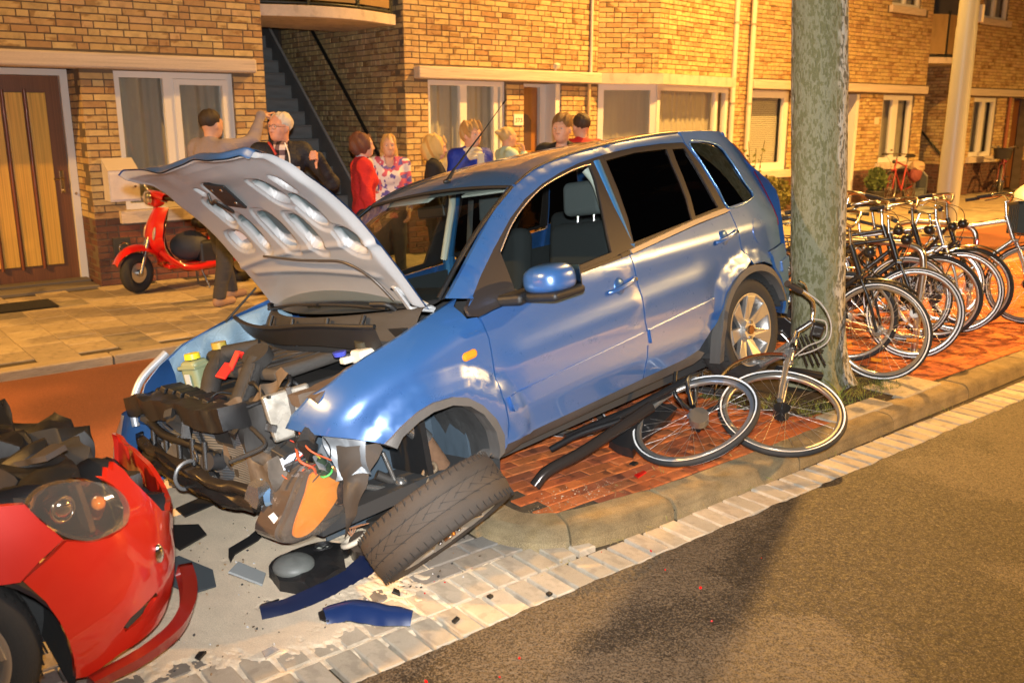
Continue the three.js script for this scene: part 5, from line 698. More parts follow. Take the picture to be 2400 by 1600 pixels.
// cabin ---------------------------------------------------------------------
function seat(z, x = 1.28) { const s = mesh('seat', [xf(rbox(0.52, 0.17, 0.50, 0.06), { p: [x, 0.48, z], r: [0, 0, 0.12] }), xf(rbox(0.14, 0.62, 0.50, 0.06, 0, 0.31, 0), { p: [x + 0.25, 0.50, z], r: [0, 0, -0.22] })], cloth, car); mesh('headrest', [xf(rbox(0.085, 0.19, 0.29, 0.04), { p: [x + 0.395, 1.235, z], r: [0, 0, -0.16] })], clothGrey, s); mesh('headrest_post', [-0.06, 0.06].map((k) => rod([x + 0.375, 1.07, z + k], [x + 0.385, 1.16, z + k], 0.006)), chrome, s); return s; }
seat(0.36); seat(-0.36);
mesh('rear_seat', [xf(rbox(0.16, 0.66, 1.15, 0.06), { p: [2.32, 0.80, 0], r: [0, 0, -0.25] }), rbox(0.5, 0.2, 1.15, 0.06, 2.05, 0.48, 0)], cloth, car);
mesh('dashboard', [grid(20, 8, (u, v) => { const z = lerp(-0.66, 0.66, u), t = z / 0.66, x0 = 0.27 - 0.20 * (1 - t * t); return [lerp(x0, 0.62, Math.min(1, v * 1.3)), 0.93 + 0.03 * Math.sin(v * 3) - 0.25 * sst(0.72, 1, v), z]; })], mat([0.03, 0.03, 0.03], 0.7), car);
mesh('steering_wheel', [xf(new THREE.TorusGeometry(0.175, 0.016, 10, 40), { p: [0.85, 0.86, 0.36], r: [0, Math.PI / 2, 0], o: 'YXZ' }).translate(0, 0, 0), xf(rbox(0.05, 0.10, 0.16, 0.02), { p: [0.83, 0.85, 0.36] })], plastic, car);
both('sun_visor', [xf(rbox(0.14, 0.012, 0.38, 0.005), { p: [1.04, 1.375, 0.33], r: [0, 0, 0.35] })], cream); both('pillar_trim', [tube([[1.47, 0.97, 0.70], [1.50, 1.15, 0.645], [1.52, 1.32, 0.585], [1.50, 1.39, 0.55]], 0.022, 20, 8)], cream); both('seat_belt', [xf(rbox(0.006, 0.55, 0.045, 0.002), { p: [1.60, 1.05, 0.585], r: [-0.25, 0, -0.05] })], mat([0.06, 0.06, 0.06], 0.8)); both('door_pillar', [rod([1.50, 0.5, 0.76], [1.54, 0.98, 0.735], 0.04), rod([1.54, 0.98, 0.735], [1.56, 1.42, 0.565], 0.032)], mat([0.03, 0.14, 0.33], 0.4, 0.3));
mesh('headliner', grid(8, 6, (u, v) => { const t = v * 2 - 1, x = lerp(0.98, 2.75, u); return [x, roofY(x) - 0.03, (gz(x) - 0.03) * t]; }), mat([0.45, 0.45, 0.42], 0.9), car); mesh('rear_view_mirror', [rbox(0.02, 0.06, 0.22, 0.01, 0.86, 1.30, 0.02)], plastic, car);
mesh('interior_panel', [bx(0.45, 2.5, 0.25, 0.90, 0.72, 0.735), bx(0.45, 2.5, 0.25, 0.90, -0.735, -0.72)], cloth, car);
// wheels --------------------------------------------------------------------
function tyreGeo(R, w, ri) { const h = w / 2; return new THREE.LatheGeometry([[ri, -h * 0.82], [ri + 0.012, -h * 0.92], [lerp(ri, R, 0.45), -h * 1.03], [lerp(ri, R, 0.75), -h * 1.0], [R - 0.016, -h * 0.90], [R - 0.004, -h * 0.72], [R, -h * 0.5], [R, -h * 0.30], [R - 0.004, -h * 0.29], [R - 0.004, -h * 0.27], [R, -h * 0.26], [R, h * 0.26], [R - 0.004, h * 0.27], [R - 0.004, h * 0.29], [R, h * 0.30], [R, h * 0.5], [R - 0.004, h * 0.72], [R - 0.016, h * 0.90], [lerp(ri, R, 0.75), h * 1.0], [lerp(ri, R, 0.45), h * 1.03], [ri + 0.012, h * 0.92], [ri, h * 0.82]].map((p) => new THREE.Vector2(...p)), 72); }
function sipes(R, w, n = 56) { const L = []; for (let i = 0; i < n; i++) for (const s of [-1, 1]) { const a = (i + (s > 0 ? 0.5 : 0)) / n * Math.PI * 2; L.push(xf(new THREE.BoxGeometry(0.0026, w * 0.15, 0.005), { p: [Math.cos(a) * (R - 0.0065), s * w * 0.42, Math.sin(a) * (R - 0.0065)], r: [0, -a + Math.PI / 2, 0.12 * s], o: 'YXZ' })); if (i % 2 === 0) L.push(xf(new THREE.BoxGeometry(0.0012, w * 0.5, 0.003), { p: [Math.cos(a) * (R - 0.0015), s * w * 0.07, Math.sin(a) * (R - 0.0015)], r: [0, -a + Math.PI / 2, 1.15 * s], o: 'YXZ' })); } return L; }
function carWheel(parent, name, R = 0.31, w = 0.195, ri = 0.208, m = rubberM) { // axis along local y, outer face towards +y
  const o = new THREE.Group(); o.name = name; parent.add(o); const t = mesh('tyre', tyreGeo(R, w, ri), m, o);
  mesh('tread_groove', sipes(R, w), mat([0.016, 0.014, 0.012], 0.95), o);
  mesh('rim', new THREE.LatheGeometry([[ri - 0.012, -w * 0.42], [ri + 0.004, -w * 0.45], [ri - 0.02, -w * 0.3], [ri - 0.03, 0], [ri - 0.018, w * 0.30], [ri + 0.010, w * 0.43], [ri + 0.012, w * 0.455], [ri - 0.004, w * 0.45], [ri - 0.012, w * 0.36]].map((p) => new THREE.Vector2(...p)), 64), alloy, o);
  for (let i = 0; i < 7; i++) { const a = i / 7 * Math.PI * 2 + 0.22; const g = extr([[0.03, -0.020], [0.07, -0.024], [ri - 0.01, -0.040], [ri - 0.01, 0.040], [0.07, 0.024], [0.03, 0.020]], 0.022, 0.004); g.rotateX(-Math.PI / 2); const P = g.attributes.position; for (let k = 0; k < P.count; k++) { const r = P.getX(k); P.setY(k, P.getY(k) + w * 0.40 - 0.045 * sst(0.14, 0.03, r) - 0.012); } g.computeVertexNormals(); g.rotateY(a); mesh('spoke', g, alloy, o); }
  mesh('hub', [xf(cyl(0.058, 0.062, 0.05, 28), { p: [0, w * 0.30, 0] })], alloy, o); mesh('hub_cap', [xf(cyl(0.027, 0.03, 0.02, 20), { p: [0, w * 0.43, 0] })], mat([0.25, 0.12, 0.05], 0.35, 0.8), o);
  mesh('wheel_bolt', [0, 1, 2, 3].map((i) => xf(cyl(0.011, 0.011, 0.02, 6), { p: [Math.cos(i * 1.571 + 0.5) * 0.045, w * 0.42, Math.sin(i * 1.571 + 0.5) * 0.045] })), mat([0.2, 0.19, 0.18], 0.4, 0.8), o);
  mesh('brake_drum', [xf(cyl(0.115, 0.115, 0.05, 28), { p: [0, -0.02, 0] })], mat([0.06, 0.055, 0.05], 0.7, 0.3), o); return o;
}
{ const w = carWheel(car, 'rear_wheel'); w.position.set(2.485, 0.305, 0.715); w.rotation.set(Math.PI / 2, 0, 0.25, 'XYZ'); w.rotation.set(Math.PI / 2, 0.25, 0); }
{ const w = carWheel(car, 'rear_wheel'); w.position.set(2.485, 0.40, -0.70); w.rotation.set(-Math.PI / 2, 0, 0); }
{ const w = carWheel(car, 'front_wheel'); w.position.set(0.02, 0.45, -0.68); w.rotation.set(-Math.PI / 2, 0, 0); }
{ // the torn-off front wheel leaning on the ground, tread towards the road
  const w = carWheel(scene, 'front_wheel', 0.31, 0.20, 0.208, mat([0.052, 0.042, 0.034], 0.8, 0, { map: rep(T.mottle, 3), bumpMap: rep(T.grain, 5), bumpScale: 0.002 }));
  w.position.set(1.87, 0.285, -2.80); w.quaternion.setFromUnitVectors(V(0, 1, 0), V(-0.216, 0.716, -0.664).normalize().negate()); w.updateMatrixWorld(); car.attach(w);
}
// ---------------------------------------------------------------- tree
{
  const t = thing('street_tree', 'mossy street tree trunk between the blue car and the bicycle racks', 'tree', [5.37, ISL - 0.02, -3.36]);
  const bark = tex(1024, (u, v) => {
    const fis = fbm(u, v * 1.1, 48, 5, 3, 0.65), fl = fbm(u, v * 0.9, 96, 4, 12, 0.6), h = hash(Math.floor(u * 1024), Math.floor(v * 1024), 2), big = fbm(u, v, 5, 4, 22); let k = 0.44 + 0.12 * (h - 0.5) + 0.2 * (big - 0.5);
    let c = [k * 1.0, k * 0.95, k * 0.80]; const dk = sst(0.49, 0.55, fl * 0.5 + fis * 0.5); c = c.map((x, i) => lerp(x, [0.10, 0.09, 0.055][i], dk * 0.9));
    const a = u * Math.PI * 2, m = sst(0.10, 0.9, Math.cos(a - 3.55)) , moss = sst(0.42, 0.60, m * 0.55 + fbm(u, v, 24, 4, 31) * 0.55 - 0.05); c = c.map((x, i) => lerp(x, [0.15, 0.15, 0.055][i] * (0.6 + 0.8 * h), moss * 0.75));
    const ye = sst(0.66, 0.74, fbm(u, v * 0.5, 20, 4, 55)) * sst(0.3, 0.8, Math.cos(a - 0.25) * 0.5 + 0.5); c = c.map((x, i) => lerp(x, [0.42, 0.38, 0.05][i], ye * 0.8)); return c.map((x) => Math.pow(x, 1 / 2.2) * 1.0);
  }, true);
  const bb = tex(512, (u, v) => 1 - 0.5 * fbm(u, v * 1.1, 48, 5, 3, 0.65) - 0.5 * fbm(u, v * 0.9, 96, 4, 12, 0.6));
  const L = [-0.779 * 0.075, -0.627 * 0.075];
  const g = grid(64, 90, (u, v) => { const y = v * 5.2, a = u * Math.PI * 2, r = 0.172 + 0.055 * Math.exp(-y / 0.16) + 0.01 * Math.exp(-y / 0.9) - 0.006 * y + 0.010 * Math.sin(a * 2 + 1 + y) + 0.012 * (vnoise(u * 10, y * 2.2, 10, 3) - 0.5) + 0.012 * Math.exp(-(((y - 2.02) / 0.05) ** 2)) * Math.max(0, Math.cos(a)); const flare = 0.05 * Math.exp(-y / 0.12) * Math.max(0, Math.sin(a * 5)); return [L[0] * y + (r + flare) * Math.cos(a), y, L[1] * y - (r + flare) * Math.sin(a)]; });
  { const U = g.attributes.uv; for (let i = 0; i < U.count; i++) U.setXY(i, U.getX(i), U.getY(i) * 2.2); }
  mesh('trunk', g, mat(0xffffff, 0.92, 0, { map: bark, bumpMap: rep(bb, 1, 1), bumpScale: 0.016 }), t);
  const lm = mat([0.25, 0.22, 0.16], 0.9); for (const [a, e, l] of [[0.3, 1.0, 2.6], [1.6, 0.8, 2.4], [2.9, 1.1, 2.8], [4.1, 0.75, 2.3], [5.3, 1.2, 2.7]]) { const b = V(L[0] * 5.1, 5.1, L[1] * 5.1), c = b.clone().add(V(Math.cos(a) * Math.cos(e) * l * 0.5, Math.sin(e) * l * 0.5 + 0.1, Math.sin(a) * Math.cos(e) * l * 0.5)), d = b.clone().add(V(Math.cos(a) * Math.cos(e) * l, Math.sin(e) * l, Math.sin(a) * Math.cos(e) * l)); mesh('limb', [rod(b, c, 0.085, 0.055), rod(c, d, 0.055, 0.02)], lm, t); }
  const leaf = new THREE.PlaneGeometry(0.09, 0.12), N = 2600, im = new THREE.InstancedMesh(leaf, mat([0.06, 0.10, 0.025], 0.7, 0, { transmission: 0.3, thickness: 0 }), N); im.name = 'crown'; const m4 = new THREE.Matrix4();
  for (let i = 0; i < N; i++) { const k = i % 40, ca = hash(k, 1) * 6.28, cr = 1.9 * Math.sqrt(hash(k, 2)), cy = 6.2 + 2.0 * hash(k, 3); m4.compose(V(Math.cos(ca) * cr + rr(-0.5, 0.5), cy + rr(-0.4, 0.4), Math.sin(ca) * cr + rr(-0.5, 0.5)), new THREE.Quaternion().setFromEuler(new THREE.Euler(rr(0, 6), rr(0, 6), rr(0, 6))), V(1, 1, 1)); im.setMatrixAt(i, m4); } t.add(im); im.userData.kind = 'stuff';
}
// weeds and grass around the trunk
const blade = (h, w, bend, n = 5) => grid(1, n, (u, v) => [(u - 0.5) * w * (1 - v * v), h * v * (1 - 0.25 * bend * v), bend * h * v * v]);
{
  const gm = mat([0.20, 0.23, 0.045], 0.8, 0, { transmission: 0.2, thickness: 0 }), N = 1500, im = new THREE.InstancedMesh(blade(0.045, 0.005, 0.7, 3), gm, N); im.name = 'moss_and_grass'; const m4 = new THREE.Matrix4(), c = new THREE.Color();
  const pat = [[5.62, -3.02, 0.15, 0.09], [5.3, -3.02, 0.28, 0.10], [4.85, -3.0, 0.2, 0.12], [5.55, -3.15, 0.12, 0.12], [4.75, -3.25, 0.2, 0.15], [4.6, -3.5, 0.15, 0.3]];
  for (let i = 0; i < N; i++) { const q = pat[i % 6], a = rr(0, 6.28), r = Math.sqrt(rnd()); m4.compose(V(q[0] + Math.cos(a) * r * q[2], ISL - 0.002, q[1] + Math.sin(a) * r * q[3]), new THREE.Quaternion().setFromEuler(new THREE.Euler(rr(-0.4, 0.4), rr(0, 6.3), rr(-0.4, 0.4))), V(1, 1, 1).multiplyScalar(rr(0.4, 1.1))); im.setMatrixAt(i, m4); const k = rr(0.5, 1.3); im.setColorAt(i, c.setRGB(k * 1.1, k, k * 0.7)); }
  scene.add(im); im.userData = { kind: 'stuff', label: 'short yellow-green grass and moss in the tree pit' };
  const w = thing('weed', 'tall grassy weed with arching pale leaves at the foot of the tree', 'weed', [5.02, ISL, -2.98]); const wm = mat([0.30, 0.34, 0.06], 0.6, 0, { transmission: 0.3, thickness: 0 });
  for (let i = 0; i < 11; i++) mesh('leaf', xf(blade(rr(0.10, 0.20), 0.016, rr(0.5, 1.3), 8), { p: [rr(-0.03, 0.03), 0, rr(-0.02, 0.02)], r: [0, i * 2.4 + rr(0, 1), 0] }), wm, w);
}
// shrub, pot plant against the houses
function bush(name, label, x, z, r, h, n, colr, pot) {
  const o = thing(name, label, 'plant', [x, 0.06, z]); const im = new THREE.InstancedMesh(new THREE.PlaneGeometry(0.045, 0.06), mat(colr, 0.75, 0, { transmission: 0.25, thickness: 0 }), n); im.name = 'foliage'; im.userData.kind = 'stuff'; const m4 = new THREE.Matrix4(); const y0 = pot ? 0.3 : 0.12;
  for (let i = 0; i < n; i++) { const a = rr(0, 6.28), b = Math.acos(rr(-1, 1)), q = Math.pow(rnd(), 0.4); m4.compose(V(Math.cos(a) * Math.sin(b) * r * q, y0 + h / 2 + Math.cos(b) * h / 2 * q, Math.sin(a) * Math.sin(b) * r * 0.8 * q), new THREE.Quaternion().setFromEuler(new THREE.Euler(rr(0, 6), rr(0, 6), rr(0, 6))), V(1, 1, 1).multiplyScalar(rr(0.6, 1.3))); im.setMatrixAt(i, m4); } o.add(im);
  for (let i = 0; i < 5; i++) mesh('stem', [rod([0, 0, 0], [rr(-0.3, 0.3) * r * 2, y0 + h * 0.6, rr(-0.3, 0.3) * r], 0.012, 0.005, 6)], mat([0.12, 0.08, 0.04], 0.9), o);
  if (pot) mesh('pot', new THREE.LatheGeometry([[0.001, 0], [0.13, 0], [0.17, 0.30], [0.185, 0.31], [0.185, 0.34], [0.15, 0.34], [0.15, 0.28], [0.001, 0.28]].map((p) => new THREE.Vector2(...p)), 24), mat([0.03, 0.028, 0.025], 0.6), o); return o;
}
bush('shrub', 'low round shrub under the window with the blind', 13.6, -9.78, 0.5, 0.66, 1100, [0.16, 0.15, 0.03]);
bush('potted_plant', 'green plant in a dark pot beside the black door', 17.3, -9.9, 0.25, 0.5, 500, [0.10, 0.14, 0.03], true);
{ const o = thing('climbing_plant', 'thin leafy twigs beside the drainpipes', 'plant', [13.0, 0.06, -9.8]); for (let i = 0; i < 4; i++) { const s = mesh('twig', [tube([[0.1 * i - 0.1, 0, 0], [0.1 * i - 0.05, 0.7, 0.03], [0.22 * i - 0.3, 1.25 + 0.12 * (i % 2), 0.05]], 0.006, 12, 5)], mat([0.10, 0.09, 0.03], 0.9), o); for (let k = 0; k < 9; k++) mesh('leaf', xf(new THREE.PlaneGeometry(0.07, 0.035), { p: [lerp(0.1 * i - 0.1, 0.22 * i - 0.3, k / 9) + rr(-0.08, 0.08), 0.5 + k * 0.09, rr(0, 0.08)], r: [rr(-1, 1), rr(0, 3), rr(-1, 1)] }), mat([0.12, 0.13, 0.03], 0.7), s); } }

// ---------------------------------------------------------------- bicycles
const BK = { tyre: mat([0.02, 0.02, 0.02], 0.75), band: mat([0.86, 0.86, 0.84], 0.5), rim: mat([0.55, 0.52, 0.47], 0.3, 0.85), spoke: mat([0.6, 0.58, 0.54], 0.3, 0.9), hub: mat([0.5, 0.48, 0.44], 0.3, 0.9), black: mat([0.015, 0.015, 0.016], 0.28, 0, { clearcoat: 0.6 }), saddle: mat([0.018, 0.017, 0.016], 0.55), bar: mat([0.62, 0.60, 0.56], 0.22, 1), grip: mat([0.03, 0.022, 0.018], 0.75), amberR: mat([0.8, 0.28, 0.02], 0.25), lampR: mat([0.6, 0.02, 0.015], 0.2) };
const bandGeo = (R) => join([-1, 1].map((s) => new THREE.LatheGeometry([[R - 0.027, s * 0.0150], [R - 0.020, s * 0.0188], [R - 0.0135, s * 0.0200]].map((p) => new THREE.Vector2(...p)), 64).rotateX(Math.PI / 2)));
const WR = 0.343, wheelGeo = { tyre: new THREE.TorusGeometry(WR - 0.0185, 0.0185, 10, 64), band: bandGeo(WR), rim: new THREE.LatheGeometry([[WR - 0.052, -0.012], [WR - 0.033, -0.0145], [WR - 0.030, -0.010], [WR - 0.036, 0], [WR - 0.030, 0.010], [WR - 0.033, 0.0145], [WR - 0.052, 0.012], [WR - 0.055, 0], [WR - 0.052, -0.012]].map((p) => new THREE.Vector2(...p)), 64).rotateX(Math.PI / 2), spokes: join([...Array(32)].map((_, i) => { const a = i / 32 * 6.283, b = a + (i % 4 < 2 ? 0.9 : -0.9), s = i % 2 ? 1 : -1; return rod([Math.cos(b) * 0.026, Math.sin(b) * 0.026, s * 0.028], [Math.cos(a) * (WR - 0.05), Math.sin(a) * (WR - 0.05), 0], 0.0011, 0.0011, 4); })), hub: join([xf(cyl(0.022, 0.022, 0.075, 14), { r: [1.571, 0, 0] }), ...[-1, 1].map((s) => xf(cyl(0.031, 0.031, 0.004, 16), { p: [0, 0, s * 0.03], r: [1.571, 0, 0] })), xf(cyl(0.008, 0.008, 0.13, 8), { r: [1.571, 0, 0] })]), hubBig: join([xf(cyl(0.045, 0.045, 0.06, 20), { r: [1.571, 0, 0] }), xf(cyl(0.008, 0.008, 0.13, 8), { r: [1.571, 0, 0] })]) };
function bikeWheel(parent, name, pos, turn = 0, o = {}) {
  const w = new THREE.Group(); w.name = name; w.position.set(...pos); w.rotation.y = turn; parent.add(w);
  mesh('tyre', wheelGeo.tyre, o.tyre || BK.tyre, w); if (o.band !== false) mesh('reflective_band', wheelGeo.band, BK.band, w); mesh('rim', wheelGeo.rim, BK.rim, w); stuff(mesh('spokes', wheelGeo.spokes, BK.spoke, w)); mesh('hub', o.drum ? wheelGeo.hubBig : wheelGeo.hub, o.drum ? BK.black : BK.hub, w);
  if (o.reflector) mesh('spoke_reflector', [xf(rbox(0.07, 0.025, 0.008, 0.004), { p: [0.0, -0.2, 0.006] })], BK.amberR, w); return w;
}
const guard = (R, a0, a1, w = 0.045) => grid(24, 6, (u, v) => { const a = lerp(a0, a1, u), q = (v - 0.5) * 2; return [Math.cos(a) * (R - 0.008 * q * q), Math.sin(a) * (R - 0.008 * q * q), q * w / 2]; });
function bicycle(label, p, turn, o = {}) { // origin: ground under the front hub, +x is forward; wheelbase 1.08
  const b = thing('bicycle', label, 'bicycle', p, turn, o.group), fm = o.paint || BK.black, st = o.steer || 0; b.rotation.set(o.lean || 0, turn, 0, 'YXZ');
  const W = -1.08, ax = V(-0.045, 0.60, 0), dir = V(-0.32, 0.95, 0).normalize(), S = (g) => { g.translate(0.0, -WR, 0); const q = new THREE.Quaternion().setFromAxisAngle(dir, st); g.applyQuaternion(q); g.translate(0, WR, 0); return g; };
  bikeWheel(b, 'front_wheel', [0, WR, 0], st, { band: o.band, drum: o.drum, reflector: true }); bikeWheel(b, 'rear_wheel', [W, WR, 0], 0, { band: o.band, drum: true, reflector: true });
  const bb = [W + 0.44, 0.28, 0], stp = [W + 0.27, 0.80, 0], hd0 = [-0.15, 0.72, 0], hd1 = [-0.225, 0.92, 0], T0 = 0.0165;
  const fr = [rod(bb, stp, 0.016), rod(hd0, hd1, 0.02), rod([W, WR, 0.05], [bb[0], bb[1], 0.04], 0.009), rod([W, WR, -0.05], [bb[0], bb[1], -0.04], 0.009), rod([W, WR, 0.05], [W + 0.29, 0.70, 0.02], 0.008), rod([W, WR, -0.05], [W + 0.29, 0.70, -0.02], 0.008)];
  if (o.step) fr.push(tube([hd0, [-0.30, 0.55, 0], [-0.45, 0.36, 0], [bb[0] + 0.03, bb[1] + 0.03, 0]], 0.018, 20, 8), tube([[-0.205, 0.86, 0], [-0.36, 0.64, 0], [-0.55, 0.46, 0], [W + 0.40, 0.46, 0]], 0.015, 20, 8)); else fr.push(rod(hd0, bb, 0.018), rod([-0.21, 0.88, 0], [W + 0.285, 0.76, 0], 0.016));
  mesh('frame', fr, fm, b);
  mesh('fork', [S(tube([[0, WR, 0.052], [-0.05, 0.52, 0.052], [-0.13, 0.70, 0.04]], 0.0105, 14, 8)), S(tube([[0, WR, -0.052], [-0.05, 0.52, -0.052], [-0.13, 0.70, -0.04]], 0.0105, 14, 8)), S(xf(rbox(0.05, 0.03, 0.11, 0.01), { p: [-0.14, 0.715, 0] }))], o.forkM || fm, b);
  const hb = o.sporty ? [[-0.20, 1.02, -0.29], [-0.235, 1.03, -0.12], [-0.24, 1.03, 0], [-0.235, 1.03, 0.12], [-0.20, 1.02, 0.29]] : [[-0.50, 1.06, -0.27], [-0.36, 1.09, -0.27], [-0.24, 1.10, -0.20], [-0.22, 1.05, -0.05], [-0.225, 1.045, 0], [-0.22, 1.05, 0.05], [-0.24, 1.10, 0.20], [-0.36, 1.09, 0.27], [-0.50, 1.06, 0.27]];
  const hbm = mesh('handlebar', [S(tube(hb, 0.0115, 50, 8)), S(rod([-0.225, 0.90, 0], [-0.245, 1.05, 0], 0.012))], BK.bar, b);
  for (const s of [-1, 1]) mesh('grip', S(o.sporty ? rod([-0.215, 1.025, s * 0.19], [-0.20, 1.02, s * 0.30], 0.017) : rod([-0.41, 1.08, s * 0.27], [-0.52, 1.057, s * 0.27], 0.017)), BK.grip, hbm);
  mesh('bell', S(sph(0.028, -0.25, 1.10, 0.13, 1, 0.7, 1, 12)), BK.bar, hbm); mesh('brake_lever', S(tube(o.sporty ? [[-0.22, 1.02, 0.15], [-0.17, 1.0, 0.2], [-0.16, 0.99, 0.27]] : [[-0.34, 1.07, 0.26], [-0.38, 1.05, 0.28], [-0.46, 1.03, 0.285]], 0.005, 12, 6)), BK.bar, hbm);
  mesh('cable', S(tube([[-0.30, 1.08, 0.25], [-0.10, 1.02, 0.18], [-0.08, 0.85, 0.06], [-0.12, 0.72, 0.05]], 0.003, 24, 5)), BK.grip, b);
  const sd = mesh('saddle', [(() => { const g = grid(14, 10, (u, v) => { const x = lerp(-0.14, 0.13, u), w = 0.085 * sst(1.05, 0.35, u) + 0.02, q = (v - 0.5) * 2; return [x, 0.02 - 0.035 * q * q - 0.02 * u + 0.02 * sst(0.3, 0, u), w * q]; }); return g.translate(W + 0.20, 0.97, 0); })(), xf(rbox(0.20, 0.03, 0.09, 0.014), { p: [W + 0.20, 0.955, 0] })], o.saddleM || BK.saddle, b); mesh('seat_post', [rod(stp, [W + 0.235, 0.95, 0], 0.013)], BK.bar, b);
  if (o.carrier !== false) mesh('carrier', [rod([W - 0.22, 0.755, 0.06], [W + 0.20, 0.755, 0.045], 0.006), rod([W - 0.22, 0.755, -0.06], [W + 0.20, 0.755, -0.045], 0.006), rod([W - 0.22, 0.755, 0.06], [W - 0.22, 0.755, -0.06], 0.006), rod([W - 0.05, 0.755, 0.055], [W - 0.05, 0.755, -0.055], 0.006), rod([W - 0.12, 0.755, 0.06], [W, WR, 0.055], 0.005), rod([W - 0.12, 0.755, -0.06], [W, WR, -0.055], 0.005)], BK.black, b);
  mesh('rear_mudguard', guard(WR + 0.028, 0.4, 3.3).translate(W, WR, 0), o.guardM || BK.black, b); if (o.fguard !== false) mesh('front_mudguard', S(guard(WR + 0.026, 0.9, 3.35).translate(0, WR, 0)), o.guardM || BK.black, b);
  mesh('rear_lamp', [xf(rbox(0.03, 0.05, 0.07, 0.01), { p: [W - 0.235, 0.72, 0] })], BK.lampR, b); mesh('head_lamp', [S(xf(sph(0.04, 0, 0, 0, 1.1, 1, 1, 14), { p: [-0.10, 0.88, 0] }))], BK.black, b);
  mesh('chain_case', [xf(extr([[-0.30, -0.05], [0.02, -0.085], [0.09, -0.03], [0.09, 0.04], [0.02, 0.085], [-0.30, 0.05], [-0.44, 0.045], [-0.44, -0.02]], 0.03, 0.004), { p: [bb[0], bb[1] + 0.02, 0.045] })], BK.black, b); mesh('crank', [rod([bb[0], bb[1], 0.09], [bb[0] + 0.12, bb[1] - 0.11, 0.09], 0.009), rod([bb[0], bb[1], -0.06], [bb[0] - 0.12, bb[1] + 0.11, -0.06], 0.009), rod([bb[0], bb[1], -0.07], [bb[0], bb[1], 0.1], 0.016)], BK.bar, b); for (const s of [1, -1]) mesh('pedal', xf(rbox(0.09, 0.022, 0.08, 0.006), { p: [bb[0] + s * 0.12, bb[1] - s * 0.11, s > 0 ? 0.135 : -0.105] }), BK.black, b);
  mesh('kickstand', [rod([W + 0.12, 0.30, 0.06], [W + 0.02, 0.04, 0.14], 0.008)], BK.bar, b);
  if (o.crate) { const c = mesh('crate', S((() => { const w = 0.40, d = 0.30, h = 0.25, L = [box(d, 0.012, w, 0, 0, 0)]; for (const s of [-1, 1]) { L.push(box(d, h, 0.012, 0, h / 2, s * w / 2), box(0.012, h, w, s * d / 2, h / 2, 0), box(d + 0.03, 0.025, 0.03, 0, h, s * w / 2), box(0.03, 0.025, w + 0.03, s * d / 2, h, 0)); for (let k = 0; k < 5; k++) L.push(box(0.01, h, 0.02, s * (d / 2 + 0.008), h / 2, -w / 2 + 0.05 + k * 0.075)); } return join(L).translate(-0.02, 0.78, 0); })()), mat([0.022, 0.03, 0.022], 0.5), b); mesh('crate_label', S(xf(rbox(0.004, 0.05, 0.05, 0.001), { p: [0.1455, 0.93, 0.10] })), mat([0.75, 0.72, 0.6], 0.6), c); for (let k = 0; k < 3; k++) mesh('crate_mark', S(xf(rbox(0.004, 0.05, 0.012, 0.001), { p: [0.1455, 0.86, -0.06 - k * 0.035] })), mat([0.6, 0.5, 0.35], 0.6), c); mesh('front_carrier', [S(rod([-0.16, 0.76, 0.15], [0.13, 0.76, 0.15], 0.008)), S(rod([-0.16, 0.76, -0.15], [0.13, 0.76, -0.15], 0.008)), S(rod([0.1, 0.76, 0.1], [0, WR, 0.06], 0.006)), S(rod([0.1, 0.76, -0.1], [0, WR, -0.06], 0.006))], BK.bar, b); }
  if (o.basket) mesh('basket', [S(xf(grid(28, 8, (u, v) => { const a = u * 6.283; const r = lerp(0.15, 0.19, v), k = Math.pow(Math.abs(Math.cos(a)) ** 4 + Math.abs(Math.sin(a)) ** 4, -0.25) ; return [Math.cos(a) * r * k * 0.8, v * 0.24, Math.sin(a) * r * k * 1.1]; }), { p: [-0.02, 0.82, 0] })), S(xf(box(0.24, 0.008, 0.33), { p: [-0.02, 0.825, 0] })), S(xf(new THREE.TorusGeometry(0.18, 0.009, 6, 28).rotateX(1.571).scale(0.92, 1, 1.26), { p: [-0.02, 1.06, 0] }))], mat([0.025, 0.02, 0.017], 0.6), b);
  return b;
}
const silver = mat([0.45, 0.44, 0.42], 0.3, 0.7), grp = 'bicycles parked at the racks';
// each stands with its front wheel to the road, the rest reaching back towards the cycle path
bicycle('black bicycle next to the tree trunk, front wheel turned towards the road', [5.74, ISL, -3.16], -1.22, { steer: -0.12, lean: 0.05, group: grp, fguard: true });
bicycle('dark bicycle leaning in the first steel rack, white ring on its tyre', [6.46, ISL, -3.30], -1.12, { sporty: true, lean: -0.05, group: grp, fguard: false, steer: 0.08 });
bicycle('dark bicycle without tyre rings standing between the two racks', [7.22, ISL, -3.52], -1.2, { band: false, lean: 0.03, group: grp, step: true, drum: true, guardM: BK.black });
bicycle('grey-framed bicycle with plain black tyres beside the second rack', [7.55, ISL, -3.50], -1.12, { paint: silver, lean: -0.06, group: grp, sporty: true, fguard: true });
bicycle('black step-through bicycle locked against the second rack', [7.86, ISL, -3.56], -1.28, { band: false, step: true, lean: 0.02, group: grp });
bicycle('silver bicycle carrying a black crate over its front wheel', [8.38, ISL, -3.30], -1.12, { paint: silver, crate: true, drum: true, lean: -0.08, steer: 0.15, group: grp });
bicycle('old black bicycle squeezed in close behind the tree trunk', [6.02, ISL, -3.55], -1.45, { band: false, lean: 0.12, steer: 0.35, group: grp, step: true });
bicycle('black bicycle leaning hard over the first rack', [6.95, ISL, -3.62], -1.0, { lean: -0.16, steer: -0.3, group: grp, drum: true });
bicycle('silver-forked bicycle parked the other way round between the racks', [7.35, ISL, -4.75], 2.0, { forkM: silver, lean: 0.1, group: grp });
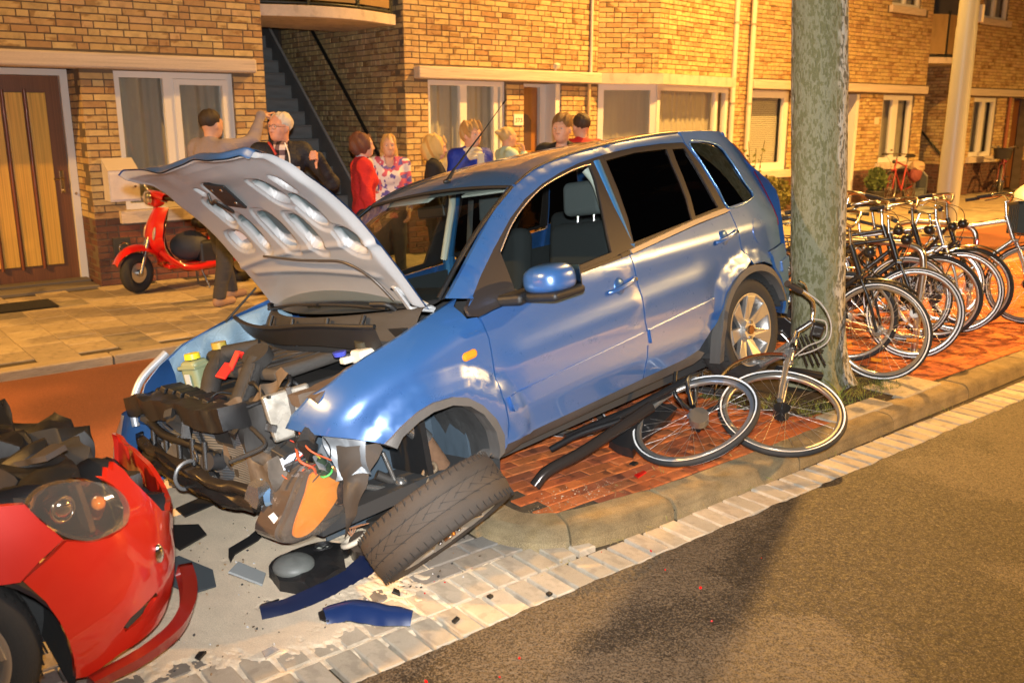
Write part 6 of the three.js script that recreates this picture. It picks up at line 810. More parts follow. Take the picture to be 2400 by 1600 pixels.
bicycle('red-framed bicycle with a front basket leaning on the house beyond the street lamp pole', [22.2, 0.07, -9.65], 3.5, { paint: mat([0.25, 0.03, 0.02], 0.4), basket: true, step: true });
bicycle('dark bicycle standing behind the basket bicycle', [23.1, 0.07, -9.2], 3.6, { band: false });
const redBike = bicycle('red bicycle with a bag on its carrier parked below the house window', [17.75, 0.07, -9.85], Math.PI + 0.15, { paint: mat([0.40, 0.03, 0.03], 0.4), band: false, sporty: true });
{ const o = thing('saddle_bag', 'pale fur-like cover and pink bag on the red bicycle carrier', 'bag', [18.72, 0.07, -9.98]); mesh('bag', [xf(jitter(new THREE.SphereGeometry(0.2, 16, 12), 0.06, 9), { p: [0.05, 0.58, 0.1], s: [0.75, 0.8, 0.6] })], mat([0.20, 0.05, 0.05], 0.8), o); mesh('cover', [xf(jitter(new THREE.SphereGeometry(0.2, 18, 14), 0.10, 10, 4), { p: [0.12, 0.74, 0.08], s: [0.95, 0.6, 0.7] })], mat([0.42, 0.29, 0.18], 0.95), o); }
{ const o = thing('saddle_cover', 'cream plastic saddle cover on the crate bicycle', 'cover', [8.55, 1.13, -3.45], 0.4); mesh('cover', [xf(jitter(new THREE.SphereGeometry(0.13, 20, 14), 0.02, 9), { s: [2.0, 0.7, 1.1], p: [0.05, 0.0, 0.02], r: [0, 0, 0.35] })], mat([0.80, 0.74, 0.60], 0.4), o); }
// racks
for (const [x, z, t] of [[6.72, -3.40, 1.12], [8.33, -3.76, 1.12], [6.0, -3.3, 1.12]].slice(0, 2)) { const o = thing('bicycle_rack', x < 7 ? 'steel hoop bicycle rack nearest the tree' : 'steel hoop bicycle rack beside the crate bicycle', 'bicycle rack', [x, ISL - 0.01, z], t, 'steel hoop racks'); mesh('hoop', [tube([[0, 0, 0], [0, 0.4, 0], [0, 0.68, 0], [0.03, 0.78, 0], [0.13, 0.82, 0], [0.3, 0.825, 0], [0.57, 0.82, 0], [0.67, 0.78, 0], [0.70, 0.68, 0], [0.70, 0.4, 0], [0.70, 0, 0]], 0.025, 90, 12)], mat([0.50, 0.46, 0.40], 0.28, 0.9), o); for (const k of [0, 0.7]) mesh('foot_plate', [xf(cyl(0.05, 0.05, 0.012, 18), { p: [k, 0.016, 0] })], steel, o); o.rotation.y = Math.PI / 2 + 0.25; }

// crushed bicycles under the rear wheel ------------------------------------------
function lyingWheel(parent, name, c, n, spin) { const w = bikeWheel(parent, name, [0, 0, 0], 0, { drum: spin > 1 }); w.position.set(...c); w.rotation.set(0, 0, 0); w.quaternion.setFromUnitVectors(V(0, 0, 1), V(...n).normalize()); return w; }
{
  const b = thing('crushed_bicycle', 'silver-forked bicycle crushed flat, its handlebar against the tree', 'bicycle', [4.13, 0, -2.79]), q = (p) => [p[0] - 4.13, p[1], p[2] + 2.79], sf = mat([0.55, 0.53, 0.50], 0.25, 0.8);
  lyingWheel(b, 'front_wheel', [0.003, 0.262, -0.004], [-0.32, 0.91, 0.26], 2);
  mesh('fork', [tube([[4.10, 0.335, -2.79], [4.262, 0.412, -2.882], [4.41, 0.475, -2.965]].map(q), 0.016, 16, 10), tube([[4.17, 0.245, -2.83], [4.36, 0.36, -2.93], [4.46, 0.45, -2.985]].map(q), 0.014, 16, 10), rod(q([4.39, 0.46, -2.955]), q([4.47, 0.44, -2.99]), 0.02), rod(q([4.43, 0.462, -2.97]), q([4.56, 0.55, -3.03]), 0.021, 0.019, 14)], sf, b);
  mesh('headset', [rod(q([4.50, 0.505, -3.005]), q([4.53, 0.528, -3.02]), 0.027, 0.027, 14)], BK.bar, b); mesh('stem', [rod(q([4.56, 0.55, -3.03]), q([4.585, 0.60, -3.035]), 0.018), rod(q([4.585, 0.60, -3.035]), q([4.645, 0.655, -2.985]), 0.017)], BK.bar, b);
  mesh('handlebar', [tube([[4.69, 0.62, -2.96], [4.645, 0.665, -2.975], [4.655, 0.726, -2.981], [4.613, 0.79, -2.968], [4.545, 0.837, -2.972], [4.45, 0.885, -2.975]].map(q), 0.0125, 40, 10)], BK.bar, b); mesh('grip', [rod(q([4.50, 0.862, -2.973]), q([4.385, 0.915, -2.99]), 0.019)], BK.grip, b); mesh('brake_lever', [tube([[4.56, 0.835, -2.965], [4.50, 0.90, -2.95], [4.44, 0.93, -2.95]].map(q), 0.006, 12, 6)], BK.bar, b);
  mesh('cable', [tube([[4.50, 0.87, -2.965], [4.564, 0.79, -2.873], [4.591, 0.682, -2.821], [4.565, 0.592, -2.813], [4.497, 0.54, -2.851], [4.42, 0.51, -2.904]].map(q), 0.0045, 50, 6)], mat([0.35, 0.33, 0.30], 0.5), b); mesh('cable', [tube([[4.565, 0.70, -2.92], [4.575, 0.69, -2.845], [4.55, 0.607, -2.83], [4.46, 0.56, -2.88], [4.42, 0.50, -2.93]].map(q), 0.004, 40, 6)], mat([0.35, 0.33, 0.30], 0.5), b);
  mesh('head_lamp', [xf(rbox(0.05, 0.08, 0.07, 0.015), { p: q([4.585, 0.635, -2.90]), r: [0.3, 0.6, 0.2] })], BK.black, b); mesh('basket_frame', [...[0, 1, 2, 3].map((i) => rod(q([4.50 + i * 0.03, 0.60, -2.98 + i * 0.01]), q([4.56 + i * 0.03, 0.42, -2.93 + i * 0.02]), 0.005)), rod(q([4.48, 0.52, -2.97]), q([4.66, 0.50, -2.90]), 0.006)], BK.black, b);
  mesh('frame', [rod(q([4.47, 0.50, -3.01]), q([4.55, 0.33, -3.30]), 0.024, 0.024, 12), rod(q([4.50, 0.54, -3.02]), q([4.75, 0.25, -3.45]), 0.02, 0.02, 12), tube([[4.6, 0.30, -3.3], [4.7, 0.20, -3.5], [4.6, 0.15, -3.8]].map(q), 0.018, 16, 8)], sf, b); mesh('mudguard', [xf(guard(WR + 0.03, 0.9, 2.6), { p: [0, 0, 0] })].map((g) => { g.applyQuaternion(new THREE.Quaternion().setFromUnitVectors(V(0, 0, 1), V(-0.338, 0.884, 0.324).normalize())); g.translate(0.06, 0.31, -0.04); return g; }), BK.bar, b);
  mesh('rear_mudguard_stub', [tube([[4.36, 0.42, -3.0], [4.48, 0.40, -2.92], [4.60, 0.37, -2.86]].map(q), 0.02, 12, 8)], BK.black, b); lyingWheel(b, 'rear_wheel', [0.42, 0.21, -0.95], [0.1, 0.98, 0.2], 2);
}
{
  const b = thing('crushed_bicycle', 'dark bicycle crushed under the car sill, wheel tilted off the bricks', 'bicycle', [3.48, 0, -2.85]), q = (p) => [p[0] - 3.48, p[1], p[2] + 2.85];
  lyingWheel(b, 'front_wheel', [0.06, 0.315, -0.055], [-0.485, 0.873, -0.06], 0); for (const g of [tube([[3.44, 0.42, -2.84], [3.54, 0.45, -2.95], [3.66, 0.47, -3.06], [3.82, 0.46, -3.12]].map(q), 0.013, 24, 8), tube([[3.52, 0.27, -2.86], [3.62, 0.33, -2.98], [3.78, 0.40, -3.10]].map(q), 0.013, 20, 8)]) mesh('fork_blade', g, BK.black, b); mesh('brake_drum', [xf(cyl(0.05, 0.05, 0.05, 20), { p: [0.02, 0.345, 0.005], r: [0.4, 0, 0.5] })], BK.hub, b);
  mesh('frame', [rod(q([3.80, 0.46, -3.12]), q([3.2, 0.22, -3.30]), 0.02), rod(q([3.78, 0.40, -3.15]), q([3.05, 0.20, -3.35]), 0.02), tube([[3.3, 0.28, -3.2], [3.1, 0.22, -3.3], [2.95, 0.16, -3.35]].map(q), 0.018, 12, 8)], BK.black, b); mesh('chain_case', [xf(jitter(new THREE.BoxGeometry(0.42, 0.05, 0.14, 10, 2, 4), 0.04, 9), { p: q([3.45, 0.22, -3.18]), r: [0.4, 0.25, 0.25] })], BK.black, b); mesh('handlebar', [tube([[3.85, 0.30, -3.0], [3.75, 0.27, -3.05], [3.66, 0.36, -3.14], [3.72, 0.47, -3.2]].map(q), 0.012, 24, 8)], BK.black, b); lyingWheel(b, 'rear_wheel', [-0.1, 0.14, -1.0], [0.1, 0.99, 0.1], 2);
  const t = thing('steel_tube', 'bent dark steel post lying from the bricks up under the car sill', 'post', [2.69, 0, -3.17]); mesh('tube', [tube([[0, ISL + 0.01, 0.0], [0.06, 0.14, 0.012], [0.25, 0.21, 0.055], [0.70, 0.37, 0.10]], 0.030, 30, 14)], mat([0.06, 0.05, 0.045], 0.35, 0.6, { roughnessMap: T.scuff }), t);
}
// ---------------------------------------------------------------- red car, nose torn open, facing the blue one
const redPaint = mat([0.52, 0.018, 0.008], 0.36, 0.25, { clearcoat: 1, clearcoatRoughness: 0.03 });
{
  const rc = thing('red_car', 'red hatchback with torn-open nose facing the blue car', 'car', [0.13, 0, -3.55]), ox = 0.13, oz = -3.55;
  const pc = new THREE.CurvePath(), PC = [[-1.2, -2.74], [-0.6, -2.715], [0.2, -2.70], [0.5, -2.715], [0.66, -2.75], [0.78, -2.82], [0.88, -2.93], [0.95, -3.08], [1.0, -3.3], [1.03, -3.6], [1.04, -4.0], [1.02, -4.3]], cum = [0]; for (let i = 1; i < PC.length; i++) cum.push(cum[i - 1] + Math.hypot(PC[i][0] - PC[i - 1][0], PC[i][1] - PC[i - 1][1]));
  const at = (s) => { let i = 1; while (i < PC.length - 1 && s > cum[i]) i++; const t = (s - cum[i - 1]) / (cum[i] - cum[i - 1]); return [lerp(PC[i - 1][0], PC[i][0], t), lerp(PC[i - 1][1], PC[i][1], t)]; };
  const sm = (s) => { let x = 0, z = 0; for (let k = -4; k <= 4; k++) { const p = at(clamp(s + k * 0.022, 0, 3.5)); x += p[0] / 9; z += p[1] / 9; } return [x, z]; };
  const map = (off = 0, amp = 0) => (s, y, d) => { const p = sm(s), a = sm(s - 0.01), b = sm(s + 0.01), tx = b[0] - a[0], tz = b[1] - a[1], L = Math.hypot(tx, tz), nX = -tz / L, nZ = tx / L; let o = off - d - 0.055 * ((y - 0.42) / 0.3) ** 2 + 0.018 * sst(0.66, 0.60, Math.hypot(s - 1.33, y - 0.24) + 0.22) * 0.5; o += amp * (vnoise(s * 9 + 30, y * 9 + 30, 512, 6) - 0.5); return [p[0] + nX * o - ox, y, p[1] + nZ * o - oz]; };
  const arch = []; for (let i = 0; i <= 20; i++) { const a = lerp(-0.18, 3.32, i / 20); arch.push([1.335 + 0.385 * Math.cos(a), 0.235 + 0.37 * Math.sin(a)]); }
  mesh('front_fender', sheet([[0.1, 0.80], [1.2, 0.785], [1.568, 0.757], [1.648, 0.744], [1.68, 0.69], [1.712, 0.648], [1.730, 0.621], [1.66, 0.584], [1.595, 0.542], ...arch.filter((p) => p[0] < 1.58), [0.95, 0.16], [0.1, 0.16]], map(), { step: 0.045, flange: 0.02 }), redPaint, rc);
  const fog = [[1.889, 0.262], [1.916, 0.285], [2.01, 0.30], [2.06, 0.285], [2.0, 0.240], [1.90, 0.238]];
  mesh('front_bumper', sheet([[1.603, 0.542], [1.652, 0.462], [1.682, 0.385], [1.702, 0.31], [1.714, 0.236], [1.716, 0.165], [1.755, 0.148], [1.89, 0.165], [2.10, 0.16], [2.6, 0.17], [3.3, 0.18], [3.3, 0.48], [2.75, 0.50], [2.45, 0.47], [2.26, 0.50], [2.15, 0.55], [2.09, 0.635], [2.045, 0.70], [2.03, 0.735], [2.0, 0.772], [1.975, 0.752], [1.955, 0.768], [1.93, 0.745], [1.90, 0.754], [1.94, 0.722], [1.974, 0.682], [1.979, 0.63], [1.946, 0.588], [1.868, 0.579], [1.809, 0.583], [1.754, 0.606], [1.737, 0.612], [1.667, 0.574]], map(0, 0.02), { holes: [fog], step: 0.04, flange: 0.018 }), redPaint, rc);
  mesh('fog_slot', sheet(fog.map((p) => [p[0], p[1]]), map(-0.03), { step: 0.03 }), plastic, rc); mesh('fog_cover', sheet([[1.895, 0.262], [1.92, 0.28], [2.0, 0.292], [1.99, 0.262], [1.91, 0.244]], map(-0.012), { step: 0.03, flange: 0.01 }), dustyPlastic, rc);
  mesh('bumper_lip', sheet([[1.76, 0.145], [1.9, 0.15], [2.05, 0.165], [2.2, 0.18], [2.5, 0.18], [2.5, 0.14], [2.2, 0.13], [2.05, 0.118], [1.9, 0.108], [1.76, 0.112]], (s, y, d) => map(0.045 + 0.05 * sst(1.8, 2.15, s))(s, y, d), { step: 0.03, flange: 0.05 }), mat([0.22, 0.012, 0.008], 0.35, 0, { clearcoat: 0.6 }), rc);
  mesh('washer_cover', [(() => { const g = sph(0.026, 0, 0, 0, 0.7, 1.3, 0.6, 14), p = map(0.004)(2.058, 0.44, 0); return g.translate(...p); })()], chrome, rc);
  // headlamp: bowl, divider, projectors and cover
  const lampO = spline2([[1.654, 0.739], [1.693, 0.769], [1.755, 0.775], [1.849, 0.757], [1.927, 0.720], [1.967, 0.676], [1.970, 0.632], [1.940, 0.597], [1.868, 0.589], [1.809, 0.593], [1.754, 0.616], [1.715, 0.648], [1.684, 0.69]], 44, true);
  const hl = mesh('headlamp', sheet(lampO, (s, y, d) => { const e = clamp(1 - Math.hypot((s - 1.82) / 0.16, (y - 0.68) / 0.09)); return map(-0.02 - 0.09 * Math.sqrt(e))(s, y, d); }, { step: 0.025 }), mat([0.30, 0.22, 0.15], 0.16, 1, { roughnessMap: T.scuff }), rc);
  mesh('lens_cover', sheet(lampO, map(0.006), { step: 0.03, flange: 0.03 }), mat([0.80, 0.72, 0.62], 0.03, 0, { transmission: 0.94, thickness: 0 }), hl);
  const mv = (g, s, y, o) => g.translate(...map(o)(s, y, 0)); mesh('projector', [mv(sph(0.034, 0, 0, 0, 1, 1, 0.6, 18), 1.76, 0.69, -0.045), mv(xf(new THREE.TorusGeometry(0.037, 0.006, 8, 24), { r: [0, 0.4, 0] }), 1.76, 0.69, -0.035)], chrome, hl); mesh('side_bulb', [mv(sph(0.022, 0, 0, 0, 1, 1, 1, 14), 1.90, 0.665, -0.05)], amber, hl); mesh('lamp_divider', sheet([[1.825, 0.745], [1.845, 0.745], [1.85, 0.60], [1.83, 0.60]], map(-0.03), { step: 0.03, flange: 0.05 }), mat([0.35, 0.25, 0.17], 0.2, 0.9), hl);
  // torn engine bay
  const R = (x, y, z) => [x - ox, y, z - oz]; let k = 0;
  const junk = [[0.42, 0.56, -3.30, 0.5, 0.16, 0.35], [0.30, 0.60, -3.75, 0.6, 0.18, 0.5], [0.62, 0.50, -3.65, 0.35, 0.16, 0.4], [0.55, 0.62, -3.55, 0.14, 0.10, 0.3], [0.75, 0.52, -3.35, 0.22, 0.10, 0.25], [0.10, 0.68, -3.45, 0.3, 0.1, 0.4], [0.7, 0.46, -4.0, 0.3, 0.2, 0.4], [0.86, 0.40, -3.5, 0.14, 0.16, 0.5]];
  for (const [x, y, z, a, b, c] of junk) mesh('engine_wreckage', jitter(new THREE.BoxGeometry(a, b, c, 10, 6, 10), 0.10, 8, k++).translate(...R(x, y, z)), k % 3 ? plastic : dustyPlastic, rc);
  mesh('bracket', [jitter(new THREE.BoxGeometry(0.10, 0.02, 0.42, 4, 2, 14), 0.03, 9).rotateX(0.5).rotateY(0.9).translate(...R(0.42, 0.68, -3.25))], mat([0.09, 0.07, 0.055], 0.6, 0.3), rc); mesh('bracket', [jitter(new THREE.BoxGeometry(0.09, 0.02, 0.36, 4, 2, 14), 0.03, 9, 3).rotateX(-0.3).rotateY(0.5).translate(...R(0.55, 0.66, -3.42))], mat([0.06, 0.052, 0.05], 0.6, 0.3), rc);
  mesh('reservoir', [xf(rbox(0.09, 0.12, 0.08, 0.02), { p: R(0.36, 0.66, -3.16), r: [0.3, 0, 0.3] })], mat([0.6, 0.6, 0.58], 0.5), rc); mesh('reservoir_cap', [xf(cyl(0.036, 0.036, 0.025, 14), { p: R(0.385, 0.735, -3.15), r: [0.3, 0, -0.4] })], mat([0.03, 0.10, 0.30], 0.4), rc); mesh('radiator_frame', [tube([R(0.9, 0.35, -3.2), R(0.98, 0.34, -3.5), R(0.97, 0.36, -4.0)], 0.04, 24, 6)], plastic, rc);
  // wheel and its arch, the rest of the car behind
  { const w = carWheel(rc, 'front_wheel', 0.30, 0.185, 0.20); w.position.set(0.14 - ox, 0.30, -2.835 - oz); w.rotation.set(Math.PI / 2, 0, 0); }
  mesh('wheel_liner', [grid(26, 4, (u, v) => { const a = lerp(-0.3, 3.4, u); return [0.14 + 0.375 * Math.cos(a) - ox, 0.235 + 0.365 * Math.sin(a), lerp(-2.74, -3.15, v) - oz]; }), bx(-0.25 - ox, 0.52 - ox, 0.1, 0.6, -3.16 - oz, -3.15 - oz)], linerM, rc);
  const prof = [[0, 0.2], [0.0, 0.72], [-0.75, 0.86], [-1.35, 1.38], [-2.4, 1.42], [-2.95, 0.95], [-3.05, 0.2]]; mesh('body', extr(prof, 1.50, 0.04).translate(-0.55 - ox, 0, -4.30 - oz), redPaint, rc); mesh('side_window', extr([[-0.95, 0.92], [-1.42, 1.32], [-2.35, 1.34], [-2.7, 0.95]], 0.01).translate(-0.55 - ox, 0, -2.748 - oz), glossBlack, rc); mesh('windscreen', xf(box(0.02, 0.78, 1.3), { p: [-1.60 - ox, 1.13, -3.55 - oz], r: [0, 0, 0.86] }), glossBlack, rc); { const w = carWheel(rc, 'rear_wheel', 0.30, 0.185, 0.20); w.position.set(-2.95 - ox, 0.30, -2.79 - oz); w.rotation.set(Math.PI / 2, 0, 0); } { const w = carWheel(rc, 'rear_wheel', 0.30, 0.185, 0.20); w.position.set(-2.95 - ox, 0.30, -4.3 - oz); w.rotation.set(-Math.PI / 2, 0, 0); } { const w = carWheel(rc, 'front_wheel', 0.30, 0.185, 0.20); w.position.set(0.14 - ox, 0.30, -4.25 - oz); w.rotation.set(-Math.PI / 2, 0, 0); }
}
// ---------------------------------------------------------------- scooter against the wall
{
  const s = thing('motor_scooter', 'red motor scooter parked under the curtained window', 'scooter', [2.80, 0.07, -9.62]), rp = mat([0.62, 0.012, 0.008], 0.28, 0, { clearcoat: 1, clearcoatRoughness: 0.04 }), bl = mat([0.018, 0.017, 0.017], 0.5), q = (x, y, z = 0) => [x - 2.78, y - 0.07, z];
  const wheel = (name, x) => { const w = new THREE.Group(); w.name = name; w.position.set(...q(x, 0.30)); s.add(w); mesh('tyre', new THREE.TorusGeometry(0.165, 0.062, 14, 44), rubberM, w); mesh('rim', [xf(cyl(0.11, 0.11, 0.07, 24), { r: [1.571, 0, 0] })], alloy, w); mesh('hub', [xf(cyl(0.04, 0.04, 0.13, 16), { r: [1.571, 0, 0] })], steel, w); return w; };
  const fw = wheel('front_wheel', 2.80); fw.rotation.y = 0.5; wheel('rear_wheel', 4.02);
  mesh('front_mudguard', [grid(18, 12, (u, v) => { const a = lerp(0.35, 2.95, u), k = (v - 0.5) * 2; const r = 0.27 + 0.03 * Math.sin(a); return [2.80 - 2.78 - Math.cos(a) * r * 0.95 + 0.02, 0.25 + Math.sin(a) * r * (1 - 0.22 * k * k), k * 0.105]; })], rp, s); mesh('fork', [rod(q(2.82, 0.30, 0.09), q(2.96, 0.70, 0.03), 0.02), rod(q(2.82, 0.30, -0.09), q(2.96, 0.70, -0.03), 0.018)], steel, s);
  const shp = [[2.96, 0.98], [3.0, 1.02], [3.14, 1.03], [3.17, 1.00], [3.10, 0.74], [3.07, 0.66], [3.10, 0.52], [3.20, 0.40], [3.33, 0.335], [3.54, 0.34], [3.54, 0.39], [3.34, 0.39], [3.22, 0.46], [3.13, 0.58], [3.0, 0.60], [2.93, 0.66], [2.93, 0.76]];
  mesh('leg_shield', [grid(16, 22, (u, v) => { const y = lerp(0.40, 1.02, v), k = (u - 0.5) * 2, w = 0.20 * sst(0, 0.35, v) * lerp(1, 0.62, sst(0.55, 1, v)) + 0.05; const xc = pw([[0.40, 3.06], [0.58, 2.955], [0.70, 2.935], [0.85, 2.97], [1.02, 3.06]], y); return [xc + 0.10 * k * k - 2.78, y - 0.07, k * w]; })], rp, s); mesh('shield_lining', [grid(12, 18, (u, v) => { const y = lerp(0.42, 1.0, v), k = (u - 0.5) * 2, w = 0.185 * lerp(1, 0.62, sst(0.55, 1, v)); const xc = pw([[0.40, 3.14], [0.58, 3.045], [0.70, 3.03], [0.85, 3.05], [1.02, 3.11]], y); return [xc + 0.06 * k * k - 2.78, y - 0.07, k * w]; })], bl, s);
  mesh('chrome_edge', [tube([q(3.17, 1.0, 0.12), q(3.09, 0.78, 0.20), q(3.06, 0.60, 0.23), q(3.16, 0.44, 0.2), q(3.33, 0.375, 0.2), q(3.52, 0.38, 0.2)], 0.007, 40, 6)], chrome, s); mesh('floor', [tube([q(3.02, 0.55, 0.19), q(3.12, 0.44, 0.20), q(3.26, 0.35, 0.2), q(3.40, 0.325, 0.2), q(3.70, 0.36, 0.2)], 0.035, 30, 10), rbox(0.62, 0.05, 0.40, 0.02, 3.40 - 2.78, 0.355 - 0.07, 0)], rp, s);
  mesh('steering_head', [xf(rbox(0.16, 0.16, 0.20, 0.06), { p: q(3.08, 1.10), r: [0, 0, 0.25] }), tube([q(3.10, 1.13, -0.28), q(3.06, 1.16, -0.12), q(3.05, 1.16, 0), q(3.06, 1.16, 0.12), q(3.10, 1.13, 0.28)], 0.045, 30, 12)], rp, s); const hl = mesh('headlamp', [xf(sph(0.075, 0, 0, 0, 0.6, 1, 1, 24), { p: q(2.985, 1.12, 0.02) })], mat([0.75, 0.72, 0.7], 0.06, 0.9, { clearcoat: 1 }), s); mesh('headlamp_ring', [xf(new THREE.TorusGeometry(0.075, 0.009, 8, 28), { p: q(3.0, 1.12, 0.02), r: [0, 1.571, 0] })], chrome, hl);
  for (const z of [-1, 1]) { mesh('grip', [rod(q(3.10, 1.13, z * 0.28), q(3.14, 1.12, z * 0.40), 0.02)], bl, s); mesh('brake_lever', [tube([q(3.06, 1.12, z * 0.26), q(3.03, 1.11, z * 0.34), q(3.06, 1.10, z * 0.42)], 0.007, 12, 6)], chrome, s); mesh('rear_mirror', [rod(q(3.08, 1.17, z * 0.22), q(3.0, 1.36, z * 0.30), 0.006), xf(sph(0.05, 0, 0, 0, 0.35, 0.8, 1.2, 16), { p: q(3.0, 1.37, z * 0.31) })], chrome, s); mesh('indicator', [xf(sph(0.05, 0, 0, 0, 0.35, 1.5, 0.5, 14), { p: q(2.98, 0.74, z * 0.15), r: [0, 0, -0.2] })], mat([0.55, 0.4, 0.3], 0.15, 0.2), s); }
  mesh('rear_cowl', [xf(sph(0.3, 0, 0, 0, 1.35, 0.8, 0.72, 24), { p: q(3.98, 0.56) })], rp, s); mesh('saddle', [xf(rbox(0.62, 0.12, 0.28, 0.055), { p: q(3.80, 0.82), r: [0, 0, 0.05] })], bl, s); mesh('engine_skirt', [rbox(0.3, 0.3, 0.3, 0.05, 3.62 - 2.78, 0.40, 0)], bl, s); mesh('weather_apron', [xf(jitter(sph(0.2, 0, 0, 0, 1.1, 0.85, 0.8, 20), 0.03, 7), { p: q(3.42, 0.55) })], mat([0.05, 0.05, 0.052], 0.7), s); mesh('stand', [rod(q(3.5, 0.28, 0.1), q(3.55, 0.075, 0.18), 0.012), rod(q(3.5, 0.28, -0.1), q(3.55, 0.075, -0.18), 0.012)], steel, s); mesh('rear_lamp', [xf(sph(0.05, 0, 0, 0, 0.5, 0.8, 1.3, 14), { p: q(4.37, 0.62) })], BK.lampR, s);
}
scene.children.find((c) => c.name === 'motor_scooter').scale.setScalar(0.91);
// mailbox and wall chain
{
  const m = thing('mailbox', 'beige metal mailbox on the brick pier between door and window', 'mailbox', [2.90, 0.97, FZ]), mm = mat([0.66, 0.62, 0.62], 0.5, 0.0, { map: rep(T.mottle, 0.5) });
  mesh('box', [extr([[0, 0], [0.20, 0], [0.20, 0.31], [0, 0.43]], 0.30, 0.003).rotateY(-Math.PI / 2).translate(0.16, 0, 0.012)], mm, m); mesh('lid', [xf(rbox(0.315, 0.012, 0.235, 0.004), { p: [0.01, 0.372, 0.116], r: [0.54, 0, 0] })], mat([0.55, 0.48, 0.40], 0.5), m); mesh('door_panel', [rbox(0.282, 0.27, 0.006, 0.002, 0.01, 0.15, 0.219)], mm, m); mesh('lock', [xf(cyl(0.012, 0.012, 0.01, 14), { p: [0.115, 0.15, 0.226], r: [1.571, 0, 0] })], chrome, m);
  const c = thing('lock_chain', 'steel chain hanging from the wall ring beside the scooter', 'chain', [2.885, 0.07, FZ + 0.06]); mesh('shackle', [xf(new THREE.TorusGeometry(0.05, 0.011, 8, 20, 5.2), { p: [0, 0.40, 0.02], r: [0, 0, -0.9] })], chrome, c); for (let i = 0; i < 9; i++) mesh('link', xf(new THREE.TorusGeometry(0.02, 0.006, 6, 14).scale(1, 1.35, 1), { p: [0.012 * i * 0.8, 0.335 - i * 0.037, 0.03 + 0.006 * (i % 3)], r: [0, i % 2 ? 1.4 : 0.2, 0.15] }), mat([0.45, 0.40, 0.32], 0.35, 0.8), c);
}
// ---------------------------------------------------------------- people
function nets(f, lo, hi, h) { // surface nets of the field f < 0
  const n = [0, 1, 2].map((i) => Math.ceil((hi[i] - lo[i]) / h) + 2), N = n[0] * n[1] * n[2], F = new Float32Array(N), id = new Int32Array(N).fill(-1), P = [], I = [], ix = (i, j, k) => (k * n[1] + j) * n[0] + i;
  for (let k = 0; k < n[2]; k++) for (let j = 0; j < n[1]; j++) for (let i = 0; i < n[0]; i++) F[ix(i, j, k)] = f(lo[0] + i * h, lo[1] + j * h, lo[2] + k * h);
  for (let k = 0; k < n[2] - 1; k++) for (let j = 0; j < n[1] - 1; j++) for (let i = 0; i < n[0] - 1; i++) {
    let c = 0, x = 0, y = 0, z = 0, neg = 0; const v = []; for (let q = 0; q < 8; q++) { v.push(F[ix(i + (q & 1), j + ((q >> 1) & 1), k + (q >> 2))]); if (v[q] < 0) neg++; } if (!neg || neg === 8) continue;
    for (const [a, b] of [[0, 1], [2, 3], [4, 5], [6, 7], [0, 2], [1, 3], [4, 6], [5, 7], [0, 4], [1, 5], [2, 6], [3, 7]]) if ((v[a] < 0) !== (v[b] < 0)) { const t = v[a] / (v[a] - v[b]); x += lerp(a & 1, b & 1, t); y += lerp((a >> 1) & 1, (b >> 1) & 1, t); z += lerp(a >> 2, b >> 2, t); c++; }
    id[ix(i, j, k)] = P.length / 3; P.push(lo[0] + (i + x / c) * h, lo[1] + (j + y / c) * h, lo[2] + (k + z / c) * h);
  }
  const quad = (a, b, c, d, fl) => { if (a < 0 || b < 0 || c < 0 || d < 0) return; if (fl) I.push(a, c, b, a, d, c); else I.push(a, b, c, a, c, d); };
  for (let k = 1; k < n[2] - 1; k++) for (let j = 1; j < n[1] - 1; j++) for (let i = 1; i < n[0] - 1; i++) { const s = F[ix(i, j, k)] < 0;
    if (s !== F[ix(i + 1, j, k)] < 0) quad(id[ix(i, j - 1, k - 1)], id[ix(i, j, k - 1)], id[ix(i, j, k)], id[ix(i, j - 1, k)], !s);
    if (s !== F[ix(i, j + 1, k)] < 0) quad(id[ix(i - 1, j, k - 1)], id[ix(i - 1, j, k)], id[ix(i, j, k)], id[ix(i, j, k - 1)], !s);
    if (s !== F[ix(i, j, k + 1)] < 0) quad(id[ix(i - 1, j - 1, k)], id[ix(i, j - 1, k)], id[ix(i, j, k)], id[ix(i - 1, j, k)], !s); }
  const g = new THREE.BufferGeometry(); g.setAttribute('position', new THREE.Float32BufferAttribute(P, 3)); const U = []; for (let i = 0; i < P.length; i += 3) U.push(P[i] * 2 + P[i + 2], P[i + 1] * 2); g.setAttribute('uv', new THREE.Float32BufferAttribute(U, 2)); g.setIndex(I); g.computeVertexNormals(); return g;
}
const smin = (a, b, k) => { const h = Math.max(k - Math.abs(a - b), 0) / k; return Math.min(a, b) - h * h * k * 0.25; };
function capsF(C, k = 0.03, ns = 0, nf = 20) { // C: [a,b,ra,rb] tapered capsules
  const Q = C.map(([a, b, r0, r1]) => { const d = [b[0] - a[0], b[1] - a[1], b[2] - a[2]]; return [a, d, d[0] ** 2 + d[1] ** 2 + d[2] ** 2 || 1e-9, r0, r1]; });
  return (x, y, z) => { let m = 1e9; for (const [a, d, L, r0, r1] of Q) { const px = x - a[0], py = y - a[1], pz = z - a[2], t = clamp((px * d[0] + py * d[1] + pz * d[2]) / L), q = Math.sqrt((px - t * d[0]) ** 2 + (py - t * d[1]) ** 2 + (pz - t * d[2]) ** 2) - (r0 + (r1 - r0) * t); m = m > 1e8 ? q : smin(m, q, k); } if (ns) m += ns * (vnoise(x * nf + 40, y * nf * 0.8 + z * nf + 40, 4096, 2) - 0.5); return m; };
}
